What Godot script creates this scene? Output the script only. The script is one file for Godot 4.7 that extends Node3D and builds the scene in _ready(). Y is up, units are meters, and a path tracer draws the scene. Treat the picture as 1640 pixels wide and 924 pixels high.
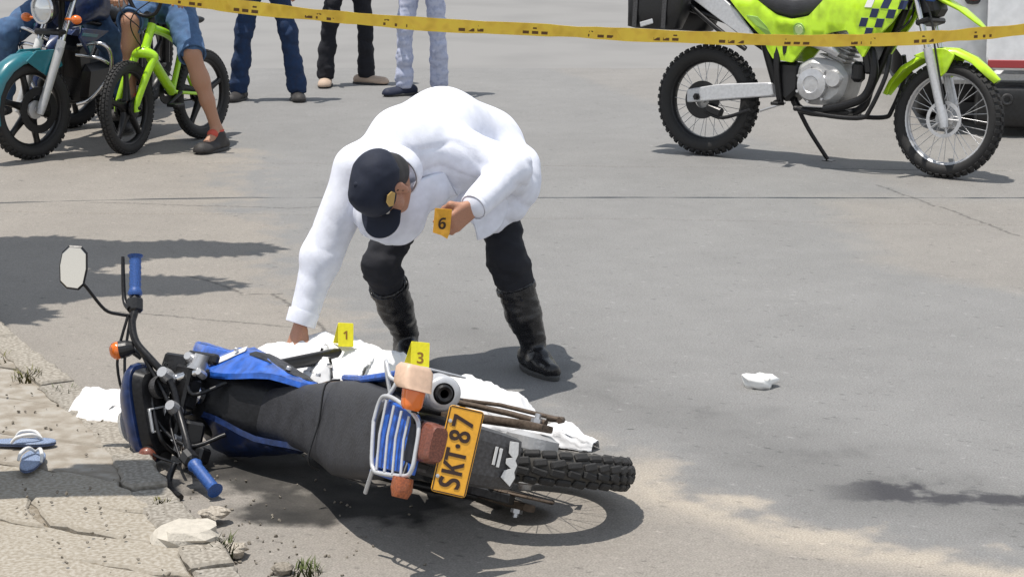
extends Node3D
# A street scene: a fallen trail motorcycle, an investigator in a white coat, a green patrol motorcycle and onlookers.

const SUN_RAY := Vector3(0.2, -1.0, -0.03)

var M := {}
var tex := {}
var used_names := {}
var rng := RandomNumberGenerator.new()

# ------------------------------------------------------------------ shapes
class Geo:
	var V := PackedVector3Array()
	var N := PackedVector3Array()
	var T := PackedInt32Array()
	var U := PackedVector2Array()

	# smooth: shared vertices get averaged normals; otherwise each face its own
	func add(v: PackedVector3Array, t: PackedInt32Array, smooth := true, closed := true) -> void:
		if closed:
			var vol := 0.0
			for i in range(0, t.size(), 3):
				vol += v[t[i]].dot(v[t[i + 1]].cross(v[t[i + 2]]))
			if vol < 0.0:
				for i in range(0, t.size(), 3):
					var q := t[i + 1]
					t[i + 1] = t[i + 2]
					t[i + 2] = q
		var base := V.size()
		if smooth:
			var n := PackedVector3Array()
			n.resize(v.size())
			for i in range(0, t.size(), 3):
				var a := v[t[i]]
				var c := (v[t[i + 1]] - a).cross(v[t[i + 2]] - a)
				n[t[i]] += c
				n[t[i + 1]] += c
				n[t[i + 2]] += c
			for i in n.size():
				n[i] = n[i].normalized() if n[i].length_squared() > 1e-20 else Vector3.UP
			V.append_array(v)
			N.append_array(n)
			for i in range(0, t.size(), 3):
				T.append(base + t[i])
				T.append(base + t[i + 2])
				T.append(base + t[i + 1])
		else:
			for i in range(0, t.size(), 3):
				var a := v[t[i]]
				var b := v[t[i + 1]]
				var d := v[t[i + 2]]
				var c := (b - a).cross(d - a)
				if c.length_squared() < 1e-18:
					continue
				c = c.normalized()
				V.append(a); V.append(d); V.append(b)
				N.append(c); N.append(c); N.append(c)
				var k := V.size() - 3
				T.append(k); T.append(k + 1); T.append(k + 2)

	func merge(g: Geo, xf := Transform3D()) -> void:
		var base := V.size()
		for i in g.V.size():
			V.append(xf * g.V[i])
			N.append((xf.basis * g.N[i]).normalized())
		for i in g.T:
			T.append(base + i)

	# rings: arrays of the same number of points; closed rings; ends capped flat or not
	func loft(rings: Array, cap := true, smooth := true, close_ring := true) -> void:
		var v := PackedVector3Array()
		var t := PackedInt32Array()
		var n: int = rings[0].size()
		for r in rings:
			v.append_array(r)
		var m := n if close_ring else n - 1
		for i in rings.size() - 1:
			for j in m:
				var a := i * n + j
				var b := i * n + (j + 1) % n
				t.append_array([a, b, a + n, b, b + n, a + n])
		if cap:
			for e in [0, rings.size() - 1]:
				var c := Vector3.ZERO
				var k := v.size()
				if smooth:
					for p in rings[e]:
						v.append(p)
				else:
					k = e * n
				for p in rings[e]:
					c += p
				v.append(c / n)
				var ci := v.size() - 1
				for j in n:
					if e == 0:
						t.append_array([k + (j + 1) % n, k + j, ci])
					else:
						t.append_array([k + j, k + (j + 1) % n, ci])
		add(v, t, smooth, cap)

	func tube(pts: Array, r, seg := 8, cap := true) -> void:
		var rings := []
		var up := Vector3.UP
		for i in pts.size():
			var d: Vector3
			if i == 0:
				d = pts[1] - pts[0]
			elif i == pts.size() - 1:
				d = pts[i] - pts[i - 1]
			else:
				d = (pts[i] - pts[i - 1]).normalized() + (pts[i + 1] - pts[i]).normalized()
			d = d.normalized()
			if i == 0:
				up = Vector3.UP if absf(d.y) < 0.9 else Vector3.RIGHT
			var s := d.cross(up).normalized()
			up = s.cross(d).normalized()
			var rad: float = r[i] if r is Array else r
			var ring := PackedVector3Array()
			for j in seg:
				var a := TAU * j / seg
				ring.append(pts[i] + (s * cos(a) + up * sin(a)) * rad)
			rings.append(ring)
		loft(rings, cap)

	# a smooth curve through the points, as a tube
	func hose(pts: Array, r, seg := 8, sub := 5) -> void:
		var out := []
		var rr := []
		for i in pts.size() - 1:
			var p0: Vector3 = pts[maxi(i - 1, 0)]
			var p1: Vector3 = pts[i]
			var p2: Vector3 = pts[i + 1]
			var p3: Vector3 = pts[mini(i + 2, pts.size() - 1)]
			for k in sub:
				var u := float(k) / sub
				out.append(p1.cubic_interpolate(p2, p0, p3, u))
				rr.append(lerpf(r[i], r[i + 1], u) if r is Array else r)
		out.append(pts[-1])
		rr.append(r[-1] if r is Array else r)
		tube(out, rr, seg)

	func box(c: Vector3, s: Vector3, b := Basis(), bev := 0.004) -> void:
		var h := s / 2.0
		bev = minf(bev, minf(h.x, minf(h.y, h.z)) * 0.6)
		var v := PackedVector3Array()
		# 24 points: each corner three times, pulled in by the bevel
		for ix in [-1, 1]:
			for iy in [-1, 1]:
				for iz in [-1, 1]:
					var sg := Vector3(ix, iy, iz)
					v.append(c + b * (sg * (h - Vector3(0, bev, bev))))
					v.append(c + b * (sg * (h - Vector3(bev, 0, bev))))
					v.append(c + b * (sg * (h - Vector3(bev, bev, 0))))
		var t := PackedInt32Array()
		var id := func(ix, iy, iz, k): return ((ix * 2 + iy) * 2 + iz) * 3 + k
		var tri := func(i, j, k):
			var nn := (v[j] - v[i]).cross(v[k] - v[i])
			if nn.dot(v[i] + v[j] + v[k] - c * 3.0) < 0.0:
				t.append_array([i, k, j])
			else:
				t.append_array([i, j, k])
		var quad := func(i, j, k, l):
			tri.call(i, j, k)
			tri.call(i, k, l)
		for e in 2:
			quad.call(id.call(e, 0, 0, 0), id.call(e, 0, 1, 0), id.call(e, 1, 1, 0), id.call(e, 1, 0, 0))
			quad.call(id.call(0, e, 0, 1), id.call(0, e, 1, 1), id.call(1, e, 1, 1), id.call(1, e, 0, 1))
			quad.call(id.call(0, 0, e, 2), id.call(0, 1, e, 2), id.call(1, 1, e, 2), id.call(1, 0, e, 2))
		for p in 2:
			for q in 2:
				quad.call(id.call(0, p, q, 1), id.call(1, p, q, 1), id.call(1, p, q, 2), id.call(0, p, q, 2))
				quad.call(id.call(p, 0, q, 0), id.call(p, 1, q, 0), id.call(p, 1, q, 2), id.call(p, 0, q, 2))
				quad.call(id.call(p, q, 0, 0), id.call(p, q, 1, 0), id.call(p, q, 1, 1), id.call(p, q, 0, 1))
		for ix in 2:
			for iy in 2:
				for iz in 2:
					tri.call(id.call(ix, iy, iz, 0), id.call(ix, iy, iz, 1), id.call(ix, iy, iz, 2))
		add(v, t, false, false)

	# profile of (radius, height) turned round the y axis of xf
	func lathe(prof: Array, seg: int, xf := Transform3D(), smooth := true, closed_profile := false) -> void:
		var v := PackedVector3Array()
		var t := PackedInt32Array()
		var n := prof.size()
		for i in seg:
			var a := TAU * i / seg
			for p in prof:
				v.append(xf * Vector3(cos(a) * p.x, p.y, sin(a) * p.x))
		var m := n if closed_profile else n - 1
		for i in seg:
			for j in m:
				var a := i * n + j
				var b := i * n + (j + 1) % n
				var c := ((i + 1) % seg) * n + j
				var d := ((i + 1) % seg) * n + (j + 1) % n
				t.append_array([a, b, c, b, d, c])
		add(v, t, smooth, true)

	# flat polygon in the xy plane of xf, given a thickness along z, edges chamfered
	func slab(poly: Array, th: float, xf := Transform3D(), bev := 0.003, warp = null) -> void:
		var pv := PackedVector2Array()
		for p in poly:
			pv.append(p)
		var ids := Geometry2D.triangulate_polygon(pv)
		if ids.is_empty():
			return
		var n := pv.size()
		var area := 0.0
		for i in n:
			area += pv[i].cross(pv[(i + 1) % n])
		var sg := 1.0 if area > 0 else -1.0
		var inn := PackedVector2Array()
		for i in n:
			var e1 := (pv[i] - pv[(i + n - 1) % n]).normalized()
			var e2 := (pv[(i + 1) % n] - pv[i]).normalized()
			var n1 := Vector2(-e1.y, e1.x) * sg
			var n2 := Vector2(-e2.y, e2.x) * sg
			var bis := (n1 + n2)
			bis = bis.normalized() / maxf(0.5, bis.length() / 2.0) if bis.length() > 0.01 else n1
			inn.append(pv[i] + bis * bev)
		var h := th / 2.0
		var v := PackedVector3Array()
		for q in [[inn, -h], [pv, -h + bev], [pv, h - bev], [inn, h]]:
			for p in q[0]:
				var w := Vector3(p.x, p.y, q[1])
				if warp != null:
					w = warp.call(w)
				v.append(xf * w)
		var t := PackedInt32Array()
		for k in 3:
			for i in n:
				var a := k * n + i
				var b := k * n + (i + 1) % n
				t.append_array([a, b, a + n, b, b + n, a + n])
		for i in range(0, ids.size(), 3):
			t.append_array([3 * n + ids[i], 3 * n + ids[i + 1], 3 * n + ids[i + 2]])
			t.append_array([ids[i], ids[i + 2], ids[i + 1]])
		# sides run the right way when the polygon is counter-clockwise; caps likewise
		if sg < 0:
			for i in range(0, 18 * n, 3):
				var q := t[i + 1]
				t[i + 1] = t[i + 2]
				t[i + 2] = q
			for i in range(18 * n, t.size(), 3):
				pass
		var cap_ok := true
		if ids.size() >= 3:
			cap_ok = (pv[ids[1]] - pv[ids[0]]).cross(pv[ids[2]] - pv[ids[0]]) > 0
		if not cap_ok:
			for i in range(18 * n, t.size(), 3):
				var q := t[i + 1]
				t[i + 1] = t[i + 2]
				t[i + 2] = q
		add(v, t, false, true)

	# a panel whose outer face follows a curved height z = f(x, y); poly in the xy plane, thickness th towards -side
	func panel(poly: Array, th: float, side: float, f, step := 0.05, edge := 0.012) -> void:
		var pv := PackedVector2Array()
		for p in poly:
			pv.append(p)
		var lo := Vector2.INF
		var hi := -Vector2.INF
		for p in pv:
			lo = lo.min(p)
			hi = hi.max(p)
		var n := pv.size()
		var depth := func(p: Vector2):
			var m := 1e9
			for i in n:
				var q := Geometry2D.get_closest_point_to_segment(p, pv[i], pv[(i + 1) % n])
				m = minf(m, p.distance_to(q))
			return m
		var zf := func(p: Vector2):
			var d: float = (depth as Callable).call(p)
			return f.call(p.x, p.y) - edge * pow(1.0 - clampf(d / (edge * 2.2), 0.0, 1.0), 2.0)
		var cells := []
		var ny := int((hi.y - lo.y) / step) + 1
		var nx := int((hi.x - lo.x) / step) + 1
		for iy in ny:
			for ix in nx:
				var a := lo + Vector2(ix, iy) * step
				var box := PackedVector2Array([a, a + Vector2(step, 0), a + Vector2(step, step), a + Vector2(0, step)])
				for c in Geometry2D.intersect_polygons(pv, box):
					cells.append(c)
		for s in [1.0, -1.0]:
			for c in cells:
				var ids := Geometry2D.triangulate_polygon(c)
				var base := V.size()
				for p in c:
					var e := 0.006
					var z: float = zf.call(p)
					var zx: float = zf.call(p + Vector2(e, 0)) - zf.call(p - Vector2(e, 0))
					var zy: float = zf.call(p + Vector2(0, e)) - zf.call(p - Vector2(0, e))
					var nn := Vector3(-zx / (2.0 * e), -zy / (2.0 * e), 1.0).normalized()
					nn.z *= side
					V.append(Vector3(p.x, p.y, side * (z - (0.0 if s > 0 else th))))
					N.append(nn * s)
				for i in range(0, ids.size(), 3):
					var p0: Vector3 = V[base + ids[i]]
					var p1: Vector3 = V[base + ids[i + 1]]
					var p2: Vector3 = V[base + ids[i + 2]]
					if (p1 - p0).cross(p2 - p0).dot(N[base + ids[i]]) > 0.0:
						T.append_array([base + ids[i], base + ids[i + 2], base + ids[i + 1]])
					else:
						T.append_array([base + ids[i], base + ids[i + 1], base + ids[i + 2]])
		for i in n:
			var a := pv[i]
			var b := pv[(i + 1) % n]
			var q := [Vector3(a.x, a.y, side * zf.call(a)), Vector3(b.x, b.y, side * zf.call(b)), Vector3(b.x, b.y, side * (zf.call(b) - th)), Vector3(a.x, a.y, side * (zf.call(a) - th))]
			var nn: Vector3 = (q[1] - q[0]).cross(q[2] - q[0]).normalized()
			var base := V.size()
			for p in q:
				V.append(p)
				N.append(nn)
			T.append_array([base, base + 2, base + 1, base, base + 3, base + 2])

	func ball(c: Vector3, r: Vector3, b := Basis(), seg := 14) -> void:
		var v := PackedVector3Array()
		var t := PackedInt32Array()
		var rows := seg / 2 + 1
		for i in rows + 1:
			var th := PI * i / rows
			for j in seg:
				var ph := TAU * j / seg
				v.append(c + b * (Vector3(sin(th) * cos(ph), cos(th), sin(th) * sin(ph)) * r))
		for i in rows:
			for j in seg:
				var a := i * seg + j
				var d := i * seg + (j + 1) % seg
				t.append_array([a, d, a + seg, d, d + seg, a + seg])
		add(v, t, true, true)

	func mesh() -> ArrayMesh:
		var arr := []
		arr.resize(Mesh.ARRAY_MAX)
		arr[Mesh.ARRAY_VERTEX] = V
		arr[Mesh.ARRAY_NORMAL] = N
		arr[Mesh.ARRAY_INDEX] = T
		if U.size() == V.size():
			arr[Mesh.ARRAY_TEX_UV] = U
		var m := ArrayMesh.new()
		m.add_surface_from_arrays(Mesh.PRIMITIVE_TRIANGLES, arr)
		return m


# rounded cross-section: superellipse in the plane of r and u
func sec(c: Vector3, r: Vector3, u: Vector3, w: float, h: float, n := 16, p := 2.6) -> PackedVector3Array:
	var out := PackedVector3Array()
	for i in n:
		var a := TAU * i / n
		var x := signf(cos(a)) * pow(absf(cos(a)), 2.0 / p)
		var y := signf(sin(a)) * pow(absf(sin(a)), 2.0 / p)
		out.append(c + r * x * w + u * y * h)
	return out


# ------------------------------------------------------------------ blended bodies (surface nets over a field of tapered capsules)
class Field:
	var bones := []      # [a, b, ra, rb, squash_axis, squash, k]
	var cuts := []       # [point, normal]: keep the side the normal points away from
	var cell := 0.012
	var k := 90.0
	var wrinkle := 0.0
	var wrinkle_noise: FastNoiseLite
	var wrinkle_scale := Vector3.ONE
	var creases := []    # [point, reach, direction, waves per metre, depth]: sharp folds that fade away from the point

	func bone(a: Vector3, b: Vector3, ra: float, rb: float, ax := Vector3.ZERO, sq := 1.0) -> void:
		bones.append([a, b, ra, rb, ax.normalized() if ax != Vector3.ZERO else ax, sq])

	func build() -> Geo:
		var lo := Vector3.INF
		var hi := -Vector3.INF
		for b in bones:
			var r: float = maxf(b[2], b[3]) * maxf(1.0, b[5]) + 4.0 * cell + 0.02
			for p in [b[0], b[1]]:
				lo = lo.min(p - Vector3.ONE * r)
				hi = hi.max(p + Vector3.ONE * r)
		var nx := int((hi.x - lo.x) / cell) + 2
		var ny := int((hi.y - lo.y) / cell) + 2
		var nz := int((hi.z - lo.z) / cell) + 2
		var S := PackedFloat32Array()
		S.resize(nx * ny * nz)
		var reach := 4.5 / k + 2.0 * cell
		for b in bones:
			var a: Vector3 = b[0]
			var d: Vector3 = b[1] - a
			var ra: float = b[2]
			var dr: float = b[3] - ra
			var ax: Vector3 = b[4]
			var sq: float = b[5]
			var g := 1.0 / sq - 1.0
			var dl := maxf(d.length_squared(), 1e-9)
			var flat := ax != Vector3.ZERO
			var dd := d
			if flat:
				dd = d + ax * (ax.dot(d) * g)
				dl = maxf(dd.length_squared(), 1e-9)
			var rr := maxf(ra, b[3]) * maxf(1.0, sq) + reach
			var l: Vector3 = (a.min(b[1]) - Vector3.ONE * rr - lo) / cell
			var h: Vector3 = (a.max(b[1]) + Vector3.ONE * rr - lo) / cell
			for iz in range(maxi(0, int(l.z)), mini(nz, int(h.z) + 2)):
				for iy in range(maxi(0, int(l.y)), mini(ny, int(h.y) + 2)):
					var row := (iz * ny + iy) * nx
					var p0 := lo + Vector3(0, iy, iz) * cell - a
					for ix in range(maxi(0, int(l.x)), mini(nx, int(h.x) + 2)):
						var p := p0
						p.x += ix * cell
						if flat:
							p += ax * (ax.dot(p) * g)
						var t := clampf(p.dot(dd) / dl, 0.0, 1.0)
						var dist := (p - dd * t).length() - (ra + dr * t)
						if dist < reach:
							S[row + ix] += exp(-k * dist)
		var F := PackedFloat32Array()
		F.resize(S.size())
		for i in S.size():
			var s := S[i]
			F[i] = reach if s < 1e-6 else -log(s) / k
		if wrinkle > 0.0 or cuts.size():
			for iz in nz:
				for iy in ny:
					var row := (iz * ny + iy) * nx
					for ix in nx:
						var f := F[row + ix]
						if f < 0.04 and f > -0.05 or (cuts.size() and f < 0.04):
							var p := lo + Vector3(ix, iy, iz) * cell
							if wrinkle > 0.0:
								f += wrinkle * wrinkle_noise.get_noise_3dv(p * wrinkle_scale)
							for c in creases:
								var far: float = (p - c[0]).length() / c[1]
								if far < 1.0:
									var ph: float = p.dot(c[2]) * c[3] + 1.6 * wrinkle_noise.get_noise_3dv(p * 4.0)
									f += c[4] * (1.0 - far) * pow(1.0 - absf(sin(ph)), 2.5)
							for c in cuts:
								f = maxf(f, (p - c[0]).dot(c[1]))
							F[row + ix] = f
		var V := PackedVector3Array()
		var T := PackedInt32Array()
		var id := PackedInt32Array()
		id.resize(F.size())
		id.fill(-1)
		var sy := nx
		var sz := nx * ny
		for iz in nz - 1:
			for iy in ny - 1:
				var row := iz * sz + iy * sy
				for ix in nx - 1:
					var o := row + ix
					var f0 := F[o]
					if f0 > 3.0 * cell or f0 < -3.0 * cell:
						continue
					var f := [f0, F[o + 1], F[o + sy], F[o + sy + 1], F[o + sz], F[o + sz + 1], F[o + sz + sy], F[o + sz + sy + 1]]
					var neg := 0
					for q in f:
						if q < 0.0:
							neg += 1
					if neg == 0 or neg == 8:
						continue
					var c := Vector3.ZERO
					var m := 0
					for e in [[0, 1], [2, 3], [4, 5], [6, 7], [0, 2], [1, 3], [4, 6], [5, 7], [0, 4], [1, 5], [2, 6], [3, 7]]:
						var fa: float = f[e[0]]
						var fb: float = f[e[1]]
						if (fa < 0.0) != (fb < 0.0):
							var u := fa / (fa - fb)
							var pa := Vector3(e[0] & 1, (e[0] >> 1) & 1, e[0] >> 2)
							var pb := Vector3(e[1] & 1, (e[1] >> 1) & 1, e[1] >> 2)
							c += pa.lerp(pb, u)
							m += 1
					id[o] = V.size()
					V.append(lo + (Vector3(ix, iy, iz) + c / m) * cell)
		for iz in range(1, nz - 1):
			for iy in range(1, ny - 1):
				var row := iz * sz + iy * sy
				for ix in range(1, nx - 1):
					var o := row + ix
					if id[o] < 0:
						continue
					var f0 := F[o] < 0.0
					if (F[o + 1] < 0.0) != f0:
						quad(T, id[o], id[o - sy], id[o - sy - sz], id[o - sz], f0)
					if (F[o + sy] < 0.0) != f0:
						quad(T, id[o], id[o - sz], id[o - sz - 1], id[o - 1], f0)
					if (F[o + sz] < 0.0) != f0:
						quad(T, id[o], id[o - 1], id[o - 1 - sy], id[o - sy], f0)
		var geo := Geo.new()
		geo.add(V, T, true, true)
		return geo

	func quad(T: PackedInt32Array, a: int, b: int, c: int, d: int, flip: bool) -> void:
		if a < 0 or b < 0 or c < 0 or d < 0:
			return
		if flip:
			T.append_array([a, b, c, a, c, d])
		else:
			T.append_array([a, c, b, a, d, c])


# ------------------------------------------------------------------ naming and tagging
func numbered(n: String) -> String:
	var c: int = used_names.get(n, 0)
	used_names[n] = c + 1
	return n if c == 0 else "%s_%03d" % [n, c]

func tag(o: Node3D, label: String, category: String, group := "") -> void:
	o.set_meta("label", label)
	o.set_meta("category", category)
	if group:
		o.set_meta("group", group)

func thing(called: String, label: String, category: String, at := Vector3.ZERO, group := "") -> Node3D:
	var o := Node3D.new()
	o.name = numbered(called)
	o.position = at
	tag(o, label, category, group)
	add_child(o)
	return o

func structure(called: String) -> Node3D:
	var o := Node3D.new()
	o.name = numbered(called)
	o.set_meta("kind", "structure")
	add_child(o)
	return o

func part(called: String, g: Geo, m: Material, parent: Node3D) -> MeshInstance3D:
	var o := MeshInstance3D.new()
	o.name = called
	o.mesh = g.mesh()
	o.material_override = m
	parent.add_child(o, true)
	return o

func part_mesh(called: String, mesh: Mesh, m: Material, parent: Node3D, xf := Transform3D()) -> MeshInstance3D:
	var o := MeshInstance3D.new()
	o.name = called
	o.mesh = mesh
	o.material_override = m
	o.transform = xf
	parent.add_child(o, true)
	return o

func solo(called: String, g: Geo, m: Material, label: String, category: String, at := Vector3.ZERO, group := "") -> MeshInstance3D:
	var o := MeshInstance3D.new()
	o.name = numbered(called)
	o.mesh = g.mesh()
	o.material_override = m
	o.position = at
	tag(o, label, category, group)
	add_child(o)
	return o

func v3(x: float, y: float, z: float) -> Vector3:
	return Vector3(x, y, z)

# orientation whose y axis is d
func along(d: Vector3, hint := Vector3.FORWARD) -> Basis:
	var y := d.normalized()
	if absf(y.dot(hint.normalized())) > 0.98:
		hint = Vector3.RIGHT
	var x := y.cross(hint).normalized()
	return Basis(x, y, x.cross(y))

# ------------------------------------------------------------------ materials
func noise_tex(key: String, freq: float, octaves: int, lo: Color, hi: Color, kind := FastNoiseLite.TYPE_SIMPLEX_SMOOTH, size := 512, contrast := 1.0) -> NoiseTexture2D:
	if tex.has(key):
		return tex[key]
	var n := FastNoiseLite.new()
	n.seed = key.hash() % 10000
	n.noise_type = kind
	n.frequency = freq
	n.fractal_octaves = octaves
	n.fractal_type = FastNoiseLite.FRACTAL_FBM if octaves > 1 else FastNoiseLite.FRACTAL_NONE
	var t := NoiseTexture2D.new()
	t.width = size
	t.height = size
	t.seamless = true
	t.noise = n
	var ramp := Gradient.new()
	ramp.set_color(0, lo)
	ramp.set_color(1, hi)
	ramp.set_offset(0, 0.5 - 0.5 / contrast)
	ramp.set_offset(1, 0.5 + 0.5 / contrast)
	t.color_ramp = ramp
	tex[key] = t
	return t

func bump_tex(key: String, freq: float, octaves: int, kind := FastNoiseLite.TYPE_SIMPLEX_SMOOTH, strength := 4.0) -> NoiseTexture2D:
	if tex.has(key):
		return tex[key]
	var n := FastNoiseLite.new()
	n.seed = key.hash() % 10000
	n.noise_type = kind
	n.frequency = freq
	n.fractal_octaves = octaves
	var t := NoiseTexture2D.new()
	t.width = 512
	t.height = 512
	t.seamless = true
	t.as_normal_map = true
	t.bump_strength = strength
	t.noise = n
	tex[key] = t
	return t

# c is the real-world (linear) base colour
func mat(key: String, c: Color, rough: float, metal := 0.0, spots: Texture2D = null, scale := 4.0, bump: Texture2D = null, bump_scale := 1.0) -> StandardMaterial3D:
	var m := StandardMaterial3D.new()
	m.resource_name = key
	m.albedo_color = c.linear_to_srgb()
	m.roughness = rough
	m.metallic = metal
	if spots or bump:
		m.uv1_triplanar = true
		m.uv1_scale = Vector3.ONE * scale
	if spots:
		m.albedo_texture = spots
		if spots != tex.get("faint") and metal < 0.6:
			m.roughness_texture = spots
			m.roughness = minf(1.0, rough * 1.15)
	if bump:
		m.normal_enabled = true
		m.normal_texture = bump
		m.normal_scale = bump_scale
	M[key] = m
	return m

func coat(m: StandardMaterial3D, amount := 0.6, rough := 0.1) -> StandardMaterial3D:
	m.clearcoat_enabled = true
	m.clearcoat = amount
	m.clearcoat_roughness = rough
	return m

func make_materials() -> void:
	var grime := noise_tex("grime", 0.012, 4, Color(0.62, 0.6, 0.57), Color(1, 1, 1))
	var dust := noise_tex("dust", 0.03, 4, Color(0.7, 0.68, 0.66), Color(1, 1, 1), FastNoiseLite.TYPE_SIMPLEX_SMOOTH, 512, 1.6)
	var faint := noise_tex("faint", 0.02, 3, Color(0.9, 0.9, 0.9), Color(1, 1, 1))
	var weave := bump_tex("weave", 0.12, 2, FastNoiseLite.TYPE_SIMPLEX_SMOOTH, 2.0)
	var leather := bump_tex("leather", 0.09, 3, FastNoiseLite.TYPE_CELLULAR, 3.0)
	var pit := bump_tex("pit", 0.06, 4, FastNoiseLite.TYPE_SIMPLEX_SMOOTH, 6.0)
	var denim_t := noise_tex("denim", 0.012, 4, Color(0.72, 0.75, 0.8), Color(1.2, 1.16, 1.1), FastNoiseLite.TYPE_SIMPLEX_SMOOTH, 512, 1.3)
	var flake := noise_tex("flake", 0.05, 5, Color(0.66, 0.64, 0.61), Color(1.04, 1.04, 1.04), FastNoiseLite.TYPE_SIMPLEX_SMOOTH, 512, 1.2)
	mat("rubber", Color(0.03, 0.03, 0.031), 0.78, 0.0, dust, 5.0, pit, 0.3)
	mat("rubber_dusty", Color(0.10, 0.095, 0.088), 0.85, 0.0, grime, 6.0, pit, 0.4)
	mat("black_plastic", Color(0.014, 0.0145, 0.017), 0.4, 0.0, dust, 5.0)
	mat("black_metal", Color(0.02, 0.02, 0.022), 0.38, 0.3, dust, 5.0)
	mat("grey_plastic", Color(0.07, 0.07, 0.075), 0.5, 0.0, dust, 5.0)
	mat("seat_vinyl", Color(0.036, 0.037, 0.043), 0.5, 0.0, noise_tex("worn", 0.012, 5, Color(0.86, 0.85, 0.84), Color(1.08, 1.08, 1.07), FastNoiseLite.TYPE_SIMPLEX_SMOOTH, 512, 1.2), 2.0, leather, 0.35)
	mat("chrome", Color(0.75, 0.75, 0.76), 0.18, 1.0, faint, 5.0)
	mat("alloy", Color(0.66, 0.66, 0.67), 0.38, 0.75, faint, 3.0)
	mat("cast_alloy", Color(0.55, 0.55, 0.55), 0.5, 0.45, faint, 3.0, pit, 0.15)
	mat("silver_paint", Color(0.62, 0.63, 0.65), 0.35, 0.3, faint, 4.0)
	mat("rusty", Color(0.16, 0.12, 0.09), 0.7, 0.3, grime, 7.0, pit, 0.4)
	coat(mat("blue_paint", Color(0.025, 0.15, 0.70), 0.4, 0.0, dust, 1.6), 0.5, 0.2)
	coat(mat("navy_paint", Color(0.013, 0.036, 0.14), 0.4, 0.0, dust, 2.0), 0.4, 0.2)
	mat("grip_blue", Color(0.035, 0.12, 0.42), 0.5, 0.0, dust, 12.0)
	coat(mat("neon", Color(0.54, 0.86, 0.012), 0.4, 0.0, noise_tex("smudge", 0.008, 5, Color(0.8, 0.79, 0.76), Color(1.05, 1.05, 1.05), FastNoiseLite.TYPE_SIMPLEX_SMOOTH, 512, 1.6), 1.5), 0.5)
	coat(mat("neon_frame", Color(0.45, 0.82, 0.01), 0.35, 0.0, faint, 3.0), 0.6)
	coat(mat("teal_paint", Color(0.0, 0.15, 0.19), 0.35, 0.0, faint, 3.0), 0.6)
	coat(mat("white_paint", Color(0.91, 0.91, 0.93), 0.35, 0.0, faint, 1.0), 0.6)
	mat("white_decal", Color(0.75, 0.75, 0.74), 0.5, 0.0, faint, 9.0)
	coat(mat("red_stripe", Color(0.35, 0.015, 0.02), 0.4), 0.5)
	mat("navy_decal", Color(0.01, 0.02, 0.07), 0.4)
	mat("emblem_green", Color(0.3, 0.5, 0.1), 0.4)
	mat("emblem_pale", Color(0.6, 0.75, 0.35), 0.4)
	coat(mat("orange_lens", Color(0.75, 0.16, 0.01), 0.25), 0.8)
	mat("pale_lens", Color(0.72, 0.5, 0.36), 0.45, 0.0, faint, 5.0)
	coat(mat("red_lens", Color(0.3, 0.03, 0.02), 0.3, 0.0, dust, 8.0), 0.6)
	coat(mat("amber_lens", Color(0.42, 0.11, 0.03), 0.4, 0.0, dust, 8.0), 0.4)
	coat(mat("faded_lens", Color(0.24, 0.075, 0.045), 0.45, 0.0, dust, 8.0), 0.3)
	mat("lamp_glass", Color(0.75, 0.77, 0.78), 0.12, 0.6)
	mat("mirror_glass", Color(0.66, 0.63, 0.58), 0.08, 1.0)
	mat("plate_yellow", Color(0.86, 0.42, 0.03), 0.4, 0.0, faint, 6.0)
	mat("plate_ink", Color(0.03, 0.012, 0.006), 0.5)
	mat("marker_yellow", Color(0.95, 0.85, 0.02), 0.45, 0.0, faint, 6.0)
	mat("marker_ink", Color(0.28, 0.14, 0.01), 0.5)
	mat("marker_inside", Color(0.3, 0.3, 0.29), 0.6, 0.0, faint, 6.0)
	mat("tape_yellow", Color(0.93, 0.66, 0.07), 0.32, 0.0, noise_tex("tapey", 0.01, 2, Color(0.9, 0.86, 0.8), Color(1.1, 1.1, 1.3)), 2.0)
	mat("tape_ink", Color(0.13, 0.06, 0.015), 0.5)
	mat("white_cloth", Color(0.88, 0.88, 0.885), 0.85, 0.0, faint, 3.0, weave, 0.25)
	mat("coat_cloth", Color(0.84, 0.865, 0.96), 0.85, 0.0, faint, 2.0, weave, 0.2)
	mat("black_cloth", Color(0.009, 0.010, 0.016), 0.85, 0.0, faint, 3.0, weave, 0.3)
	mat("shirt_dark", Color(0.02, 0.02, 0.026), 0.9, 0.0, faint, 3.0, weave, 0.3)
	mat("denim_dark", Color(0.016, 0.04, 0.105), 0.85, 0.0, denim_t, 3.0, weave, 0.4)
	mat("denim_mid", Color(0.07, 0.14, 0.27), 0.85, 0.0, denim_t, 3.0, weave, 0.4)
	mat("denim_pale", Color(0.50, 0.53, 0.66), 0.85, 0.0, noise_tex("pale_denim", 0.014, 3, Color(0.84, 0.86, 0.9), Color(1.1, 1.1, 1.1), FastNoiseLite.TYPE_SIMPLEX_SMOOTH, 512, 1.6), 3.0, weave, 0.4)
	mat("cap_navy", Color(0.009, 0.014, 0.032), 0.8, 0.0, faint, 6.0, weave, 0.5)
	mat("gold", Color(0.5, 0.34, 0.12), 0.45, 0.6)
	mat("boot_leather", Color(0.016, 0.016, 0.019), 0.27, 0.0, dust, 6.0, leather, 0.35)
	mat("shoe_grey", Color(0.045, 0.042, 0.042), 0.7, 0.0, dust, 7.0)
	mat("shoe_tan", Color(0.55, 0.42, 0.32), 0.7, 0.0, faint, 7.0)
	mat("shoe_navy", Color(0.012, 0.018, 0.045), 0.7, 0.0, faint, 7.0)
	mat("sole", Color(0.05, 0.05, 0.05), 0.8)
	mat("sock_red", Color(0.55, 0.09, 0.06), 0.85)
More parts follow.
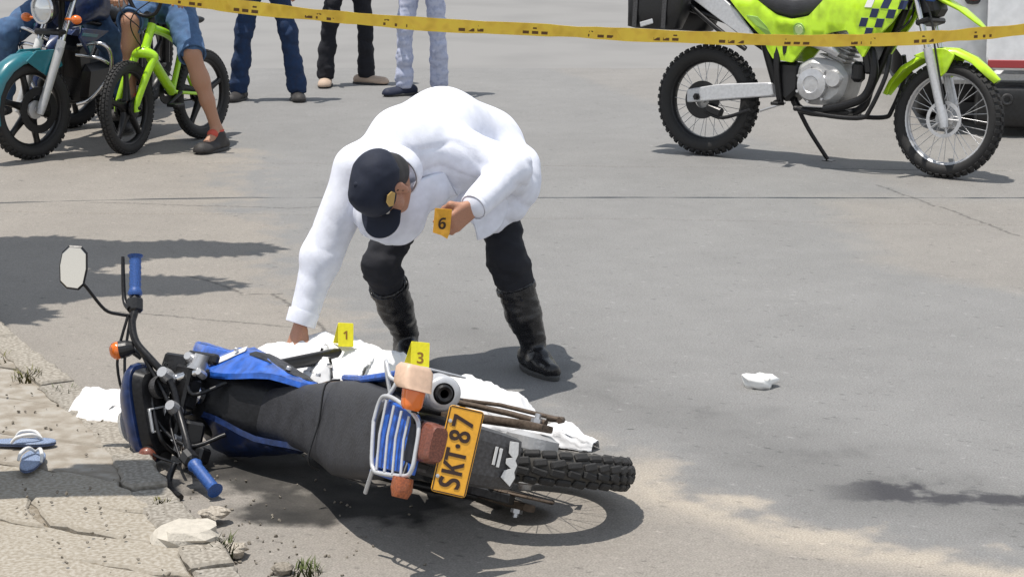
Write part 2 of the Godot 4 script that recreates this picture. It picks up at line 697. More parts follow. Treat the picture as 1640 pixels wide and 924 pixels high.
	var sk := mat("skin", Color(0.45, 0.25, 0.17), 0.55, 0.0, noise_tex("skin", 0.05, 3, Color(0.85, 0.8, 0.78), Color(1.06, 1.03, 1.0)), 8.0)
	sk.subsurf_scatter_enabled = true
	sk.subsurf_scatter_strength = 0.12
	var sk2 := mat("skin_tan", Color(0.45, 0.265, 0.18), 0.55, 0.0, tex["skin"], 8.0)
	sk2.subsurf_scatter_enabled = true
	sk2.subsurf_scatter_strength = 0.12
	mat("hair", Color(0.012, 0.01, 0.009), 0.6)
	mat("eye", Color(0.7, 0.68, 0.65), 0.2)
	mat("sandal_blue", Color(0.27, 0.36, 0.55), 0.6, 0.0, dust, 9.0)
	mat("sandal_sole", Color(0.10, 0.14, 0.26), 0.7, 0.0, dust, 9.0)
	mat("stone", Color(0.33, 0.30, 0.255), 0.9, 0.0, flake, 3.0, pit, 0.8)
	mat("stone_pale", Color(0.52, 0.475, 0.41), 0.9, 0.0, flake, 3.0, pit, 0.8)
	mat("stone_white", Color(0.54, 0.5, 0.43), 0.9, 0.0, faint, 3.0, pit, 0.5)
	mat("kerb_stone", Color(0.40, 0.372, 0.325), 0.92, 0.0, flake, 2.0, pit, 0.2)
	mat("kerb_stone_grey", Color(0.37, 0.347, 0.308), 0.92, 0.0, flake, 2.0, pit, 0.2)
	mat("grass_dry", Color(0.13, 0.125, 0.035), 0.8)
	mat("grass_green", Color(0.065, 0.085, 0.02), 0.8)
	mat("paper", Color(0.85, 0.85, 0.83), 0.7)
	mat("bark", Color(0.09, 0.07, 0.05), 0.9, 0.0, grime, 3.0, pit, 1.0)
	mat("leaf", Color(0.04, 0.075, 0.018), 0.6)
	mat("pole_concrete", Color(0.36, 0.35, 0.33), 0.9, 0.0, grime, 2.0, pit, 0.4)
	mat("car_black", Color(0.02, 0.02, 0.022), 0.5, 0.0, dust, 2.0)
	var gl := mat("car_glass", Color(0.02, 0.025, 0.03), 0.05)
	gl.metallic_specular = 0.8
	mat("tar", Color(0.035, 0.034, 0.034), 0.75, 0.0, dust, 6.0)

# ------------------------------------------------------------------ the scene
func _ready() -> void:
	rng.seed = 4711
	var cam := Camera3D.new()
	cam.name = "camera"
	cam.fov = 15.476
	cam.near = 0.1
	cam.far = 600.0
	cam.position = Vector3(0, 1.9734, 0)
	cam.rotation_degrees = Vector3(-12.327, 0, 0)
	add_child(cam)
	cam.current = true

	var env := Environment.new()
	var sky_m := ProceduralSkyMaterial.new()
	sky_m.sky_top_color = Color(0.62, 0.66, 0.72)
	sky_m.sky_horizon_color = Color(0.86, 0.86, 0.85)
	sky_m.sky_curve = 0.2
	sky_m.ground_bottom_color = Color(0.35, 0.33, 0.30)
	sky_m.ground_horizon_color = Color(0.6, 0.6, 0.58)
	sky_m.sky_energy_multiplier = 1.15
	var sky := Sky.new()
	sky.sky_material = sky_m
	env.background_mode = Environment.BG_SKY
	env.sky = sky
	env.tonemap_mode = Environment.TONE_MAPPER_LINEAR
	env.tonemap_exposure = 1.12
	env.sdfgi_enabled = true
	env.ssao_enabled = true
	env.ssil_enabled = true
	var we := WorldEnvironment.new()
	we.name = "world_environment"
	we.environment = env
	add_child(we)

	var sun := DirectionalLight3D.new()
	sun.name = "sun"
	sun.light_energy = 1.35
	sun.light_color = Color(1.0, 0.975, 0.94)
	sun.light_angular_distance = 0.4
	sun.shadow_enabled = true
	sun.look_at_from_position(Vector3.ZERO, SUN_RAY, Vector3.FORWARD)
	add_child(sun)

	make_materials()
	build_road()
	build_sidewalk()
	build_shade_makers()
	build_white_van()
	build_patrol_bike()
	build_teal_bike()
	build_bicycle()
	build_people()
	build_sheet()
	build_fallen_bike()
	build_markers()
	build_tape()
	build_small_things()

# ------------------------------------------------------------------ ground
const ROAD_X0 := -4.6
const ROAD_X1 := 4.6
const ROAD_Z0 := -17.6
const ROAD_Z1 := -4.4

func noise_layer(w: int, h: int, freq: float, oct: int, sd: int, kind := FastNoiseLite.TYPE_SIMPLEX_SMOOTH) -> PackedByteArray:
	var n := FastNoiseLite.new()
	n.seed = sd
	n.noise_type = kind
	n.frequency = freq
	n.fractal_octaves = oct
	return n.get_image(w, h, false, false, false).get_data()

# concrete of the carriageway: grey in the middle, dusty and tan towards the kerb, with blotches, grit and old stains
func road_picture() -> ImageTexture:
	var w := 1242
	var h := 1782
	var ppm := w / (ROAD_X1 - ROAD_X0)
	var big := noise_layer(w, h, 0.006, 5, 11)
	var mid := noise_layer(w, h, 0.03, 5, 12)
	var fine := noise_layer(w, h, 0.25, 3, 13)
	var cell := noise_layer(w, h, 0.05, 3, 14, FastNoiseLite.TYPE_CELLULAR)
	var data := PackedByteArray()
	data.resize(w * h * 3)
	var grey := Vector3(0.248, 0.247, 0.243)
	var tan := Vector3(0.295, 0.272, 0.242)
	var o := 0
	for j in h:
		var z := ROAD_Z0 + (j + 0.5) / ppm
		var xb := 0.0
		if z < -12.3:
			xb = -1.6 - (-12.3 - z) * 0.25
		elif z < -7.55:
			xb = lerpf(-1.6, -0.55, (z + 12.3) / 4.75)
		elif z < -6.45:
			xb = lerpf(-0.55, 0.38, (z + 7.55) / 1.1)
		elif z < -5.57:
			xb = lerpf(0.38, 1.25, (z + 6.45) / 0.88)
		else:
			xb = 1.25 + (z + 5.57) * 1.6
		for i in w:
			var k := j * w + i
			var x := ROAD_X0 + (i + 0.5) / ppm
			var b := big[k] / 255.0 - 0.5
			var m := mid[k] / 255.0 - 0.5
			var f := fine[k] / 255.0 - 0.5
			var q := cell[k] / 255.0
			var e := xb - x + b * 0.75 + m * 0.5
			var t := clampf(e / 0.32 + 0.4, 0.0, 1.0)
			# a pale worn patch on the far right with a clear edge
			var px := x - 1.55 - 0.16 * b
			var pz := z + 9.75 + 0.3 * b
			var fan := clampf(minf(px * 4.0, (px * 1.35 + 0.12 - pz) * 3.0) + m * 0.8, 0.0, 1.0) * clampf((z + 11.6) * 2.0, 0.0, 1.0)
			var fan2 := clampf((x - 2.05 + (z + 11.77) * -0.31 + m * 0.15) * 6.0, 0.0, 1.0) * clampf((-10.2 - z) * 3.0, 0.0, 1.0)
			t = maxf(t, maxf(fan * 0.6, fan2 * 0.35))
			var c := grey.lerp(tan, t)
			c *= 1.0 + b * 0.16 + m * 0.14 + f * (0.16 + 0.12 * t) - maxf(0.0, q - 0.6) * 0.3
			# traffic-darkened band on the grey side of the dust
			var band := clampf(1.0 - absf(-e - 0.55) / 0.6, 0.0, 1.0) * clampf((z + 8.9) * 1.2, 0.0, 1.0)
			c *= 1.0 - band * (0.22 + 0.5 * maxf(0.0, m + f * 0.5))
			# pale loose sand along the edge of the dust, lower right
			var sand := clampf(1.0 - absf(e - 0.22) / 0.26 + m * 1.3, 0.0, 1.0) * clampf((z + 6.55) * 3.0, 0.0, 1.0)
			c = c.lerp(Vector3(0.46, 0.41, 0.34), sand * 0.85)
			# coarse scuffs near the camera
			if z > -6.2:
				c *= 1.0 - clampf((m * 2.0 + q - 0.75) * 1.4, 0.0, 1.0) * 0.22 * clampf((z + 6.2) * 3.0, 0.0, 1.0)
			# old oil line near the right edge; wet drips and painted shade under the machine
			var oz := absf(z + 6.11 - (x - 1.2) * 0.08 + m * 0.10 + f * 0.04)
			var oil := clampf((1.25 - oz * 15.0 + m * 2.6) * 1.8, 0.0, 1.0) * clampf((x - 0.92) * 5.0, 0.0, 1.0)
			c = c.lerp(Vector3(0.03, 0.03, 0.04), oil * 0.85)
			var halo := clampf(1.0 - oz * 5.0 + m, 0.0, 1.0) * clampf((x - 0.8) * 3.0, 0.0, 1.0)
			c *= 1.0 - halo * 0.18
			var drip_shade := maxf(1.0 - Vector2((x + 0.50) / 0.40, (z + 6.02) / 0.22).length(), 1.0 - Vector2((x + 0.68) / 0.42, (z + 6.36) / 0.30).length()) + m * 1.1
			c *= 1.0 - clampf(drip_shade * 3.0, 0.0, 1.0) * (0.84 + m * 0.3)
			data[o] = clampi(int(pow(clampf(c.x, 0, 1), 1.0 / 2.2) * 255.0), 0, 255)
			data[o + 1] = clampi(int(pow(clampf(c.y, 0, 1), 1.0 / 2.2) * 255.0), 0, 255)
			data[o + 2] = clampi(int(pow(clampf(c.z, 0, 1), 1.0 / 2.2) * 255.0), 0, 255)
			o += 3
	# grit, chips and small dark spots
	var gr := RandomNumberGenerator.new()
	gr.seed = 17
	for i in 14000:
		var ix := gr.randi_range(2, w - 4)
		var iz := gr.randi_range(2, h - 4)
		var wx := gr.randi_range(1, 2)
		var k := gr.randf_range(0.78, 0.94) if gr.randf() < 0.62 else gr.randf_range(1.06, 1.18)
		if gr.randf() < 0.0015:
			k = gr.randf_range(0.5, 0.7)
			wx = 3
		for dz in gr.randi_range(1, 2):
			for dx in wx:
				var oo := ((iz + dz) * w + mini(ix + dx + dz % 2, w - 1)) * 3
				if oo + 2 < data.size():
					for ch in 3:
						data[oo + ch] = mini(255, int(data[oo + ch] * k))
	# hairline cracks in the concrete
	var cr := RandomNumberGenerator.new()
	cr.seed = 9
	for L in [[Vector2(2.03, -11.77), Vector2(2.25, -11.07), Vector2(2.51, -10.24), Vector2(2.9, -9.4)], [Vector2(-1.48, -9.32), Vector2(-1.29, -9.12), Vector2(-1.18, -8.93), Vector2(-1.0, -8.93)], [Vector2(-1.05, -8.93), Vector2(-0.85, -8.5), Vector2(-0.68, -8.03)], [Vector2(-1.7, -8.6), Vector2(-1.3, -8.45), Vector2(-0.9, -8.3)], [Vector2(-2.3, -11.2), Vector2(-1.2, -11.0), Vector2(-0.5, -11.2)]]:
		for i in L.size() - 1:
			var n := int(L[i].distance_to(L[i + 1]) * ppm * 1.5)
			for k in n:
				var p: Vector2 = L[i].lerp(L[i + 1], float(k) / n)
				p += Vector2(sin(k * 0.07) + sin(k * 0.023 + 1.0), cos(k * 0.05)) * 0.008 + Vector2(cr.randf_range(-1, 1), cr.randf_range(-1, 1)) * 0.006 + Vector2(sin(k * 0.31), cos(k * 0.27)) * 0.004
				var ix := int((p.x - ROAD_X0) * ppm)
				var iz := int((p.y - ROAD_Z0) * ppm)
				if ix < 1 or iz < 1 or ix >= w - 1 or iz >= h - 1:
					continue
				for dx in 2:
					var oo := (iz * w + ix + dx) * 3
					for ch in 3:
						data[oo + ch] = int(data[oo + ch] * 0.82)
	return ImageTexture.create_from_image(Image.create_from_data(w, h, false, Image.FORMAT_RGB8, data))

func joint_z(z0: float, x: float) -> float:
	return z0 + 0.07 * x + 0.012 * sin(x * 3.1 + z0)

func build_road() -> void:
	var road := structure("road")
	var m := StandardMaterial3D.new()
	m.resource_name = "road_concrete"
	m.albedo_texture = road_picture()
	m.roughness = 0.88
	m.detail_enabled = true
	m.detail_blend_mode = BaseMaterial3D.BLEND_MODE_MUL
	m.detail_uv_layer = BaseMaterial3D.DETAIL_UV_2
	m.uv2_triplanar = true
	m.uv2_scale = Vector3.ONE * 2.2
	m.detail_albedo = noise_tex("grit", 0.05, 4, Color(0.82, 0.815, 0.81), Color(1.0, 1.0, 1.0), FastNoiseLite.TYPE_SIMPLEX_SMOOTH, 1024, 1.5)
	M["road"] = m
	# far and wide ground under the slabs, seen in the joints
	var base := Geo.new()
	base.box(Vector3(0, -0.062, -60), Vector3(400, 0.08, 380), Basis(), 0.01)
	part("road_bed", base, M["tar"], road)
	var outer := mat("road_outer", Color(0.226, 0.222, 0.216), 0.9, 0.0, noise_tex("outer", 0.006, 3, Color(0.94, 0.94, 0.94), Color(1.03, 1.03, 1.03)), 0.25)
	var og := Geo.new()
	og.box(Vector3(0, -0.0285, -117.57), Vector3(300, 0.05, 200), Basis(), 0.004)
	part("far_road", og, outer, road)
	for s in [-1, 1]:
		var sg := Geo.new()
		sg.box(Vector3(s * 77.32, -0.03, -9.0), Vector3(145.4, 0.05, 17.1), Basis(), 0.004)
		part("side_road", sg, outer, road)
	var near := Geo.new()
	near.box(Vector3(0, -0.03, 8.6), Vector3(9.2, 0.05, 26.0), Basis(), 0.004)
	part("near_road", near, outer, road)
	var wob := FastNoiseLite.new()
	wob.seed = 5
	wob.frequency = 0.5
	wob.fractal_octaves = 3
	var cuts := [ROAD_Z0, -12.45, -10.72, ROAD_Z1]
	for r in cuts.size() - 1:
		var za: float = cuts[r]
		var zb: float = cuts[r + 1]
		var nx := 60
		var nz := int((zb - za) / 0.12) + 2
		var v := PackedVector3Array()
		var t := PackedInt32Array()
		var uv := PackedVector2Array()
		for j in nz + 1:
			for i in nx + 1:
				var x := lerpf(ROAD_X0, ROAD_X1, float(i) / nx)
				var z0 := za if r == 0 else joint_z(za, x) + (0.008 if r == 1 else 0.004)
				var z1 := zb if r == 2 else joint_z(zb, x) - (0.008 if r == 0 else 0.004)
				var z := lerpf(z0 + 0.01, z1 - 0.01, float(j - 1) / (nz - 2))
				if j == 0:
					z = z0
				elif j == nz:
					z = z1
				var y := 0.005 * wob.get_noise_2d(x, z)
				if (j == 0 and r > 0) or (j == nz and r < 2):
					y -= 0.012
				v.append(Vector3(x, y, z))
				uv.append(Vector2((x - ROAD_X0) / (ROAD_X1 - ROAD_X0), (z - ROAD_Z0) / (ROAD_Z1 - ROAD_Z0)))
		var w := nx + 1
		for j in nz:
			for i in nx:
				var a := j * w + i
				t.append_array([a, a + w, a + 1, a + 1, a + w, a + w + 1])
		var g := Geo.new()
		g.add(v, t, true, false)
		g.U = uv
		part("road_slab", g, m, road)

# the line where the broken kerb meets the road, from far to near
func kerb_line() -> Array:
	return [Vector2(-3.3, -11.0), Vector2(-2.55, -9.3), Vector2(-2.02, -8.1), Vector2(-1.72, -7.58), Vector2(-1.46, -7.08), Vector2(-1.22, -6.62), Vector2(-1.08, -6.22), Vector2(-0.96, -5.86), Vector2(-0.83, -5.64), Vector2(-0.745, -5.4), Vector2(-0.66, -5.1), Vector2(-0.45, -4.4)]

func kerb_at(u: float) -> Vector2:
	var L := kerb_line()
	u = clampf(u, 0.0, L.size() - 1.001)
	var i := int(u)
	return L[i].lerp(L[i + 1], u - i)

func up_frame(at: Vector3) -> Transform3D:
	return Transform3D(Basis(Vector3(1, 0, 0), Vector3(0, 0, -1), Vector3(0, 1, 0)), at)

# rough outline: subdivide and jitter the sides of a polygon
func rough(poly: Array, step: float, amp: float) -> Array:
	var out := []
	for i in poly.size():
		var a: Vector2 = poly[i]
		var b: Vector2 = poly[(i + 1) % poly.size()]
		var n := maxi(1, int(a.distance_to(b) / step))
		for k in n:
			var p := a.lerp(b, float(k) / n)
			out.append(p + Vector2(rng.randf_range(-amp, amp), rng.randf_range(-amp, amp)))
	return out

func build_sidewalk() -> void:
	var walk := structure("sidewalk")
	var earth := mat("walk_earth", Color(0.27, 0.24, 0.2), 0.95, 0.0, noise_tex("earth", 0.03, 5, Color(0.75, 0.72, 0.66), Color(1.1, 1.1, 1.1), FastNoiseLite.TYPE_SIMPLEX_SMOOTH, 512, 1.5), 2.5, tex["pit"], 0.5)
	var slab_a := mat("walk_slab", Color(0.335, 0.312, 0.275), 0.93, 0.0, noise_tex("slaba", 0.012, 6, Color(0.84, 0.81, 0.77), Color(1.05, 1.05, 1.05), FastNoiseLite.TYPE_SIMPLEX_SMOOTH, 512, 1.5), 1.6, tex["pit"], 0.2)
	var slab_b := mat("walk_slab_rough", Color(0.365, 0.34, 0.297), 0.95, 0.0, noise_tex("slabb", 0.03, 6, Color(0.80, 0.77, 0.72), Color(1.06, 1.06, 1.06), FastNoiseLite.TYPE_SIMPLEX_SMOOTH, 512, 1.2), 3.5, tex["pit"], 0.22)
	# bed of earth with a gentle unevenness
	var nz := FastNoiseLite.new()
	nz.seed = 21
	nz.frequency = 2.5
	nz.fractal_octaves = 4
	var v := PackedVector3Array()
	var t := PackedInt32Array()
	var nu := 150
	var nw := 44
	for i in nu + 1:
		var k := kerb_at(float(i) / nu * 11.0)
		for j in nw + 1:
			var d := 2.2 * pow(float(j) / nw, 1.5)
			var p := k + Vector2(-0.91, -0.41) * (d - 0.02)
			var y := (0.034 + 0.02 * nz.get_noise_2d(p.x, p.y)) * smoothstep(0.0, 0.07, d) - 0.006
			v.append(Vector3(p.x, y, p.y))
	for i in nu:
		for j in nw:
			var a := i * (nw + 1) + j
			var b := a + nw + 1
			t.append_array([a, a + 1, b, a + 1, b + 1, b])
	var g := Geo.new()
	g.add(v, t, true, false)
	if g.N[0].y < 0:
		for i in g.N.size():
			g.N[i] = -g.N[i]
	part("earth_bed", g, earth, walk)
	# concrete paving, cracked into large pieces; crumbling towards the camera
	var along_k := Vector2(0.45, 0.89).normalized()
	var inw := Vector2(-0.91, -0.41)
	var u := 1.5
	while u < 10.6:
		var near := u > 6.4
		var du := rng.randf_range(0.75, 1.15) if not near else rng.randf_range(0.8, 1.3)
		var d := 0.15
		while d < 1.9:
			var dd := rng.randf_range(0.5, 0.9) if not near else rng.randf_range(0.45, 0.8)
			var k0 := kerb_at(u)
			var k1 := kerb_at(u + du)
			var gp := 0.004 if not near else 0.008
			var dirk := (k1 - k0).normalized()
			var poly := [k0 + inw * (d + gp) + dirk * gp, k1 + inw * (d + gp) - dirk * gp, k1 + inw * (d + dd - gp) - dirk * gp, k0 + inw * (d + dd - gp) + dirk * gp]
			for q in poly.size():
				poly[q] += Vector2(rng.randf_range(-0.02, 0.02), rng.randf_range(-0.02, 0.02)) * (0.8 if near else 0.6)
			var rp := rough(poly, 0.05, 0.006 if not near else 0.014)
			var c := Vector2.ZERO
			for q in rp:
				c += q
			c /= rp.size()
			var fl := []
			for q in rp:
				fl.append(Vector2(q.x - c.x, -(q.y - c.y)))
			var tilt := Basis(Vector3(1, 0, 0), rng.randf_range(-1, 1) * (0.006 if not near else 0.018)) * Basis(Vector3(0, 0, 1), rng.randf_range(-1, 1) * (0.006 if not near else 0.018))
			var top := 0.05 + rng.randf_range(-0.004, 0.006) if not near else 0.043 + rng.randf_range(-0.012, 0.012)
			var sg := Geo.new()
			sg.slab(fl, 0.05, Transform3D(tilt, Vector3.ZERO) * up_frame(Vector3.ZERO), 0.007)
			var o := part("paving_slab", sg, slab_b if near else slab_a, walk)
			o.position = Vector3(c.x, top - 0.025, c.y)
			d += dd
		u += du
	# the kerb: worn stones, some cracked through
	var kerb := structure("kerb")
	u = 1.2
	while u < 10.5:
		var du := rng.randf_range(0.7, 1.3)
		var k0 := kerb_at(u)
		var k1 := kerb_at(u + du)
		var dirk := (k1 - k0).normalized()
		var nin := Vector2(dirk.y, -dirk.x)
		if nin.x > 0:
			nin = -nin
		var wdt := 0.12 + rng.randf_range(-0.015, 0.015)
		var poly := rough([k0 + dirk * 0.008, k1 - dirk * 0.008, k1 - dirk * 0.008 + nin * wdt, k0 + dirk * 0.008 + nin * wdt], 0.035, 0.007)
		var c := Vector2.ZERO
		for q in poly:
			c += q
		c /= poly.size()
		var fl := []
		for q in poly:
			fl.append(Vector2(q.x - c.x, -(q.y - c.y)))
		var hh := 0.062 + rng.randf_range(-0.014, 0.008) if u < 7.0 else 0.045 + rng.randf_range(-0.012, 0.012)
		var sg := Geo.new()
		var tl := Basis(Vector3(dirk.x, 0, dirk.y), rng.randf_range(-0.03, 0.03)) * Basis(Vector3(0, 0, 1), rng.randf_range(-0.03, 0.03))
		sg.slab(fl, 0.09, Transform3D(tl, Vector3.ZERO) * up_frame(Vector3.ZERO), 0.008)
		var o := part("kerb_stone", sg, M["kerb_stone"] if rng.randf() < 0.6 else M["kerb_stone_grey"], kerb)
		o.position = Vector3(c.x, hh - 0.045, c.y)
		u += du

# unseen post and tree added just outside the picture to cast shade on it
func build_shade_makers() -> void:
	var pole := thing("unseen_post", "unseen grey concrete post added left of the view to cast a shadow band", "post", Vector3(-1.78, 0.03, -6.035))
	var g := Geo.new()
	g.tube([v3(0, 0, 0), v3(0, 1.6, 0), v3(0, 3.15, 0)], [0.15, 0.145, 0.142], 18)
	part("shaft", g, M["pole_concrete"], pole)
	g = Geo.new()
	g.box(v3(0, 2.95, -0.0), v3(0.32, 0.06, 0.32), Basis(), 0.01)
	part("collar", g, M["pole_concrete"], pole)
	for s in [-0.05, 0.05]:
		g = Geo.new()
		g.lathe([Vector2(0, 0), Vector2(0.03, 0.0), Vector2(0.045, 0.03), Vector2(0.025, 0.05), Vector2(0.04, 0.07), Vector2(0.0, 0.1)], 12, Transform3D(Basis(), v3(0, 3.14, s)))
		part("insulator", g, M["pole_concrete"], pole)
	var tree := thing("unseen_tree", "unseen leafy tree left of the view, its crown shaped to shade the road", "tree", Vector3(-3.80, 0.0, -8.88))
	g = Geo.new()
	g.hose([v3(0, 0, 0), v3(0.05, 1.2, 0.05), v3(0.2, 2.6, -0.1), v3(0.3, 4.2, -0.3)], [0.16, 0.13, 0.1, 0.05], 10)
	part("trunk", g, M["bark"], tree)
	# boughs end in clumps of leaves; the clumps stand apart so that light falls between them
	var clumps := [[v3(0.45, 3.5, -0.80), v3(1.0, 0.22, 0.42)], [v3(1.35, 3.6, -0.92), v3(0.62, 0.2, 0.16)], [v3(0.4, 3.4, -0.10), v3(1.0, 0.22, 0.56)], [v3(1.15, 3.7, -0.1), v3(0.72, 0.2, 0.20)], [v3(0.4, 3.3, 0.50), v3(0.85, 0.22, 0.26)], [v3(0.75, 3.3, 0.46), v3(0.5, 0.2, 0.14)], [v3(-0.4, 4.2, -0.2), v3(0.9, 0.6, 1.0)], [v3(-0.6, 3.9, 0.9), v3(0.7, 0.5, 0.5)]]
	g = Geo.new()
	for c in clumps:
		g.hose([v3(0.2, 2.6, -0.1), (v3(0.2, 2.9, -0.1) + c[0]) * 0.5, c[0], c[0] + v3(c[1].x * 0.7, 0.05, 0)], [0.05, 0.035, 0.022, 0.008], 6, 3)
	part("boughs", g, M["bark"], tree)
	var st := SurfaceTool.new()
	st.begin(Mesh.PRIMITIVE_TRIANGLES)
	for c in clumps:
		var r: Vector3 = c[1]
		var n := int(7500 * r.x * maxf(r.z, 0.2) / 0.3) + 300
		for i in n:
			var p := v3(rng.randf_range(-1, 1), rng.randf_range(-1, 1), rng.randf_range(-1, 1))
			if p.length() > 1.0:
				continue
			var at: Vector3 = c[0] + p * r
			var b := Basis.from_euler(v3(rng.randf_range(-0.7, 0.7), rng.randf() * TAU, rng.randf_range(-0.7, 0.7)))
			var l := rng.randf_range(0.07, 0.12)
			var q := [v3(0, 0, 0), v3(0.45, 0.02, 0.28), v3(1, -0.05, 0), v3(0.45, 0.02, -0.28)]
			st.set_normal(b.y)
			for k in [0, 1, 2, 0, 2, 3]:
				st.add_vertex(at + b * (q[k] * l))
	var o := part_mesh("crown", st.commit(), M["leaf"], tree)
	o.set_meta("kind", "stuff")

# ------------------------------------------------------------------ wheels (axle along z)
func spin(c: Vector3, b := Basis()) -> Transform3D:
	return Transform3D(b * Basis(Vector3(1, 0, 0), PI / 2), c)

func ring_profile(r: float, hw: float, hh: float, n := 14, p := 2.3) -> Array:
	var out := []
	for i in n:
		var a := TAU * i / n
		out.append(Vector2(r + signf(cos(a)) * pow(absf(cos(a)), 2.0 / p) * hh, signf(sin(a)) * pow(absf(sin(a)), 2.0 / p) * hw))
	return out

# tyre > tread_block; rim; hub; spokes
func wheel(parent: Node3D, pos: String, c: Vector3, R: float, hw: float, rim_r: float, style: String, b := Basis(), blocks := true, rim_m: Material = null, tyre_m: Material = null) -> void:
	var hh := (R - rim_r) / 2.0
	var g := Geo.new()
	var knob := R * 0.028 if style != "bmx" else R * 0.02
	g.lathe(ring_profile(R - hh - knob, hw, hh, 16), 56, spin(c, b), true, true)
	if blocks and style != "trail":
		var n := 46 if style != "bmx" else 60
		for i in n:
			for s in [-1, 0, 1]:
				var a := TAU * (i + (0.5 if s == 0 else 0.0)) / n
				var q := b * Basis(Vector3(0, 0, 1), a)
				var lean: Basis = q * Basis(Vector3(0, 1, 0), -s * 0.75)
				var rr := R - knob * (0.55 if s == 0 else 1.6)
				g.box(c + q * v3(rr, 0, s * hw * 0.66), v3(knob * 1.5, R * 0.075, hw * 0.52), lean, 0.002)
	var tyre := part(pos + "_tyre", g, tyre_m if tyre_m else M["rubber"], parent)
	if blocks and style == "trail":
		# knobbly blocks of the big rear tyre, each one apart
		var variants := []
		for q in [v3(0.02, 0.046, 0.0235), v3(0.019, 0.040, 0.0225), v3(0.0205, 0.043, 0.024), v3(0.018, 0.047, 0.021)]:
			var bg := Geo.new()
			bg.box(Vector3.ZERO, q, Basis(), 0.0045)
			variants.append(bg.mesh())
		var n := 38
		for i in n:
			for s in [-1.5, -0.5, 0.5, 1.5]:
				var a := TAU * (i + (0.5 if absf(s) < 1 else 0.0)) / n
				var lean: Basis = Basis(Vector3(0, 0, 1), a) * Basis(Vector3(0, 1, 0), -s * 0.42) * Basis(Vector3(1, 0, 0), signf(s) * (0.2 if absf(s) < 1 else 0.1) + 0.06 * sin(i * 2.3 + s))
				var rr: float = R - 0.009 - (0.0 if absf(s) < 1 else 0.0135)
				part_mesh("tread_block", variants[(i * 7 + int(s * 2.0) + 8) % 4], M["rubber"], tyre, Transform3D(b * lean, c + b * (Basis(Vector3(0, 0, 1), a) * v3(rr, 0, s * 0.0245))))
	g = Geo.new()
	var rw := hw * 0.55
	g.lathe([Vector2(rim_r + 0.012, -rw), Vector2(rim_r + 0.012, rw), Vector2(rim_r - 0.004, rw), Vector2(rim_r - 0.018, rw * 0.5), Vector2(rim_r - 0.018, -rw * 0.5), Vector2(rim_r - 0.004, -rw)], 48, spin(c, b), true, true)
	part(pos + "_rim", g, rim_m if rim_m else M["black_metal"], parent)
	g = Geo.new()
	g.lathe([Vector2(0, -0.075), Vector2(0.018, -0.075), Vector2(0.02, -0.06), Vector2(0.055, -0.055), Vector2(0.055, -0.04), Vector2(0.03, -0.03), Vector2(0.03, 0.03), Vector2(0.055, 0.04), Vector2(0.055, 0.055), Vector2(0.02, 0.06), Vector2(0.018, 0.075), Vector2(0, 0.075)], 24, spin(c, b), false)
	part(pos + "_hub", g, M["black_metal"] if style == "bmx" else M["cast_alloy"], parent)
	g = Geo.new()
	if style == "mag" or style == "bmx":
		var n := 5 if style == "bmx" else 6
		for i in n:
			var a := TAU * i / n + 0.3
			var d := v3(cos(a), sin(a), 0)
			var wv := v3(-sin(a), cos(a), 0)
			var rings := []
			for k in 6:
				var u := k / 5.0
				rings.append(sec(c + b * (d * lerpf(0.045, rim_r - 0.01, u)), b * wv, b * v3(0, 0, 1), lerpf(0.026, 0.015, u) * (1.0 + 0.5 * pow(absf(u - 0.5) * 2.0, 4.0)), lerpf(0.024, 0.014, u), 10))
			g.loft(rings)
		part(pos + "_spokes", g, M["black_metal"], parent)
	else:
		for i in 32:
			var a := TAU * i / 32.0
			var off := 0.42 * (1 if i % 4 < 2 else -1)
			var z := 0.045 if i % 2 == 0 else -0.045
			g.tube([c + b * v3(cos(a + off) * 0.05, sin(a + off) * 0.05, z), c + b * v3(cos(a) * (rim_r - 0.012), sin(a) * (rim_r - 0.012), z * 0.25)], 0.0012 if style == "trail" else 0.0021, 5, false)
		part(pos + "_spokes", g, M["alloy"], parent)

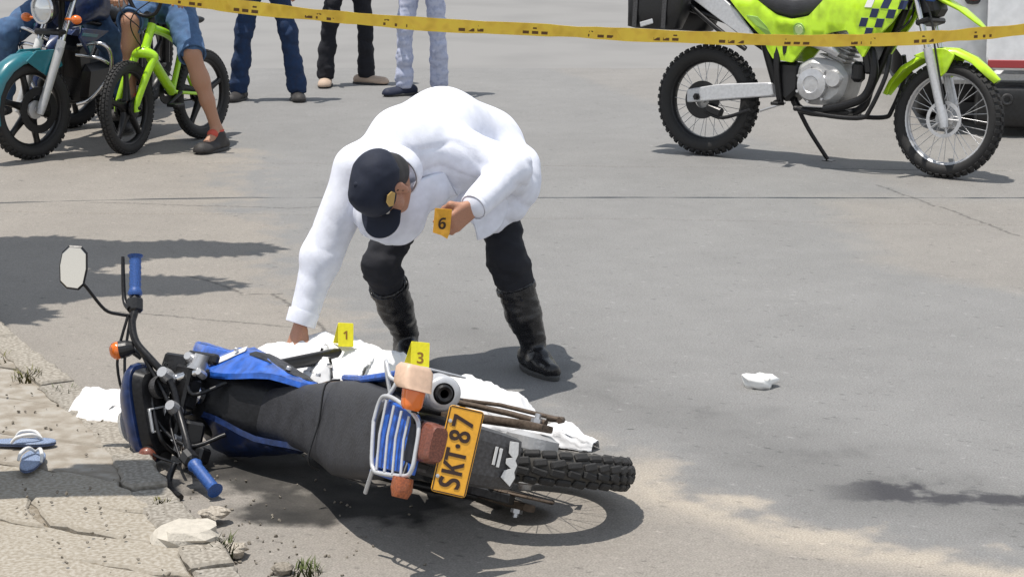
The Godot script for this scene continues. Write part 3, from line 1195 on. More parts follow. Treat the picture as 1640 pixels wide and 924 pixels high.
# ------------------------------------------------------------------ the fallen trail motorcycle (x forward, y up, z to its right, from the rear axle)
func build_fallen_bike() -> void:
	var f := thing("fallen_motorcycle", "blue and black trail motorcycle lying on its left side with a yellow number plate", "motorcycle", Vector3(0.0433, 0.142, -5.951))
	f.basis = Basis(Vector3(-0.4848, -0.1392, -0.8635), Vector3(-0.8461, 0.3249, 0.4226), Vector3(0.2217, 0.9354, -0.2753)).orthonormalized().scaled(Vector3.ONE * 0.993)
	wheel(f, "rear", v3(0, 0, 0.005), 0.318, 0.047, 0.232, "trail", Basis(v3(0.886, -0.46, -0.03).normalized(), -deg_to_rad(7.0)), true, null, M["rubber_dusty"])
	var steer := Basis(v3(1, 0, 0), -0.1)
	wheel(f, "front", v3(1.33, 0.0, 0.08), 0.335, 0.042, 0.27, "wire", steer)
	var g := Geo.new()
	# swingarm, axle, chain side
	for s in [-1, 1]:
		g = Geo.new()
		g.loft([sec(v3(-0.06, -0.005, s * 0.118), v3(0, 1, 0), v3(0, 0, 1), 0.02, 0.011, 12, 5), sec(v3(0.03, 0.0, s * 0.118), v3(0, 1, 0), v3(0, 0, 1), 0.03, 0.013, 12, 5), sec(v3(0.30, 0.045, s * 0.105), v3(0, 1, 0), v3(0, 0, 1), 0.028, 0.014, 12, 5), sec(v3(0.46, 0.07, s * 0.09), v3(0, 1, 0), v3(0, 0, 1), 0.034, 0.02, 12, 5)])
		part("swingarm", g, M["rusty"], f)
		g = Geo.new()
		g.lathe([Vector2(0, 0), Vector2(0.018, 0), Vector2(0.018, 0.014), Vector2(0.009, 0.014), Vector2(0.009, 0.03), Vector2(0, 0.03)], 6, Transform3D(Basis(Vector3(1, 0, 0), PI / 2 * s), v3(0, 0, s * 0.128)), false)
		part("axle_nut", g, M["alloy"], f)
	g = Geo.new()
	g.lathe([Vector2(0.04, -0.004), Vector2(0.10, -0.004), Vector2(0.106, 0), Vector2(0.10, 0.004), Vector2(0.04, 0.004)], 40, spin(v3(0, 0, -0.088)), false, true)
	part("sprocket", g, M["rusty"], f)
	g = Geo.new()
	for s in [-1, 1]:
		g.tube([v3(-0.02, s * 0.103, -0.088), v3(0.25, 0.05 + s * 0.07, -0.088), v3(0.5, 0.09 + s * 0.035, -0.088)], 0.008, 6)
	part("chain", g, M["black_metal"], f)
	g = Geo.new()
	g.slab([Vector2(-0.08, 0.08), Vector2(0.05, 0.135), Vector2(0.4, 0.165), Vector2(0.44, 0.12), Vector2(0.1, 0.105), Vector2(-0.06, 0.05)], 0.03, Transform3D(Basis(), v3(0, 0, -0.104)), 0.004)
	part("chain_guard", g, M["black_plastic"], f)
	# drum brake rod and torque arm on the right
	g = Geo.new()
	g.tube([v3(-0.02, -0.06, 0.155), v3(0.22, 0.01, 0.16), v3(0.45, 0.03, 0.15)], 0.0065, 6)
	g.tube([v3(-0.05, -0.045, 0.15), v3(-0.02, -0.075, 0.155), v3(0.0, -0.03, 0.15)], 0.01, 6)
	part("brake_rod", g, M["rusty"], f)
	g = Geo.new()
	g.tube([v3(-0.02, -0.02, 0.135), v3(0.14, 0.02, 0.14), v3(0.36, 0.1, 0.14)], 0.009, 6)
	part("torque_arm", g, M["rusty"], f)
	g = Geo.new()
	g.lathe([Vector2(0, 0.03), Vector2(0.07, 0.03), Vector2(0.08, 0.05), Vector2(0.08, 0.085), Vector2(0.05, 0.1), Vector2(0, 0.1)], 28, spin(v3(0, 0, 0.0)), false)
	part("brake_drum", g, M["cast_alloy"], f)
	g = Geo.new()
	g.hose([v3(0.08, 0.1, -0.12), v3(0.12, 0.25, -0.125), v3(0.2, 0.42, -0.12)], 0.014, 8)
	part("rear_shock", g, M["black_metal"], f)
	# engine and frame
	g = Geo.new()
	g.box(v3(0.62, 0.05, 0.03), v3(0.32, 0.22, 0.16), Basis(), 0.03)
	g.lathe([Vector2(0, -0.14), Vector2(0.08, -0.14), Vector2(0.095, -0.11), Vector2(0.095, 0.03), Vector2(0.08, 0.05), Vector2(0, 0.05)], 28, spin(v3(0.56, 0.04, 0)), false)
	part("engine", g, M["cast_alloy"], f)
	g = Geo.new()
	for k in 8:
		g.box(v3(0.72 + 0.004 * k, 0.18 + 0.024 * k, 0.0), v3(0.15, 0.008, 0.15), Basis(v3(0, 0, 1), -0.25), 0.002)
	g.box(v3(0.74, 0.27, 0), v3(0.1, 0.24, 0.1), Basis(v3(0, 0, 1), -0.25), 0.01)
	part("cylinder_fins", g, M["black_metal"], f)
	g = Geo.new()
	g.hose([v3(1.0, 0.62, 0), v3(0.95, 0.35, 0), v3(0.86, 0.02, 0), v3(0.7, -0.08, 0), v3(0.44, -0.05, 0)], 0.02, 10)
	for s in [-1, 1]:
		g.hose([v3(0.98, 0.60, 0), v3(0.7, 0.38, s * 0.06), v3(0.35, 0.41, s * 0.09), v3(-0.2, 0.52, s * 0.09)], 0.014, 8)
		g.hose([v3(0.42, 0.45, s * 0.08), v3(0.42, 0.2, s * 0.1), v3(0.46, -0.03, s * 0.08)], 0.016, 8)
	part("frame", g, M["black_metal"], f)
	g = Geo.new()
	g.tube([v3(0.44, 0.0, 0.08), v3(0.44, 0.02, 0.14)], 0.01, 8)
	g.box(v3(0.44, 0.06, 0.145), v3(0.05, 0.09, 0.02), Basis(), 0.004)
	part("footpeg", g, M["black_metal"], f)
	# exhaust
	g = Geo.new()
	g.hose([v3(0.82, 0.33, 0.05), v3(0.95, 0.25, 0.1), v3(0.75, 0.12, 0.14), v3(0.45, 0.22, 0.15), v3(0.22, 0.33, 0.165)], 0.019, 10)
	part("exhaust_pipe", g, M["rusty"], f)
	var ed := (v3(0.22, 0.335, 0.165) - v3(-0.28, 0.47, 0.146)).normalized()
	var eb := along(ed)
	g = Geo.new()
	g.lathe([Vector2(0.03, 0.0), Vector2(0.043, 0.0), Vector2(0.05, 0.012), Vector2(0.052, 0.1), Vector2(0.052, 0.44), Vector2(0.025, 0.52), Vector2(0.018, 0.54), Vector2(0.0, 0.54)], 32, Transform3D(eb, v3(-0.28, 0.47, 0.146)), true)
	part("muffler", g, M["silver_paint"], f)
	g = Geo.new()
	g.lathe([Vector2(0.012, 0.03), Vector2(0.012, -0.008), Vector2(0.02, -0.012), Vector2(0.024, -0.006), Vector2(0.028, 0.004), Vector2(0.04, 0.008), Vector2(0.04, 0.03)], 28, Transform3D(eb, v3(-0.28, 0.47, 0.146)), false, true)
	part("muffler_tip", g, M["black_metal"], f)
	g = Geo.new()
	g.slab([Vector2(-0.18, 0.36), Vector2(-0.2, 0.5), Vector2(0.0, 0.47), Vector2(0.18, 0.4), Vector2(0.14, 0.31)], 0.006, Transform3D(Basis(), v3(0, 0, 0.205)), 0.002)
	part("heat_shield", g, M["silver_paint"], f)
	# rear mudguard: a channel that runs back over the wheel and ends in a flap
	g = Geo.new()
	var rings := []
	for q in [[v3(0.28, 0.36, 0), 0.07, v3(-0.2, 1, 0)], [v3(0.05, 0.42, 0), 0.08, v3(0.1, 1, 0)], [v3(-0.16, 0.46, 0), 0.085, v3(0.2, 1, 0)], [v3(-0.30, 0.45, 0), 0.085, v3(-0.4, 1, 0)], [v3(-0.375, 0.395, 0), 0.084, v3(-0.9, 0.5, 0)], [v3(-0.385, 0.32, 0), 0.08, v3(-1, 0.12, 0)], [v3(-0.372, 0.245, 0), 0.073, v3(-1, -0.1, 0)]]:
		var ring := PackedVector3Array()
		var un: Vector3 = q[2].normalized()
		for pt in [[-1.0, -0.035], [-0.9, -0.008], [-0.55, 0.0], [0.55, 0.0], [0.9, -0.008], [1.0, -0.035], [0.93, -0.04], [0.84, -0.014], [0.5, -0.006], [-0.5, -0.006], [-0.84, -0.014], [-0.93, -0.04]]:
			ring.append(q[0] + v3(0, 0, 1) * q[1] * pt[0] + un * pt[1])
		rings.append(ring)
	g.loft(rings, true, false)
	part("rear_mudguard", g, M["grey_plastic"], f)
	# worn white lettering on the flap
	var db := Basis(v3(0.12, 0.99, 0), v3(0, 0, 1), v3(-0.99, 0.12, 0))
	db = Basis(v3(0, 0, 1), v3(0.1, 0.995, 0).normalized(), v3(-0.995, 0.1, 0).normalized())
	for d in [[[Vector2(-0.06, -0.008), Vector2(-0.04, 0.024), Vector2(-0.02, 0.018), Vector2(-0.012, 0.0), Vector2(-0.002, 0.018), Vector2(0.012, 0.02), Vector2(0.018, 0.002), Vector2(0.028, 0.016), Vector2(0.06, 0.02), Vector2(0.062, -0.006), Vector2(0.03, -0.012), Vector2(0.012, -0.008), Vector2(0.0, -0.016), Vector2(-0.02, -0.012), Vector2(-0.034, -0.018)], v3(-0.389, 0.275, 0.0)], [[Vector2(-0.026, -0.004), Vector2(-0.026, 0.005), Vector2(0.026, 0.005), Vector2(0.026, -0.004)], v3(-0.391, 0.318, 0.01)], [[Vector2(-0.022, -0.004), Vector2(-0.022, 0.004), Vector2(0.028, 0.004), Vector2(0.028, -0.004)], v3(-0.391, 0.333, 0.01)]]:
		g = Geo.new()
		g.slab(d[0], 0.003, Transform3D(db, d[1]), 0.0005)
		part("flap_lettering", g, M["white_decal"], f)
	# number plate
	var pn := v3(-0.93, 0.36, 0).normalized()
	var pb := Basis(v3(0, 0, 1), pn.cross(v3(0, 0, 1)), pn)
	if pb.y.y < 0:
		pb = Basis(-pb.x, -pb.y, pb.z)
	# seen from behind, the machine's right is the reader's right
	pb = Basis(v3(0, 0, 1), v3(0.36, 0.93, 0).normalized(), pn)
	var pc := v3(-0.415, 0.462, 0.003)
	g = Geo.new()
	g.slab(rounded_rect(0.236, 0.096, 0.010), 0.004, Transform3D(pb, pc), 0.001)
	part("number_plate", g, M["plate_yellow"], f)
	var plate: Node3D = f.get_node("number_plate")
	g = Geo.new()
	for q in [[v3(0, 0.0445, 0), v3(0.226, 0.0028, 0.0012)], [v3(0, -0.0445, 0), v3(0.226, 0.0028, 0.0012)], [v3(-0.1145, 0, 0), v3(0.0028, 0.086, 0.0012)], [v3(0.1145, 0, 0), v3(0.0028, 0.086, 0.0012)]]:
		g.box(pc + pb * (q[0] + v3(0, 0, 0.0026)), q[1], pb, 0.0003)
	part("plate_border", g, M["plate_ink"], plate)
	var fnt := SystemFont.new()
	fnt.font_names = PackedStringArray(["Droid Sans"])
	fnt.font_weight = 700
	var letters := ["S", "K", "T", "·", "8", "7"]
	var px := [-0.085, -0.048, -0.011, 0.013, 0.041, 0.079]
	for i in letters.size():
		var tm := TextMesh.new()
		tm.font = fnt
		tm.text = letters[i]
		tm.font_size = 64
		tm.pixel_size = 0.00125
		tm.depth = 0.0016
		var w := 0.82
		part_mesh("plate_letter", tm, M["plate_ink"], plate, Transform3D(pb * Basis.from_scale(v3(w, 0.98, 1)), pc + pb * v3(px[i], 0.002, 0.003)))
	g = Geo.new()
	for zz in [-0.075, 0.075]:
		g.lathe([Vector2(0, 0.004), Vector2(0.005, 0.003), Vector2(0.006, 0.0), Vector2(0, 0)], 10, Transform3D(pb * Basis(Vector3(1, 0, 0), PI / 2), pc + pb * v3(zz, 0.038, 0.002)), false)
	part("plate_bolt", g, M["alloy"], plate)
	g = Geo.new()
	g.box(v3(-0.36, 0.49, 0.0), v3(0.1, 0.06, 0.04), pb, 0.008)
	part("plate_bracket", g, M["black_plastic"], f)
	# tail lamp
	g = Geo.new()
	g.loft([sec(v3(-0.34, 0.520, 0.008), v3(0, 1, 0), v3(0, 0, 1), 0.030, 0.056, 16, 4), sec(v3(-0.385, 0.520, 0.008), v3(0, 1, 0), v3(0, 0, 1), 0.030, 0.054, 16, 4), sec(v3(-0.405, 0.518, 0.008), v3(0, 1, 0), v3(0, 0, 1), 0.023, 0.046, 16, 4)], true, true)
	part("tail_lamp", g, M["faded_lens"], f)
	g = Geo.new()
	g.box(v3(-0.3, 0.515, 0.0), v3(0.08, 0.07, 0.13), Basis(), 0.012)
	part("tail_lamp_housing", g, M["black_plastic"], f)
	# indicators at the tail
	g = Geo.new()
	g.tube([v3(-0.3, 0.55, 0.05), v3(-0.31, 0.57, 0.12)], 0.009, 8)
	part("indicator_stalk", g, M["black_plastic"], f)
	g = Geo.new()
	g.loft([sec(v3(-0.325, 0.582, 0.082), v3(1, 0, 0), v3(0, 1, 0), 0.02, 0.02, 14, 3), sec(v3(-0.325, 0.582, 0.095), v3(1, 0, 0), v3(0, 1, 0), 0.027, 0.027, 14, 3), sec(v3(-0.32, 0.582, 0.135), v3(1, 0, 0), v3(0, 1, 0), 0.03, 0.03, 14, 3)], true, true)
	part("rear_indicator_lens", g, M["orange_lens"], f)
	g = Geo.new()
	g.loft([sec(v3(-0.32, 0.582, 0.136), v3(1, 0, 0), v3(0, 1, 0), 0.04, 0.043, 16, 4), sec(v3(-0.31, 0.584, 0.148), v3(1, 0, 0), v3(0, 1, 0), 0.044, 0.047, 16, 4), sec(v3(-0.3, 0.584, 0.19), v3(1, 0, 0), v3(0, 1, 0), 0.044, 0.046, 16, 4), sec(v3(-0.295, 0.582, 0.203), v3(1, 0, 0), v3(0, 1, 0), 0.036, 0.036, 16, 4)], true, true)
	part("rear_indicator_housing", g, M["pale_lens"], f)
	g = Geo.new()
	g.tube([v3(-0.3, 0.54, -0.05), v3(-0.32, 0.555, -0.1)], 0.009, 8)
	part("indicator_stalk", g, M["black_plastic"], f)
	g = Geo.new()
	g.loft([sec(v3(-0.325, 0.557, -0.098), v3(1, 0, 0), v3(0, 1, 0), 0.026, 0.026, 14, 3), sec(v3(-0.33, 0.557, -0.13), v3(1, 0, 0), v3(0, 1, 0), 0.028, 0.028, 14, 3), sec(v3(-0.33, 0.557, -0.152), v3(1, 0, 0), v3(0, 1, 0), 0.02, 0.02, 14, 3)], true, true)
	part("rear_indicator_lens", g, M["amber_lens"], f)
	# luggage rack: a bright loop with four bars over a blue plate
	g = Geo.new()
	g.hose([v3(-0.135, 0.588, 0.03), v3(-0.14, 0.587, 0.085), v3(-0.165, 0.585, 0.105), v3(-0.22, 0.575, 0.10), v3(-0.31, 0.56, 0.072), v3(-0.345, 0.555, 0.04), v3(-0.355, 0.553, -0.03), v3(-0.355, 0.553, -0.07), v3(-0.33, 0.556, -0.093), v3(-0.22, 0.578, -0.103), v3(-0.19, 0.582, -0.097), v3(-0.17, 0.585, -0.07), v3(-0.135, 0.588, 0.03)], 0.0062, 8, 4)
	part("rack_loop", g, M["silver_paint"], f)
	for k in 4:
		g = Geo.new()
		var x := -0.2 - 0.038 * k
		g.tube([v3(x - 0.006, 0.581 - 0.006 * k, -0.096), v3(x + 0.018, 0.584 - 0.006 * k, 0.0), v3(x + 0.024, 0.584 - 0.007 * k, 0.095 - 0.01 * k)], 0.0043, 6)
		part("rack_bar", g, M["silver_paint"], f)
	g = Geo.new()
	g.slab([Vector2(-0.14, -0.092), Vector2(-0.345, -0.086), Vector2(-0.35, 0.035), Vector2(-0.30, 0.075), Vector2(-0.15, 0.098)], 0.012, Transform3D(Basis(v3(1, 0.12, 0).normalized(), v3(0, 0, 1), v3(0, 1, 0)), v3(0, 0.578, 0)), 0.003)
	part("tail_cover", g, M["blue_paint"], f)
	g = Geo.new()
	g.hose([v3(-0.135, 0.56, 0.12), v3(-0.125, 0.58, 0.175), v3(-0.12, 0.585, 0.2), v3(-0.15, 0.578, 0.16), v3(-0.18, 0.57, 0.15), v3(-0.17, 0.575, 0.115), v3(-0.145, 0.58, 0.09)], 0.006, 8, 3)
	part("grab_rail", g, M["silver_paint"], f)
	g = Geo.new()
	g.tube([v3(-0.17, 0.575, -0.1), v3(-0.12, 0.556, -0.168)], 0.006, 6)
	part("grab_rail", g, M["silver_paint"], f)
	# side panels at the tail
	for s in [1, -1]:
		g = Geo.new()
		g.slab([Vector2(0.45, 0.44), Vector2(0.1, 0.545), Vector2(-0.13, 0.56), Vector2(-0.22, 0.53), Vector2(-0.05, 0.46), Vector2(0.3, 0.33)], 0.02, Transform3D(Basis(), v3(0, 0, s * 0.135)), 0.005, func(w: Vector3): return w + v3(0, 0, (0.045 if s > 0 else 0.02) * s * clampf(-w.x * 3.0 + 0.4, 0, 1) - (0.0 if s > 0 else -0.05)))
		part("side_panel", g, M["blue_paint"], f)
	# seat
	g = Geo.new()
	rings = []
	for q in [[-0.165, 0.545, 0.06, 0.025, 0.0], [-0.15, 0.545, 0.105, 0.045, 0.0], [-0.1, 0.545, 0.125, 0.055, 0.0], [0.05, 0.538, 0.14, 0.06, -0.004], [0.2, 0.515, 0.142, 0.06, -0.01], [0.33, 0.495, 0.13, 0.055, -0.006], [0.5, 0.48, 0.11, 0.052, -0.004], [0.68, 0.485, 0.09, 0.052, -0.012], [0.82, 0.51, 0.078, 0.05, -0.026], [0.91, 0.54, 0.064, 0.046, -0.03], [0.945, 0.55, 0.045, 0.03, -0.032]]:
		var r := sec(v3(q[0], q[1] - 0.02, q[4]), v3(0, 0, 1), v3(0, 1, 0), q[2], q[3], 28, 3.2)
		rings.append(r)
	g.loft(rings, true, true)
	part("seat", g, M["seat_vinyl"], f)
	g = Geo.new()
	g.hose([v3(0.33, 0.50, -0.15), v3(0.333, 0.541, -0.125), v3(0.337, 0.533, -0.01), v3(0.333, 0.541, 0.1), v3(0.33, 0.5, 0.125)], 0.003, 6)
	part("seat_seam", g, M["black_plastic"], f)
	g = Geo.new()
	g.hose([v3(0.93, 0.49, -0.1), v3(0.95, 0.57, -0.085), v3(0.955, 0.595, -0.03), v3(0.95, 0.58, 0.025), v3(0.93, 0.5, 0.04)], 0.007, 8)
	part("seat_strap", g, M["black_plastic"], f)
	# seams and fastenings that the covers show
	g = Geo.new()
	g.hose([v3(-0.12, 0.50, -0.135), v3(0.05, 0.487, -0.148), v3(0.25, 0.462, -0.148), v3(0.5, 0.43, -0.118), v3(0.72, 0.45, -0.10)], 0.0028, 6)
	part("seat_piping", g, M["grey_plastic"], f)
	for q in [v3(0.95, 0.592, 0.150), v3(0.72, 0.50, 0.128), v3(0.60, 0.45, 0.128), v3(0.2, 0.50, 0.145), v3(0.02, 0.53, 0.15)]:
		g = Geo.new()
		g.lathe([Vector2(0, 0.006), Vector2(0.006, 0.006), Vector2(0.008, 0.003), Vector2(0.008, -0.006), Vector2(0, -0.006)], 10, Transform3D(Basis(v3(1, 0, 0), PI / 2), q), false)
		part("cover_bolt", g, M["alloy"], f)
	# tank
	g = Geo.new()
	rings = []
	for q in [[0.64, 0.42, 0.07, 0.05], [0.76, 0.445, 0.10, 0.075], [0.87, 0.49, 0.118, 0.09], [0.96, 0.56, 0.124, 0.105], [1.05, 0.6, 0.11, 0.1], [1.12, 0.61, 0.07, 0.06]]:
		rings.append(sec(v3(q[0], q[1], -0.02), v3(0, 0, 1), v3(0, 1, 0), q[2], q[3], 24, 2.8))
	g.loft(rings)
	part("tank", g, M["black_plastic"], f)
	g = Geo.new()
	g.lathe([Vector2(0, 0.016), Vector2(0.012, 0.016), Vector2(0.014, 0.008), Vector2(0.03, 0.008), Vector2(0.036, 0.0), Vector2(0.036, -0.02), Vector2(0, -0.02)], 24, Transform3D(along(v3(-0.4, 1, 0)), v3(0.965, 0.695, -0.018)), false)
	part("filler_cap", g, M["chrome"], f)
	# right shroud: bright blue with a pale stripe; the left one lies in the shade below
	var shp := [Vector2(1.085, 0.70), Vector2(1.05, 0.725), Vector2(0.85, 0.64), Vector2(0.6, 0.53), Vector2(0.56, 0.47), Vector2(0.72, 0.44), Vector2(0.9, 0.5), Vector2(1.0, 0.56), Vector2(1.07, 0.64)]
	for s in [1, -1]:
		var wrp := func(x, y): return 0.105 + 0.075 * smoothstep(0.6, 1.05, x) - 0.1 * smoothstep(0.53, 0.67, y) + (0.02 if s < 0 else 0.0)
		g = Geo.new()
		var sub := []
		for i in shp.size():
			for k in 4:
				sub.append(shp[i].lerp(shp[(i + 1) % shp.size()], k / 4.0) - Vector2(0, 0.03))
		g.panel(sub, 0.018, s, wrp, 0.04)
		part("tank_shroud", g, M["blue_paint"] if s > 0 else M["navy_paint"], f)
	g = Geo.new()
	g.slab(sub_poly([Vector2(1.02, 0.69), Vector2(0.985, 0.685), Vector2(0.93, 0.60), Vector2(0.955, 0.585)], 4), 0.004, Transform3D(), 0.001, func(w: Vector3): return v3(w.x, w.y - 0.03, w.z + 0.010 + (0.10 + 0.075 * smoothstep(0.6, 1.05, w.x) - 0.1 * smoothstep(0.56, 0.70, w.y))))
	part("shroud_stripe", g, M["white_decal"], f)
	# dark panel set into the right shroud, leaving a blue rim
	g = Geo.new()
	g.panel(sub_poly([Vector2(0.92, 0.575), Vector2(0.63, 0.485), Vector2(0.60, 0.445), Vector2(0.72, 0.425), Vector2(0.88, 0.475)], 3), 0.012, 1.0, func(x, y): return 0.110 + 0.075 * smoothstep(0.6, 1.05, x) - 0.1 * smoothstep(0.53, 0.67, y), 0.04, 0.006)
	part("shroud_inset", g, M["black_plastic"], f)
	# coils, looms and brackets crowded round the steering head
	for q in [[v3(0.97, 0.72, -0.02), v3(0.09, 0.05, 0.10), 0.3], [v3(0.93, 0.68, -0.14), v3(0.08, 0.06, 0.08), -0.2], [v3(1.0, 0.76, 0.06), v3(0.10, 0.03, 0.07), 0.6], [v3(0.88, 0.66, -0.2), v3(0.06, 0.05, 0.05), 0.4], [v3(1.0, 0.74, -0.21), v3(0.07, 0.05, 0.07), 0.1], [v3(0.94, 0.70, 0.10), v3(0.13, 0.03, 0.035), 0.45]]:
		g = Geo.new()
		g.box(q[0], q[1], Basis(v3(0.3, 0.2, 1).normalized(), q[2]), 0.008)
		part("steering_bracket", g, M["black_plastic"], f)
	for q in [[v3(0.96, 0.765, 0.015), v3(0.92, 0.71, 0.06), 0.017], [v3(0.90, 0.73, -0.10), v3(0.93, 0.70, -0.20), 0.010], [v3(0.86, 0.72, -0.18), v3(0.90, 0.69, -0.25), 0.012]]:
		g = Geo.new()
		g.tube([q[0], q[0].lerp(q[1], 0.1), q[0].lerp(q[1], 0.9), q[1]], [q[2] * 0.8, q[2], q[2], q[2] * 0.8], 12)
		part("control_barrel", g, M["chrome"], f)
	for q in [[v3(0.98, 0.80, 0.06), v3(1.0, 0.82, -0.05), v3(0.95, 0.78, -0.14), v3(0.88, 0.70, -0.18), v3(0.86, 0.60, -0.12)], [v3(1.0, 0.85, 0.03), v3(0.96, 0.82, -0.08), v3(0.92, 0.78, -0.18), v3(0.95, 0.70, -0.22)], [v3(1.02, 0.70, 0.1), v3(0.95, 0.74, 0.06), v3(0.91, 0.72, -0.02), v3(0.90, 0.62, 0.04)]]:
		g = Geo.new()
		g.hose(q, 0.007, 7)
		part("wiring_loom", g, M["black_plastic"], f)
	# forks, yokes, front mudguard
	for s in [-1, 1]:
		g = Geo.new()
		g.tube([v3(0.93, 0.74, s * 0.09 - 0.06), v3(1.12, 0.42, s * 0.09 + 0.02), v3(1.33, 0.06, s * 0.09 + 0.13)], [0.019, 0.019, 0.026], 12)
		part("fork_leg", g, M["black_metal"], f)
	for q in [[v3(0.95, 0.745, -0.055), 0.24], [v3(1.04, 0.6, -0.03), 0.22]]:
		g = Geo.new()
		g.box(q[0], v3(0.07, 0.03, q[1]), Basis(v3(0, 0, 1), 0.45), 0.008)
		part("fork_yoke", g, M["black_metal"], f)
	g = Geo.new()
	rings = []
	for k in 9:
		var a := -0.3 + k * 0.28
		var c := v3(1.36 + cos(a) * 0.44, 0.1 + sin(a) * 0.44, 0.1)
		rings.append(sec(c, v3(0, 0, 1), v3(cos(a), sin(a), 0), 0.06 - absf(k - 4) * 0.004, 0.012, 12, 2.5))
	g.loft(rings)
	part("front_mudguard", g, M["blue_paint"], f)
	# handlebar with grips, perches, levers, cables
	var bar := [v3(1.105, 0.908, 0.245), v3(1.08, 0.908, 0.195), v3(1.065, 0.912, 0.155), v3(1.03, 0.895, 0.10), v3(0.98, 0.845, 0.053), v3(0.94, 0.785, 0.0), v3(0.905, 0.752, -0.08), v3(0.81, 0.738, -0.165), v3(0.72, 0.747, -0.216), v3(0.66, 0.732, -0.25)]
	g = Geo.new()
	g.hose(bar, 0.0125, 10)
	part("handlebar", g, M["black_metal"], f)
	g = Geo.new()
	g.tube([v3(1.04, 0.905, 0.115), v3(0.88, 0.735, -0.13)], 0.008, 8)
	part("handlebar_brace", g, M["black_metal"], f)
	for q in [[v3(1.15, 0.925, 0.372), v3(1.105, 0.91, 0.245)], [v3(0.575, 0.706, -0.282), v3(0.705, 0.742, -0.222)]]:
		g = Geo.new()
		var pts := []
		var rr := []
		for k in 15:
			pts.append(q[0].lerp(q[1], k / 14.0))
			rr.append(0.0185 + (0.0015 if k % 2 == 0 else -0.0005) + (0.006 if k == 13 or k == 0 else 0.0))
		g.tube(pts, rr, 14)
		part("grip", g, M["grip_blue"], f)
		g = Geo.new()
		var dd: Vector3 = (q[1] - q[0]).normalized()
		g.box(q[1] + dd * 0.03, v3(0.045, 0.055, 0.045), along(dd), 0.01)
		part("switch_block", g, M["black_plastic"], f)
	g = Geo.new()
	g.hose([v3(1.085, 0.925, 0.2), v3(1.13, 0.935, 0.23), v3(1.18, 0.955, 0.36)], [0.009, 0.008, 0.006], 8)
	part("brake_lever", g, M["black_metal"], f)
	g = Geo.new()
	g.hose([v3(0.79, 0.77, -0.24), v3(0.75, 0.79, -0.29), v3(0.68, 0.80, -0.315), v3(0.62, 0.79, -0.325)], [0.01, 0.011, 0.012, 0.01], 8)
	part("clutch_lever", g, M["black_metal"], f)
	for q in [[v3(1.07, 0.93, 0.18), v3(1.09, 0.92, 0.02), v3(1.08, 0.84, -0.1), v3(1.05, 0.7, -0.05)], [v3(1.09, 0.915, 0.19), v3(1.06, 0.9, 0.0), v3(0.98, 0.84, -0.14), v3(1.0, 0.66, -0.07)], [v3(0.77, 0.76, -0.235), v3(0.95, 0.8, -0.22), v3(1.02, 0.8, -0.1), v3(1.04, 0.68, 0.02)], [v3(0.80, 0.75, -0.22), v3(0.93, 0.76, -0.12), v3(0.98, 0.73, -0.02), v3(0.98, 0.6, 0.1)]]:
		g = Geo.new()
		g.hose(q, 0.0048, 6)
		part("cable", g, M["black_plastic"], f)
	for q in [[v3(0.955, 0.80, 0.02), 0.03], [v3(0.915, 0.765, -0.075), 0.028], [v3(0.94, 0.74, 0.09), 0.022], [v3(0.9, 0.71, 0.05), 0.018], [v3(0.92, 0.73, -0.17), 0.02], [v3(0.86, 0.7, -0.21), 0.016]]:
		g = Geo.new()
		g.lathe([Vector2(0, -q[1]), Vector2(q[1] * 0.7, -q[1]), Vector2(q[1] * 0.8, 0), Vector2(q[1] * 0.6, q[1]), Vector2(0, q[1])], 12, Transform3D(along(v3(-0.5, 0.8, 0.3)), q[0]), false)
		part("bar_clamp", g, M["alloy"], f)
	g = Geo.new()
	g.loft([sec(v3(0.93, 0.72, 0.06), v3(1, 0, 0), v3(0, 1, 0), 0.03, 0.03, 12), sec(v3(0.92, 0.71, 0.11), v3(1, 0, 0), v3(0, 1, 0), 0.026, 0.024, 12)])
	part("ignition_barrel", g, M["alloy"], f)
	# headlamp cowl and instruments, leaning with the bars
	var cz := v3(-0.12, 0.28, 0.95).normalized()   # the long way, roughly the machine's right
	cz = (v3(1.04, 0.895, 0.045) - v3(1.0, 0.77, -0.27)).normalized()
	var cx := v3(0.9, 0.44, 0).normalized()
	cx = (cx - cz * cx.dot(cz)).normalized()
	var cy := cz.cross(cx)
	var cc := v3(1.03, 0.825, -0.115)
	g = Geo.new()
	rings = []
	for q in [[-0.035, 0.155, 0.07], [-0.02, 0.162, 0.076], [0.0, 0.15, 0.07], [0.03, 0.11, 0.055], [0.05, 0.06, 0.035]]:
		rings.append(sec(cc + cx * q[0], cz, cy, q[1], q[2], 24, 3.0))
	g.loft(rings, true, true)
	part("headlamp_cowl", g, M["navy_paint"], f)
	g = Geo.new()
	g.loft([sec(cc + cx * 0.05 - cz * 0.03, cz, cy, 0.06, 0.05, 20, 2.4), sec(cc + cx * 0.07 - cz * 0.03, cz, cy, 0.05, 0.042, 20, 2.4)])
	part("headlamp", g, M["lamp_glass"], f)
	g = Geo.new()
	g.loft([sec(cc - cx * 0.04, cz, cy, 0.143, 0.062, 20, 3.5), sec(cc - cx * 0.075, cz, cy, 0.125, 0.054, 20, 3.5)])
	part("instrument_panel", g, M["black_plastic"], f)
	g = Geo.new()
	for q in [[v3(0.036, 0.005, 0), v3(0.006, 0.07, 0.0)], [v3(-0.036, 0.005, 0), v3(0.006, 0.07, 0)], [v3(0, 0.037, 0), v3(0.07, 0.008, 0)], [v3(0, -0.03, 0), v3(0.07, 0.008, 0)]]:
		g.box(cc - cx * 0.078 + cz * (q[0].x - 0.025) + cy * q[0].y, v3(q[1].x, q[1].y, 0.01), Basis(cz, cy, -cx), 0.002)
	part("instrument_bezel", g, M["silver_paint"], f)
	g = Geo.new()
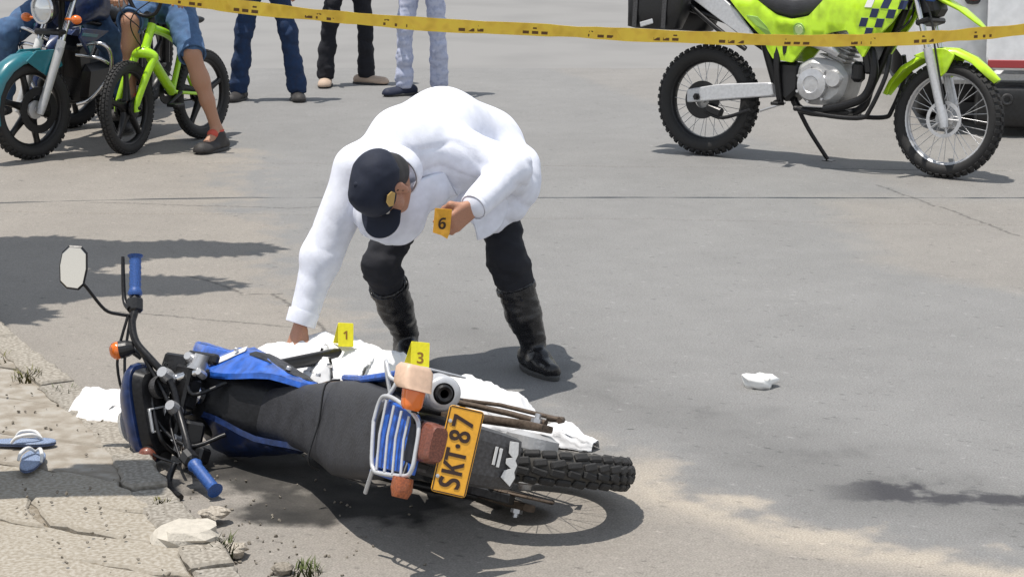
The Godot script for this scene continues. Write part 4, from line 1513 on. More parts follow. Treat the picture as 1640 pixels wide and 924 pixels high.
	g.lathe([Vector2(0, 0.0), Vector2(0.032, 0.0), Vector2(0.036, 0.01), Vector2(0.036, 0.03)], 24, Transform3D(Basis(cz, -cx, cy), cc - cx * 0.085 + cz * 0.075) * Transform3D(Basis(Vector3(1, 0, 0), 0), Vector3.ZERO), false)
	part("speedometer", g, M["grey_plastic"], f)
	# front indicators
	for q in [[v3(1.05, 0.86, 0.06), v3(1.06, 0.905, 0.078), v3(1.085, 0.95, 0.055), "orange_lens", 0.026], [v3(1.0, 0.77, -0.19), v3(0.97, 0.785, -0.215), v3(0.95, 0.80, -0.235), "faded_lens", 0.024]]:
		g = Geo.new()
		g.tube([q[0], q[1]], 0.012, 8)
		var dd: Vector3 = (q[2] - q[1]).normalized()
		var ib := along(dd)
		g.lathe([Vector2(0, -0.02), Vector2(0.018, -0.02), Vector2(0.027, 0.005), Vector2(0.029, 0.03), Vector2(0, 0.03)], 18, Transform3D(ib, q[1]), false)
		part("front_indicator_body", g, M["black_plastic"], f)
		g = Geo.new()
		g.lathe([Vector2(0.028, 0.03), Vector2(0.03, 0.036), Vector2(0.028, 0.05), Vector2(0.016, 0.06), Vector2(0, 0.062)], 18, Transform3D(ib, q[1]), true)
		part("front_indicator_lens", g, M[q[3]], f)
	# mirror on its stalk
	g = Geo.new()
	g.hose([v3(1.08, 0.918, 0.18), v3(1.075, 0.955, 0.176), v3(1.068, 1.01, 0.18), v3(1.055, 1.09, 0.235), v3(1.05, 1.12, 0.25)], 0.0055, 8)
	part("mirror_stalk", g, M["black_metal"], f)
	# the glass faces the tail, a little up
	var mz := (f.basis.orthonormalized().inverse() * v3(0.02, 0.13, 0.99)).normalized()
	var my: Vector3
	var mx: Vector3
	# its long side runs along the machine's right
	my = (v3(0, 0.10, 1) - mz * mz.dot(v3(0, 0.10, 1))).normalized()
	mx = my.cross(mz)
	var mp := [Vector2(-0.034, -0.045), Vector2(-0.012, -0.062), Vector2(0.022, -0.062), Vector2(0.036, -0.045), Vector2(0.04, 0.0), Vector2(0.034, 0.048), Vector2(0.016, 0.064), Vector2(-0.02, 0.062), Vector2(-0.038, 0.04), Vector2(-0.041, 0.0)]
	g = Geo.new()
	var mc := v3(1.05, 1.147, 0.283)
	g.slab(scaled_poly(mp, 1.1), 0.016, Transform3D(Basis(mx, my, mz), mc - mz * 0.01), 0.005)
	part("mirror_shell", g, M["black_plastic"], f)
	g = Geo.new()
	g.slab(mp, 0.003, Transform3D(Basis(mx, my, mz), mc), 0.001)
	part("mirror_glass", g, M["mirror_glass"], f)

func rounded_rect(w: float, h: float, r: float, n := 4) -> Array:
	var out := []
	for q in [[w / 2 - r, h / 2 - r, 0], [-w / 2 + r, h / 2 - r, 1], [-w / 2 + r, -h / 2 + r, 2], [w / 2 - r, -h / 2 + r, 3]]:
		for k in n + 1:
			var a: float = (q[2] + float(k) / n) * PI / 2
			out.append(Vector2(q[0] + cos(a) * r, q[1] + sin(a) * r))
	return out

func scaled_poly(p: Array, s: float) -> Array:
	var out := []
	for q in p:
		out.append(q * s)
	return out

# ------------------------------------------------------------------ people
var head_geo: Geo
var hair_geo: Geo
var hands := {}

# x to the person's left, y up, z to the front; centred between the ears
func make_head() -> void:
	var f := Field.new()
	f.cell = 0.0055
	f.k = 190.0
	f.bone(v3(0, 0.03, -0.03), v3(0, 0.03, 0.015), 0.082, 0.078, v3(1, 0, 0), 0.87)
	f.bone(v3(0, -0.03, 0.03), v3(0, -0.055, 0.045), 0.055, 0.048)
	f.bone(v3(0.045, -0.055, 0.005), v3(0.012, -0.095, 0.062), 0.022, 0.018)
	f.bone(v3(-0.045, -0.055, 0.005), v3(-0.012, -0.095, 0.062), 0.022, 0.018)
	f.bone(v3(0, -0.098, 0.066), v3(0, -0.092, 0.072), 0.016, 0.016)
	f.bone(v3(0, 0.01, 0.088), v3(0, -0.028, 0.108), 0.008, 0.012)
	f.bone(v3(0.013, -0.032, 0.094), v3(-0.013, -0.032, 0.094), 0.009, 0.009)
	f.bone(v3(0.014, 0.028, 0.083), v3(0.045, 0.028, 0.068), 0.011, 0.011)
	f.bone(v3(-0.014, 0.028, 0.083), v3(-0.045, 0.028, 0.068), 0.011, 0.011)
	f.bone(v3(0.04, -0.018, 0.062), v3(0.045, -0.022, 0.05), 0.022, 0.024)
	f.bone(v3(-0.04, -0.018, 0.062), v3(-0.045, -0.022, 0.05), 0.022, 0.024)
	f.bone(v3(0.018, -0.058, 0.088), v3(-0.018, -0.058, 0.088), 0.007, 0.007)
	f.bone(v3(0.014, -0.068, 0.086), v3(-0.014, -0.068, 0.086), 0.008, 0.008)
	for s in [-1, 1]:
		f.bone(v3(s * 0.078, 0.018, -0.008), v3(s * 0.076, -0.022, 0.0), 0.022, 0.014, v3(1, 0, 0.35), 0.4)
	head_geo = f.build()
	f = Field.new()
	f.cell = 0.0075
	f.k = 160.0
	f.bone(v3(0, 0.036, -0.034), v3(0, 0.042, 0.012), 0.089, 0.08, v3(1, 0, 0), 0.88)
	f.bone(v3(0, -0.02, -0.05), v3(0, 0.0, -0.04), 0.066, 0.07, v3(1, 0, 0), 0.95)
	f.cuts = [[v3(0, 0.04, 0.06), v3(0, -0.62, 0.78)]]
	hair_geo = f.build()

# wrist at the origin, fingers along y, palm towards z, thumb on the +x side
func hand(curl: float, pinch: float) -> Geo:
	var key := "%.2f_%.2f" % [curl, pinch]
	if hands.has(key):
		return hands[key]
	var f := Field.new()
	f.cell = 0.0038
	f.k = 320.0
	f.bone(v3(0.0, -0.03, 0), v3(0.0, 0.01, 0), 0.024, 0.022, v3(0, 0, 1), 0.75)
	for q in [[0.026, 0.0135], [0.009, 0.0138], [-0.009, 0.0135], [-0.026, 0.0125]]:
		f.bone(v3(q[0] * 0.75, 0.008, 0), v3(q[0], 0.082, 0), q[1] + 0.001, q[1], v3(0, 0, 1), 0.85)
	f.bone(v3(0.02, 0.02, 0.006), v3(0.026, 0.05, 0.008), 0.016, 0.014)
	f.bone(v3(-0.02, 0.015, 0.006), v3(-0.022, 0.06, 0.005), 0.013, 0.011)
	var fin := [[0.027, 0.066, 0.0088, 0.06, 0.85], [0.009, 0.074, 0.009, 0.015, 1.0], [-0.01, 0.069, 0.0086, -0.03, 1.1], [-0.0275, 0.053, 0.0076, -0.09, 1.2]]
	for i in 4:
		var q = fin[i]
		var c: float = curl * q[4]
		if i == 0:
			c = lerpf(c, 0.75, pinch)
		var p := v3(q[0], 0.084, 0)
		var ang := 0.25 * c
		for k in 3:
			var l: float = q[1] * [0.45, 0.31, 0.26][k]
			var d := v3(sin(q[3]) * cos(ang), cos(q[3]) * cos(ang), sin(ang))
			f.bone(p, p + d * l, q[2] * (1.0 - 0.08 * k), q[2] * (0.93 - 0.09 * k))
			p += d * l
			ang += c * [0.85, 0.7, 0.5][k]
	var tb := v3(0.024, 0.026, 0.008)
	var t1 := tb + v3(0.028, 0.03, 0.012)
	var t2 := t1 + v3(0.012, 0.026, 0.012).lerp(v3(-0.01, 0.022, 0.022), pinch)
	var t3 := t2 + v3(0.003, 0.022, 0.008).lerp(v3(-0.014, 0.016, 0.012), pinch)
	f.bone(tb, t1, 0.014, 0.0115)
	f.bone(t1, t2, 0.0112, 0.0098)
	f.bone(t2, t3, 0.0098, 0.008)
	hands[key] = f.build()
	return hands[key]

func mirror_geo(g: Geo) -> Geo:
	var o := Geo.new()
	for i in g.V.size():
		o.V.append(v3(-g.V[i].x, g.V[i].y, g.V[i].z))
		o.N.append(v3(-g.N[i].x, g.N[i].y, g.N[i].z))
	for i in range(0, g.T.size(), 3):
		o.T.append_array([g.T[i], g.T[i + 2], g.T[i + 1]])
	return o

# basis of a hand: fingers along d, palm towards p
func hand_basis(d: Vector3, p: Vector3) -> Basis:
	var y := d.normalized()
	var z := (p - y * y.dot(p)).normalized()
	return Basis(y.cross(z), y, z)

func wrinkles(sd: int, freq := 1.0) -> FastNoiseLite:
	var n := FastNoiseLite.new()
	n.seed = sd
	n.frequency = freq
	n.fractal_octaves = 2
	return n

# one shoe from heel to toe on the ground y0
func shoe(heel: Vector3, toe: Vector3, ankle: Vector3, r: float, y0: float, parent: Node3D, m: Material, called := "shoe") -> void:
	var f := Field.new()
	f.cell = 0.0085
	f.k = 140.0
	var d := (toe - heel)
	d.y = 0
	var side := d.normalized().cross(Vector3.UP)
	f.bone(v3(heel.x, y0 + 0.035, heel.z), v3(toe.x, y0 + 0.024, toe.z) - d.normalized() * 0.03, r * 0.82, r * 0.78, Vector3.UP, 0.95)
	f.bone(v3(heel.x, y0 + 0.03, heel.z).lerp(v3(toe.x, y0 + 0.03, toe.z), 0.55), v3(heel.x, y0 + 0.02, heel.z).lerp(v3(toe.x, y0 + 0.02, toe.z), 0.85), r, r * 0.9, Vector3.UP, 0.6)
	f.bone(ankle, v3(heel.x, y0 + 0.04, heel.z).lerp(v3(toe.x, y0 + 0.04, toe.z), 0.3), r * 0.9, r * 0.9)
	f.cuts = [[v3(0, y0 + 0.012, 0), v3(0, -1, 0)], [ankle + v3(0, 0.035, 0), v3(0, 1, 0)]]
	var o := part(called, f.build(), m, parent)
	var g := Geo.new()
	var pts := []
	var fw := d.normalized()
	var ln := d.length()
	for i in 22:
		var a := TAU * i / 22.0
		var u := -cos(a) * 0.5 + 0.5
		var w := sin(a) * r * (0.98 + 0.14 * sin(u * PI))
		pts.append(Vector2(0, 0) + Vector2(lerpf(-r * 0.95, ln + r * 0.1, u), w))
	g.slab(pts, 0.018, Transform3D(Basis(fw, -side, Vector3.UP), v3(heel.x, y0 + 0.0095, heel.z)), 0.004)
	part("sole", g, M["sole"], o)

# a standing onlooker: legs from the joints given, upper body built to fit
func onlooker(called: String, label: String, root: Vector3, facing: float, stance: Array, cloth: Material, shirt: Material, shoe_m: Material, toes: Array, sd: int, loose := 1.0, tall := 1.0) -> void:
	var p := thing(called, label, "person", root, "onlookers standing behind the tape")
	var rot := Basis(Vector3.UP, facing)
	var hip := v3(0, 0.92 * tall, 0)
	# body
	var f := Field.new()
	f.cell = 0.016
	f.k = 70.0
	var neck := v3(0, 1.46 * tall, -0.01)
	f.bone(hip, v3(0, 1.15 * tall, 0), 0.1, 0.1, v3(0, 0, 1), 0.75)
	f.bone(v3(0, 1.15 * tall, 0), v3(0, 1.36 * tall, -0.01), 0.11, 0.11, v3(0, 0, 1), 0.7)
	f.bone(neck - v3(0, 0.06, 0), neck + v3(0, 0.1, 0.015), 0.052, 0.05)
	for s in [-1, 1]:
		f.bone(v3(0.05 * s, 1.38 * tall, -0.01), v3(0.17 * s, 1.38 * tall, -0.01), 0.05, 0.045)
	var g: Geo
	var ank := []
	var knees := []
	for s in [0, 1]:
		var foot: Vector3 = stance[s]
		var a := foot + v3(0, 0.085, 0)
		var h := v3((-0.085 if s == 0 else 0.085), 0.88 * tall, 0)
		var kn := h.lerp(a, 0.5) + v3((-0.012 if s == 0 else 0.012), 0.02, 0.035)
		ank.append(a)
		knees.append(kn)
		f.bone(h, kn, 0.06, 0.045)
		f.bone(kn, a, 0.042, 0.034)
		f.bone(a, foot + v3(0, 0.035, 0.02), 0.034, 0.034)
	var arms := []
	for s in [-1, 1]:
		var sh := v3(0.18 * s, 1.37 * tall, -0.01)
		var el := sh + v3(0.07 * s, -0.29, -0.03)
		var wr := el + v3(-0.01 * s, -0.2, 0.14)
		arms.append([sh, el, wr])
		f.bone(sh, el, 0.045, 0.036)
		f.bone(el, wr, 0.036, 0.025)
	g = f.build()
	var hp := neck + v3(0, 0.17, 0.03)
	g.merge(head_geo, Transform3D(Basis(), hp))
	var hg := hand(0.45, 0.0)
	for s in [0, 1]:
		var d: Vector3 = (arms[s][2] - arms[s][1]).normalized()
		var hb := hand_basis(d, v3(1 if s == 0 else -1, 0, 0))
		g.merge(hg if s == 1 else mirror_geo(hg), Transform3D(hb, arms[s][2] + d * 0.01))
	var bd := part("body", g, M["skin"], p)
	bd.basis = rot
	for s in [-1, 1]:
		g = Geo.new()
		g.ball(hp + v3(s * 0.03, 0.006, 0.078), Vector3.ONE * 0.0125)
		part("eye", g, M["eye"], bd)
	part("hair", hair_geo, M["hair"], bd).position = hp
	# trousers
	f = Field.new()
	f.cell = 0.0105
	f.k = 75.0
	f.bone(hip + v3(0, 0.06, 0), hip - v3(0, 0.04, 0), 0.13, 0.125, v3(0, 0, 1), 0.78)
	for s in [0, 1]:
		var sx := -1.0 if s == 0 else 1.0
		var a: Vector3 = ank[s]
		var dn: Vector3 = (a - knees[s]).normalized()
		f.bone(hip + v3(0.075 * sx, -0.06, 0), knees[s], 0.088, 0.066 * loose)
		f.bone(knees[s], knees[s].lerp(a, 0.55), 0.066 * loose, 0.063 * loose)
		f.bone(knees[s].lerp(a, 0.55), a - dn * 0.01, 0.063 * loose, 0.064 * loose)
		f.bone(a - dn * 0.045, a + dn * 0.005, 0.068 * loose, 0.062 * loose)
	f.cuts = [[v3(0, 0.052, 0), v3(0, -1, 0)]]
	f.wrinkle = 0.014
	f.wrinkle_noise = wrinkles(sd, 1.0)
	f.wrinkle_noise.fractal_type = FastNoiseLite.FRACTAL_RIDGED
	f.wrinkle_scale = v3(4, 7.5, 4)
	part("trousers", f.build(), cloth, p).basis = rot
	# shirt with half sleeves
	f = Field.new()
	f.cell = 0.015
	f.k = 70.0
	f.bone(hip + v3(0, 0.02, 0), v3(0, 1.15 * tall, 0), 0.135, 0.13, v3(0, 0, 1), 0.8)
	f.bone(v3(0, 1.15 * tall, 0), v3(0, 1.37 * tall, -0.01), 0.14, 0.11, v3(0, 0, 1), 0.75)
	for s in [0, 1]:
		f.bone(v3(0, 1.37 * tall, -0.01), arms[s][0], 0.07, 0.07)
		f.bone(arms[s][0], arms[s][1].lerp(arms[s][0], 0.2), 0.068, 0.06)
	f.cuts = [[v3(0, 0.86 * tall, 0), v3(0, -1, 0)], [neck - v3(0, 0.02, 0), v3(0, 1, 0.3)]]
	f.wrinkle = 0.012
	f.wrinkle_noise = wrinkles(sd + 9, 9.0)
	part("shirt", f.build(), shirt, p).basis = rot
	# shoes point where the photograph has them
	var hold := Node3D.new()
	for s in [0, 1]:
		var foot: Vector3 = stance[s]
		var dir: Vector3 = toes[s]
		var heel := rot * (foot - dir * 0.07)
		shoe(heel, heel + rot * dir * 0.245, rot * ank[s], 0.053, 0.0, p, shoe_m)
	hold.free()

func build_people() -> void:
	make_head()
	# three onlookers by the tape, and one half hidden behind the bicycle
	onlooker("onlooker", "standing person in dark blue jeans and dark grey shoes, legs apart", v3(-1.79, 0, -15.5), 0.0, [v3(-0.215, 0, 0.0), v3(0.215, 0, 0.0)], M["denim_dark"], M["shirt_dark"], M["shoe_grey"], [v3(-0.25, 0, 1).normalized(), v3(0.2, 0, 1).normalized()], 31, 1.06, 1.0)
	onlooker("onlooker", "standing person in black trousers and pale tan shoes", v3(-1.26, 0, -16.45), 0.1, [v3(-0.19, 0, 0.06), v3(0.13, 0, -0.02)], M["black_cloth"], M["shirt_dark"], M["shoe_tan"], [v3(-0.1, 0, 1).normalized(), v3(0.95, 0, 0.5).normalized()], 47, 1.0, 1.0)
	onlooker("onlooker", "standing person in very pale washed jeans and navy shoes behind the bending man", v3(-0.665, 0, -15.85), -0.1, [v3(-0.135, 0, 0.06), v3(0.12, 0, -0.02)], M["denim_pale"], M["white_cloth"], M["shoe_navy"], [v3(-0.85, 0, 0.75).normalized(), v3(0.25, 0, 1).normalized()], 53, 1.0, 1.02)
	onlooker("onlooker", "person in navy jeans mostly hidden behind the green bicycle and the teal motorcycle", v3(-3.02, 0, -16.3), 0.0, [v3(-0.13, 0, 0.0), v3(0.12, 0, 0.0)], M["denim_dark"], M["shirt_dark"], M["shoe_grey"], [v3(-0.2, 0, 1).normalized(), v3(0.2, 0, 1).normalized()], 61, 1.0, 1.0)
	build_investigator()
	build_cyclist()
	build_motorcyclist()

# a hanging piece of cloth between two edges, with folds that deepen towards the hem
func cloth(top: Array, hem: Array, th: float, waves: float, depth: float) -> Geo:
	var nu := 56
	var nv := 18
	var at := func(L: Array, u: float):
		var x := u * (L.size() - 1)
		var i := mini(int(x), L.size() - 2)
		return L[i].cubic_interpolate(L[i + 1], L[maxi(0, i - 1)], L[mini(L.size() - 1, i + 2)], x - i)
	var v := PackedVector3Array()
	for layer in 2:
		for i in nu + 1:
			var u := float(i) / nu
			var a: Vector3 = at.call(top, u)
			var b: Vector3 = at.call(hem, u)
			var a2: Vector3 = at.call(top, minf(1.0, u + 0.02))
			var a1: Vector3 = at.call(top, maxf(0.0, u - 0.02))
			var n := (a2 - a1).cross(b - a).normalized()
			if n.z < 0 and absf(n.z) > 0.2 or (absf(n.z) <= 0.2 and n.x < 0):
				n = -n
			for j in nv + 1:
				var q := float(j) / nv
				var p := a.lerp(b, q) + v3(0, -0.01 * sin(q * PI), 0)
				var w := sin(u * waves * TAU + 1.3 * sin(q * 2.0 + u * 5.0))
				p += n * (depth * q * w + 0.012 * sin(q * PI))
				v.append(p - n * th * 0.5 * (1.0 if layer else -1.0))
	var t := PackedInt32Array()
	var w := nv + 1
	var m := (nu + 1) * w
	for i in nu:
		for j in nv:
			var a := i * w + j
			t.append_array([a, a + 1, a + w, a + 1, a + w + 1, a + w])
			t.append_array([m + a, m + a + w, m + a + 1, m + a + 1, m + a + w, m + a + w + 1])
		for j in [0, nv]:
			var a: int = i * w + j
			if j == 0:
				t.append_array([a, a + w, m + a, a + w, m + a + w, m + a])
			else:
				t.append_array([a, m + a, a + w, a + w, m + a, m + a + w])
	for j in nv:
		for i in [0, nu]:
			var a: int = i * w + j
			if i == 0:
				t.append_array([a, m + a, a + 1, a + 1, m + a, m + a + 1])
			else:
				t.append_array([a, a + 1, m + a, a + 1, m + a + 1, m + a])
	var g := Geo.new()
	g.add(v, t, true, true)
	return g

func build_investigator() -> void:
	var root := v3(-0.15, 0, -7.66)
	var p := thing("investigator", "person in a long white coat, navy cap and black boots bending down to the sheet", "person", root)
	var L := func(x, y, z): return v3(x, y, z) - root
	var pelvis: Vector3 = L.call(-0.13, 0.80, -7.78)
	var spine: Vector3 = L.call(-0.25, 0.895, -7.60)
	var chest: Vector3 = L.call(-0.37, 0.87, -7.38)
	var neck: Vector3 = L.call(-0.415, 0.83, -7.24)
	var head: Vector3 = L.call(-0.432, 0.775, -7.105)
	var shR: Vector3 = L.call(-0.535, 0.80, -7.33)
	var elR: Vector3 = L.call(-0.665, 0.50, -7.27)
	var wrR: Vector3 = L.call(-0.735, 0.285, -7.21)
	var shL: Vector3 = L.call(-0.19, 0.845, -7.40)
	var elL: Vector3 = L.call(0.0, 0.80, -7.36)
	var wrL: Vector3 = L.call(-0.125, 0.70, -7.17)
	var hipR: Vector3 = L.call(-0.345, 0.73, -7.70)
	var hipL: Vector3 = L.call(-0.10, 0.775, -7.76)
	var knR: Vector3 = L.call(-0.475, 0.41, -7.56)
	var knL: Vector3 = L.call(-0.012, 0.42, -7.57)
	var anR: Vector3 = L.call(-0.40, 0.085, -7.76)
	var anL: Vector3 = L.call(0.078, 0.085, -7.62)
	# head looks down; the crown points at the viewer and to the left
	var up := v3(-0.60, 0.16, 0.78).normalized()
	var fw := v3(-0.12, -0.97, 0.05)
	fw = (fw - up * up.dot(fw)).normalized()
	var hb := Basis(up.cross(fw), up, fw)
	var f := Field.new()
	f.cell = 0.014
	f.k = 70.0
	f.bone(pelvis, spine, 0.10, 0.10)
	f.bone(spine, chest, 0.105, 0.11)
	f.bone(chest, neck, 0.08, 0.05)
	f.bone(neck, head - up * 0.06, 0.052, 0.05)
	f.bone(chest, shR, 0.06, 0.05)
	f.bone(chest, shL, 0.06, 0.05)
	f.bone(shR, elR, 0.045, 0.036)
	f.bone(elR, wrR, 0.036, 0.026)
	f.bone(shL, elL, 0.045, 0.036)
	f.bone(elL, wrL, 0.036, 0.026)
	f.bone(hipR, knR, 0.065, 0.048)
	f.bone(knR, anR, 0.045, 0.034)
	f.bone(hipL, knL, 0.065, 0.048)
	f.bone(knL, anL, 0.045, 0.034)
	var g := f.build()
	g.merge(head_geo, Transform3D(hb, head))
	var dR := v3(-0.30, -0.92, 0.12).normalized()
	g.merge(hand(0.35, 0.0), Transform3D(hand_basis(dR, v3(0.75, -0.1, -0.5)), wrR + (wrR - elR).normalized() * 0.012))
	var dL := v3(-0.72, -0.52, 0.35).normalized()
	g.merge(mirror_geo(hand(0.95, 1.0)), Transform3D(hand_basis(dL, v3(-0.45, 0.15, -0.85)), wrL + (wrL - elL).normalized() * 0.02))
	var bd := part("body", g, M["skin"], p)
	for s in [-1, 1]:
		g = Geo.new()
		g.ball(head + hb * v3(s * 0.03, 0.006, 0.078), Vector3.ONE * 0.0125)
		part("eye", g, M["eye"], bd)
	g = Geo.new()
	g.merge(hair_geo, Transform3D(hb, head))
	part("hair", g, M["hair"], bd)
	# cap: crown, peak, badge, button
	f = Field.new()
	f.cell = 0.007
	f.k = 150.0
	f.bone(head + hb * v3(0, 0.048, -0.035), head + hb * v3(0, 0.046, 0.02), 0.092, 0.086, hb.x, 0.9)
	f.bone(head + hb * v3(0, 0.09, 0.0), head + hb * v3(0, 0.088, 0.03), 0.062, 0.062)
	f.cuts = [[head + hb * v3(0, 0.016, 0), hb * v3(0, -1, -0.08)]]
	f.wrinkle = 0.004
	f.wrinkle_noise = wrinkles(5, 14.0)
	var cap := part("cap", f.build(), M["cap_navy"], p)
	g = Geo.new()
	var brim := []
	for i in 21:
		var a := PI * i / 20.0
		brim.append(Vector2(cos(a) * 0.088, sin(a) * 0.082 + (0.03 if i > 0 and i < 20 else 0.0)))
	g.slab(brim, 0.005, Transform3D(Basis(hb.x, hb.z, hb.y) * Basis(Vector3(1, 0, 0), 0.0), head + hb * v3(0, 0.022, 0.066)), 0.002, func(w: Vector3): return v3(w.x, w.y, w.z - w.x * w.x * 2.6 - w.y * 0.12))
	part("cap_peak", g, M["cap_navy"], cap)
	g = Geo.new()
	g.ball(head + hb * v3(0, 0.148, -0.002), v3(0.01, 0.006, 0.01), hb)
	part("cap_button", g, M["cap_navy"], cap)
	# a gold-stitched patch on the side of the cap
	g = Geo.new()
	var sb := Basis(hb.z, hb.y, -hb.x)
	g.slab([Vector2(-0.022, -0.016), Vector2(0.022, -0.016), Vector2(0.026, 0.004), Vector2(0.012, 0.022), Vector2(-0.012, 0.022), Vector2(-0.026, 0.004)], 0.004, Transform3D(Basis(-hb.z, hb.y, hb.x), head + hb * v3(0.088, 0.062, 0.03)), 0.001)
	part("cap_badge", g, M["gold"], cap)
	# trousers
	f = Field.new()
	f.cell = 0.01
	f.k = 75.0
	f.bone(pelvis, hipR, 0.115, 0.1)
	f.bone(pelvis, hipL, 0.115, 0.1)
	f.bone(hipR, knR, 0.088, 0.066)
	f.bone(knR, knR.lerp(anR, 0.55), 0.066, 0.054)
	f.bone(hipL, knL, 0.088, 0.066)
	f.bone(knL, knL.lerp(anL, 0.55), 0.07, 0.056)
	f.wrinkle = 0.014
	f.wrinkle_noise = wrinkles(71, 1.0)
	f.wrinkle_scale = v3(9, 16, 9)
	part("trousers", f.build(), M["black_cloth"], p)
	# riding boots up to below the knee
	for q in [[knR, anR, v3(0.25, 0, 1).normalized()], [knL, anL, v3(0.42, 0, 0.9).normalized()]]:
		f = Field.new()
		f.cell = 0.0075
		f.k = 130.0
		var kn: Vector3 = q[0]
		var an: Vector3 = q[1]
		var fd: Vector3 = q[2]
		var tp := kn.lerp(an, 0.25)
		f.bone(tp, kn.lerp(an, 0.6), 0.069, 0.064)
		f.bone(kn.lerp(an, 0.6), an + v3(0, 0.02, 0), 0.062, 0.05)
		var hl := an - fd * 0.035
		f.bone(v3(hl.x, 0.045, hl.z), v3(an.x, 0.05, an.z) + fd * 0.06, 0.044, 0.044)
		f.bone(v3(an.x, 0.04, an.z) + fd * 0.06, v3(an.x, 0.032, an.z) + fd * 0.155, 0.046, 0.036, Vector3.UP, 0.85)
		var dn := (an - kn).normalized()
		f.cuts = [[v3(0, 0.014, 0), v3(0, -1, 0)], [tp, -dn]]
		f.wrinkle = 0.005
		f.wrinkle_noise = wrinkles(81, 1.0)
		f.wrinkle_scale = v3(12, 34, 12)
		var bt := part("boot", f.build(), M["boot_leather"], p)
		g = Geo.new()
		var pts := []
		var side: Vector3 = fd.cross(Vector3.UP)
		for i in 24:
			var a := TAU * i / 24.0
			var u := -cos(a) * 0.5 + 0.5
			pts.append(Vector2(lerpf(-0.085, 0.2, u), sin(a) * (0.046 + 0.008 * sin(u * PI * 1.2))))
		g.slab(pts, 0.02, Transform3D(Basis(fd, -side, Vector3.UP), v3(an.x, 0.0105, an.z)), 0.004)
		part("sole", g, M["sole"], bt)
		for k in [0.3]:
			g = Geo.new()
			var c := kn.lerp(an, k)
			var r := 0.071 if k < 0.5 else 0.06
			g.lathe([Vector2(r, -0.011), Vector2(r + 0.004, -0.009), Vector2(r + 0.004, 0.009), Vector2(r, 0.011)], 22, Transform3D(along(dn), c), false, true)
			part("boot_strap", g, M["boot_leather"], bt)
	# the coat: back, skirts and sleeves
	f = Field.new()
	f.cell = 0.0082
	f.k = 70.0
	f.bone(pelvis + v3(0.015, 0.005, -0.02), spine, 0.155, 0.15)
	f.bone(spine, chest, 0.15, 0.145)
	f.bone(chest, neck - v3(0, 0.0, 0.03), 0.12, 0.078)
	f.bone(chest, shR, 0.10, 0.082)
	f.bone(chest, shL, 0.10, 0.082)
	f.bone(shR, elR, 0.082, 0.068)
	f.bone(elR, wrR, 0.066, 0.05)
	f.bone(shL, elL, 0.082, 0.066)
	f.bone(elL, wrL - (wrL - elL).normalized() * 0.012, 0.066, 0.052)
	# back skirt over the left hip, hanging to a point
	f.bone(pelvis + v3(0.05, 0.0, 0.03), L.call(0.015, 0.70, -7.60), 0.13, 0.085)
	f.bone(L.call(0.015, 0.72, -7.60), L.call(-0.065, 0.575, -7.52), 0.085, 0.045, v3(0.4, 0, 1), 0.7)
	f.bone(L.call(0.03, 0.76, -7.66), L.call(0.0, 0.62, -7.56), 0.07, 0.05)
	# front skirt below the chest
	f.bone(chest + v3(-0.03, -0.08, 0.02), L.call(-0.44, 0.64, -7.32), 0.10, 0.07, v3(0.3, 0, 1), 0.7)
	f.bone(L.call(-0.42, 0.70, -7.34), L.call(-0.43, 0.60, -7.30), 0.085, 0.065, v3(0.2, 0, 1), 0.5)
	f.bone(L.call(-0.36, 0.70, -7.36), L.call(-0.25, 0.71, -7.40), 0.07, 0.06)
	f.bone(L.call(-0.22, 0.78, -7.45), L.call(-0.02, 0.76, -7.50), 0.09, 0.09)
	f.wrinkle = 0.004
	f.wrinkle_noise = wrinkles(91, 1.0)
	f.wrinkle_scale = v3(3.5, 4.5, 3.5)
	f.creases = [[elL, 0.17, v3(0.8, 0.5, 0.3).normalized(), 60.0, 0.012], [elR, 0.24, v3(0.45, 0.85, 0.0).normalized(), 26.0, 0.005], [wrR, 0.15, v3(0.6, 0.75, 0.3).normalized(), 40.0, 0.006], [chest + v3(0.1, -0.1, 0.1), 0.26, v3(0.35, 0.75, 0.5).normalized(), 45.0, 0.013], [L.call(-0.02, 0.68, -7.5), 0.22, v3(0.8, 0.35, 0.2).normalized(), 50.0, 0.013]]
	f.cuts = [[L.call(-0.44, 0.592, -7.3), v3(0.25, -1, 0.1).normalized()], [wrR - (wrR - elR).normalized() * 0.0, (wrR - elR).normalized()], [wrL - (wrL - elL).normalized() * 0.004, (wrL - elL).normalized()]]
	f.cuts = [[wrR, (wrR - elR).normalized()]]
	var ct := part("coat", f.build(), M["coat_cloth"], p)
	# loose skirts of the coat, hanging from the flank and from the chest
	part("coat_skirt", cloth([L.call(-0.29, 0.75, -7.44), L.call(-0.17, 0.78, -7.46), L.call(-0.06, 0.81, -7.51), L.call(0.01, 0.83, -7.64), L.call(0.01, 0.82, -7.83), L.call(-0.06, 0.83, -7.92)], [L.call(-0.20, 0.655, -7.38), L.call(-0.144, 0.60, -7.38), L.call(-0.105, 0.53, -7.42), L.call(0.0, 0.63, -7.54), L.call(0.080, 0.735, -7.76), L.call(0.02, 0.70, -8.0)], 0.012, 5.0, 0.013), M["coat_cloth"], ct)
	part("coat_skirt", cloth([L.call(-0.545, 0.70, -7.27), L.call(-0.50, 0.74, -7.17), L.call(-0.40, 0.75, -7.19), L.call(-0.30, 0.78, -7.27), L.call(-0.24, 0.79, -7.33)], [L.call(-0.535, 0.625, -7.26), L.call(-0.515, 0.595, -7.18), L.call(-0.368, 0.555, -7.20), L.call(-0.276, 0.66, -7.30), L.call(-0.20, 0.70, -7.36)], 0.012, 4.0, 0.010), M["coat_cloth"], ct)
	# collar and cuffs
	g = Geo.new()
	var nd := (head - neck).normalized()
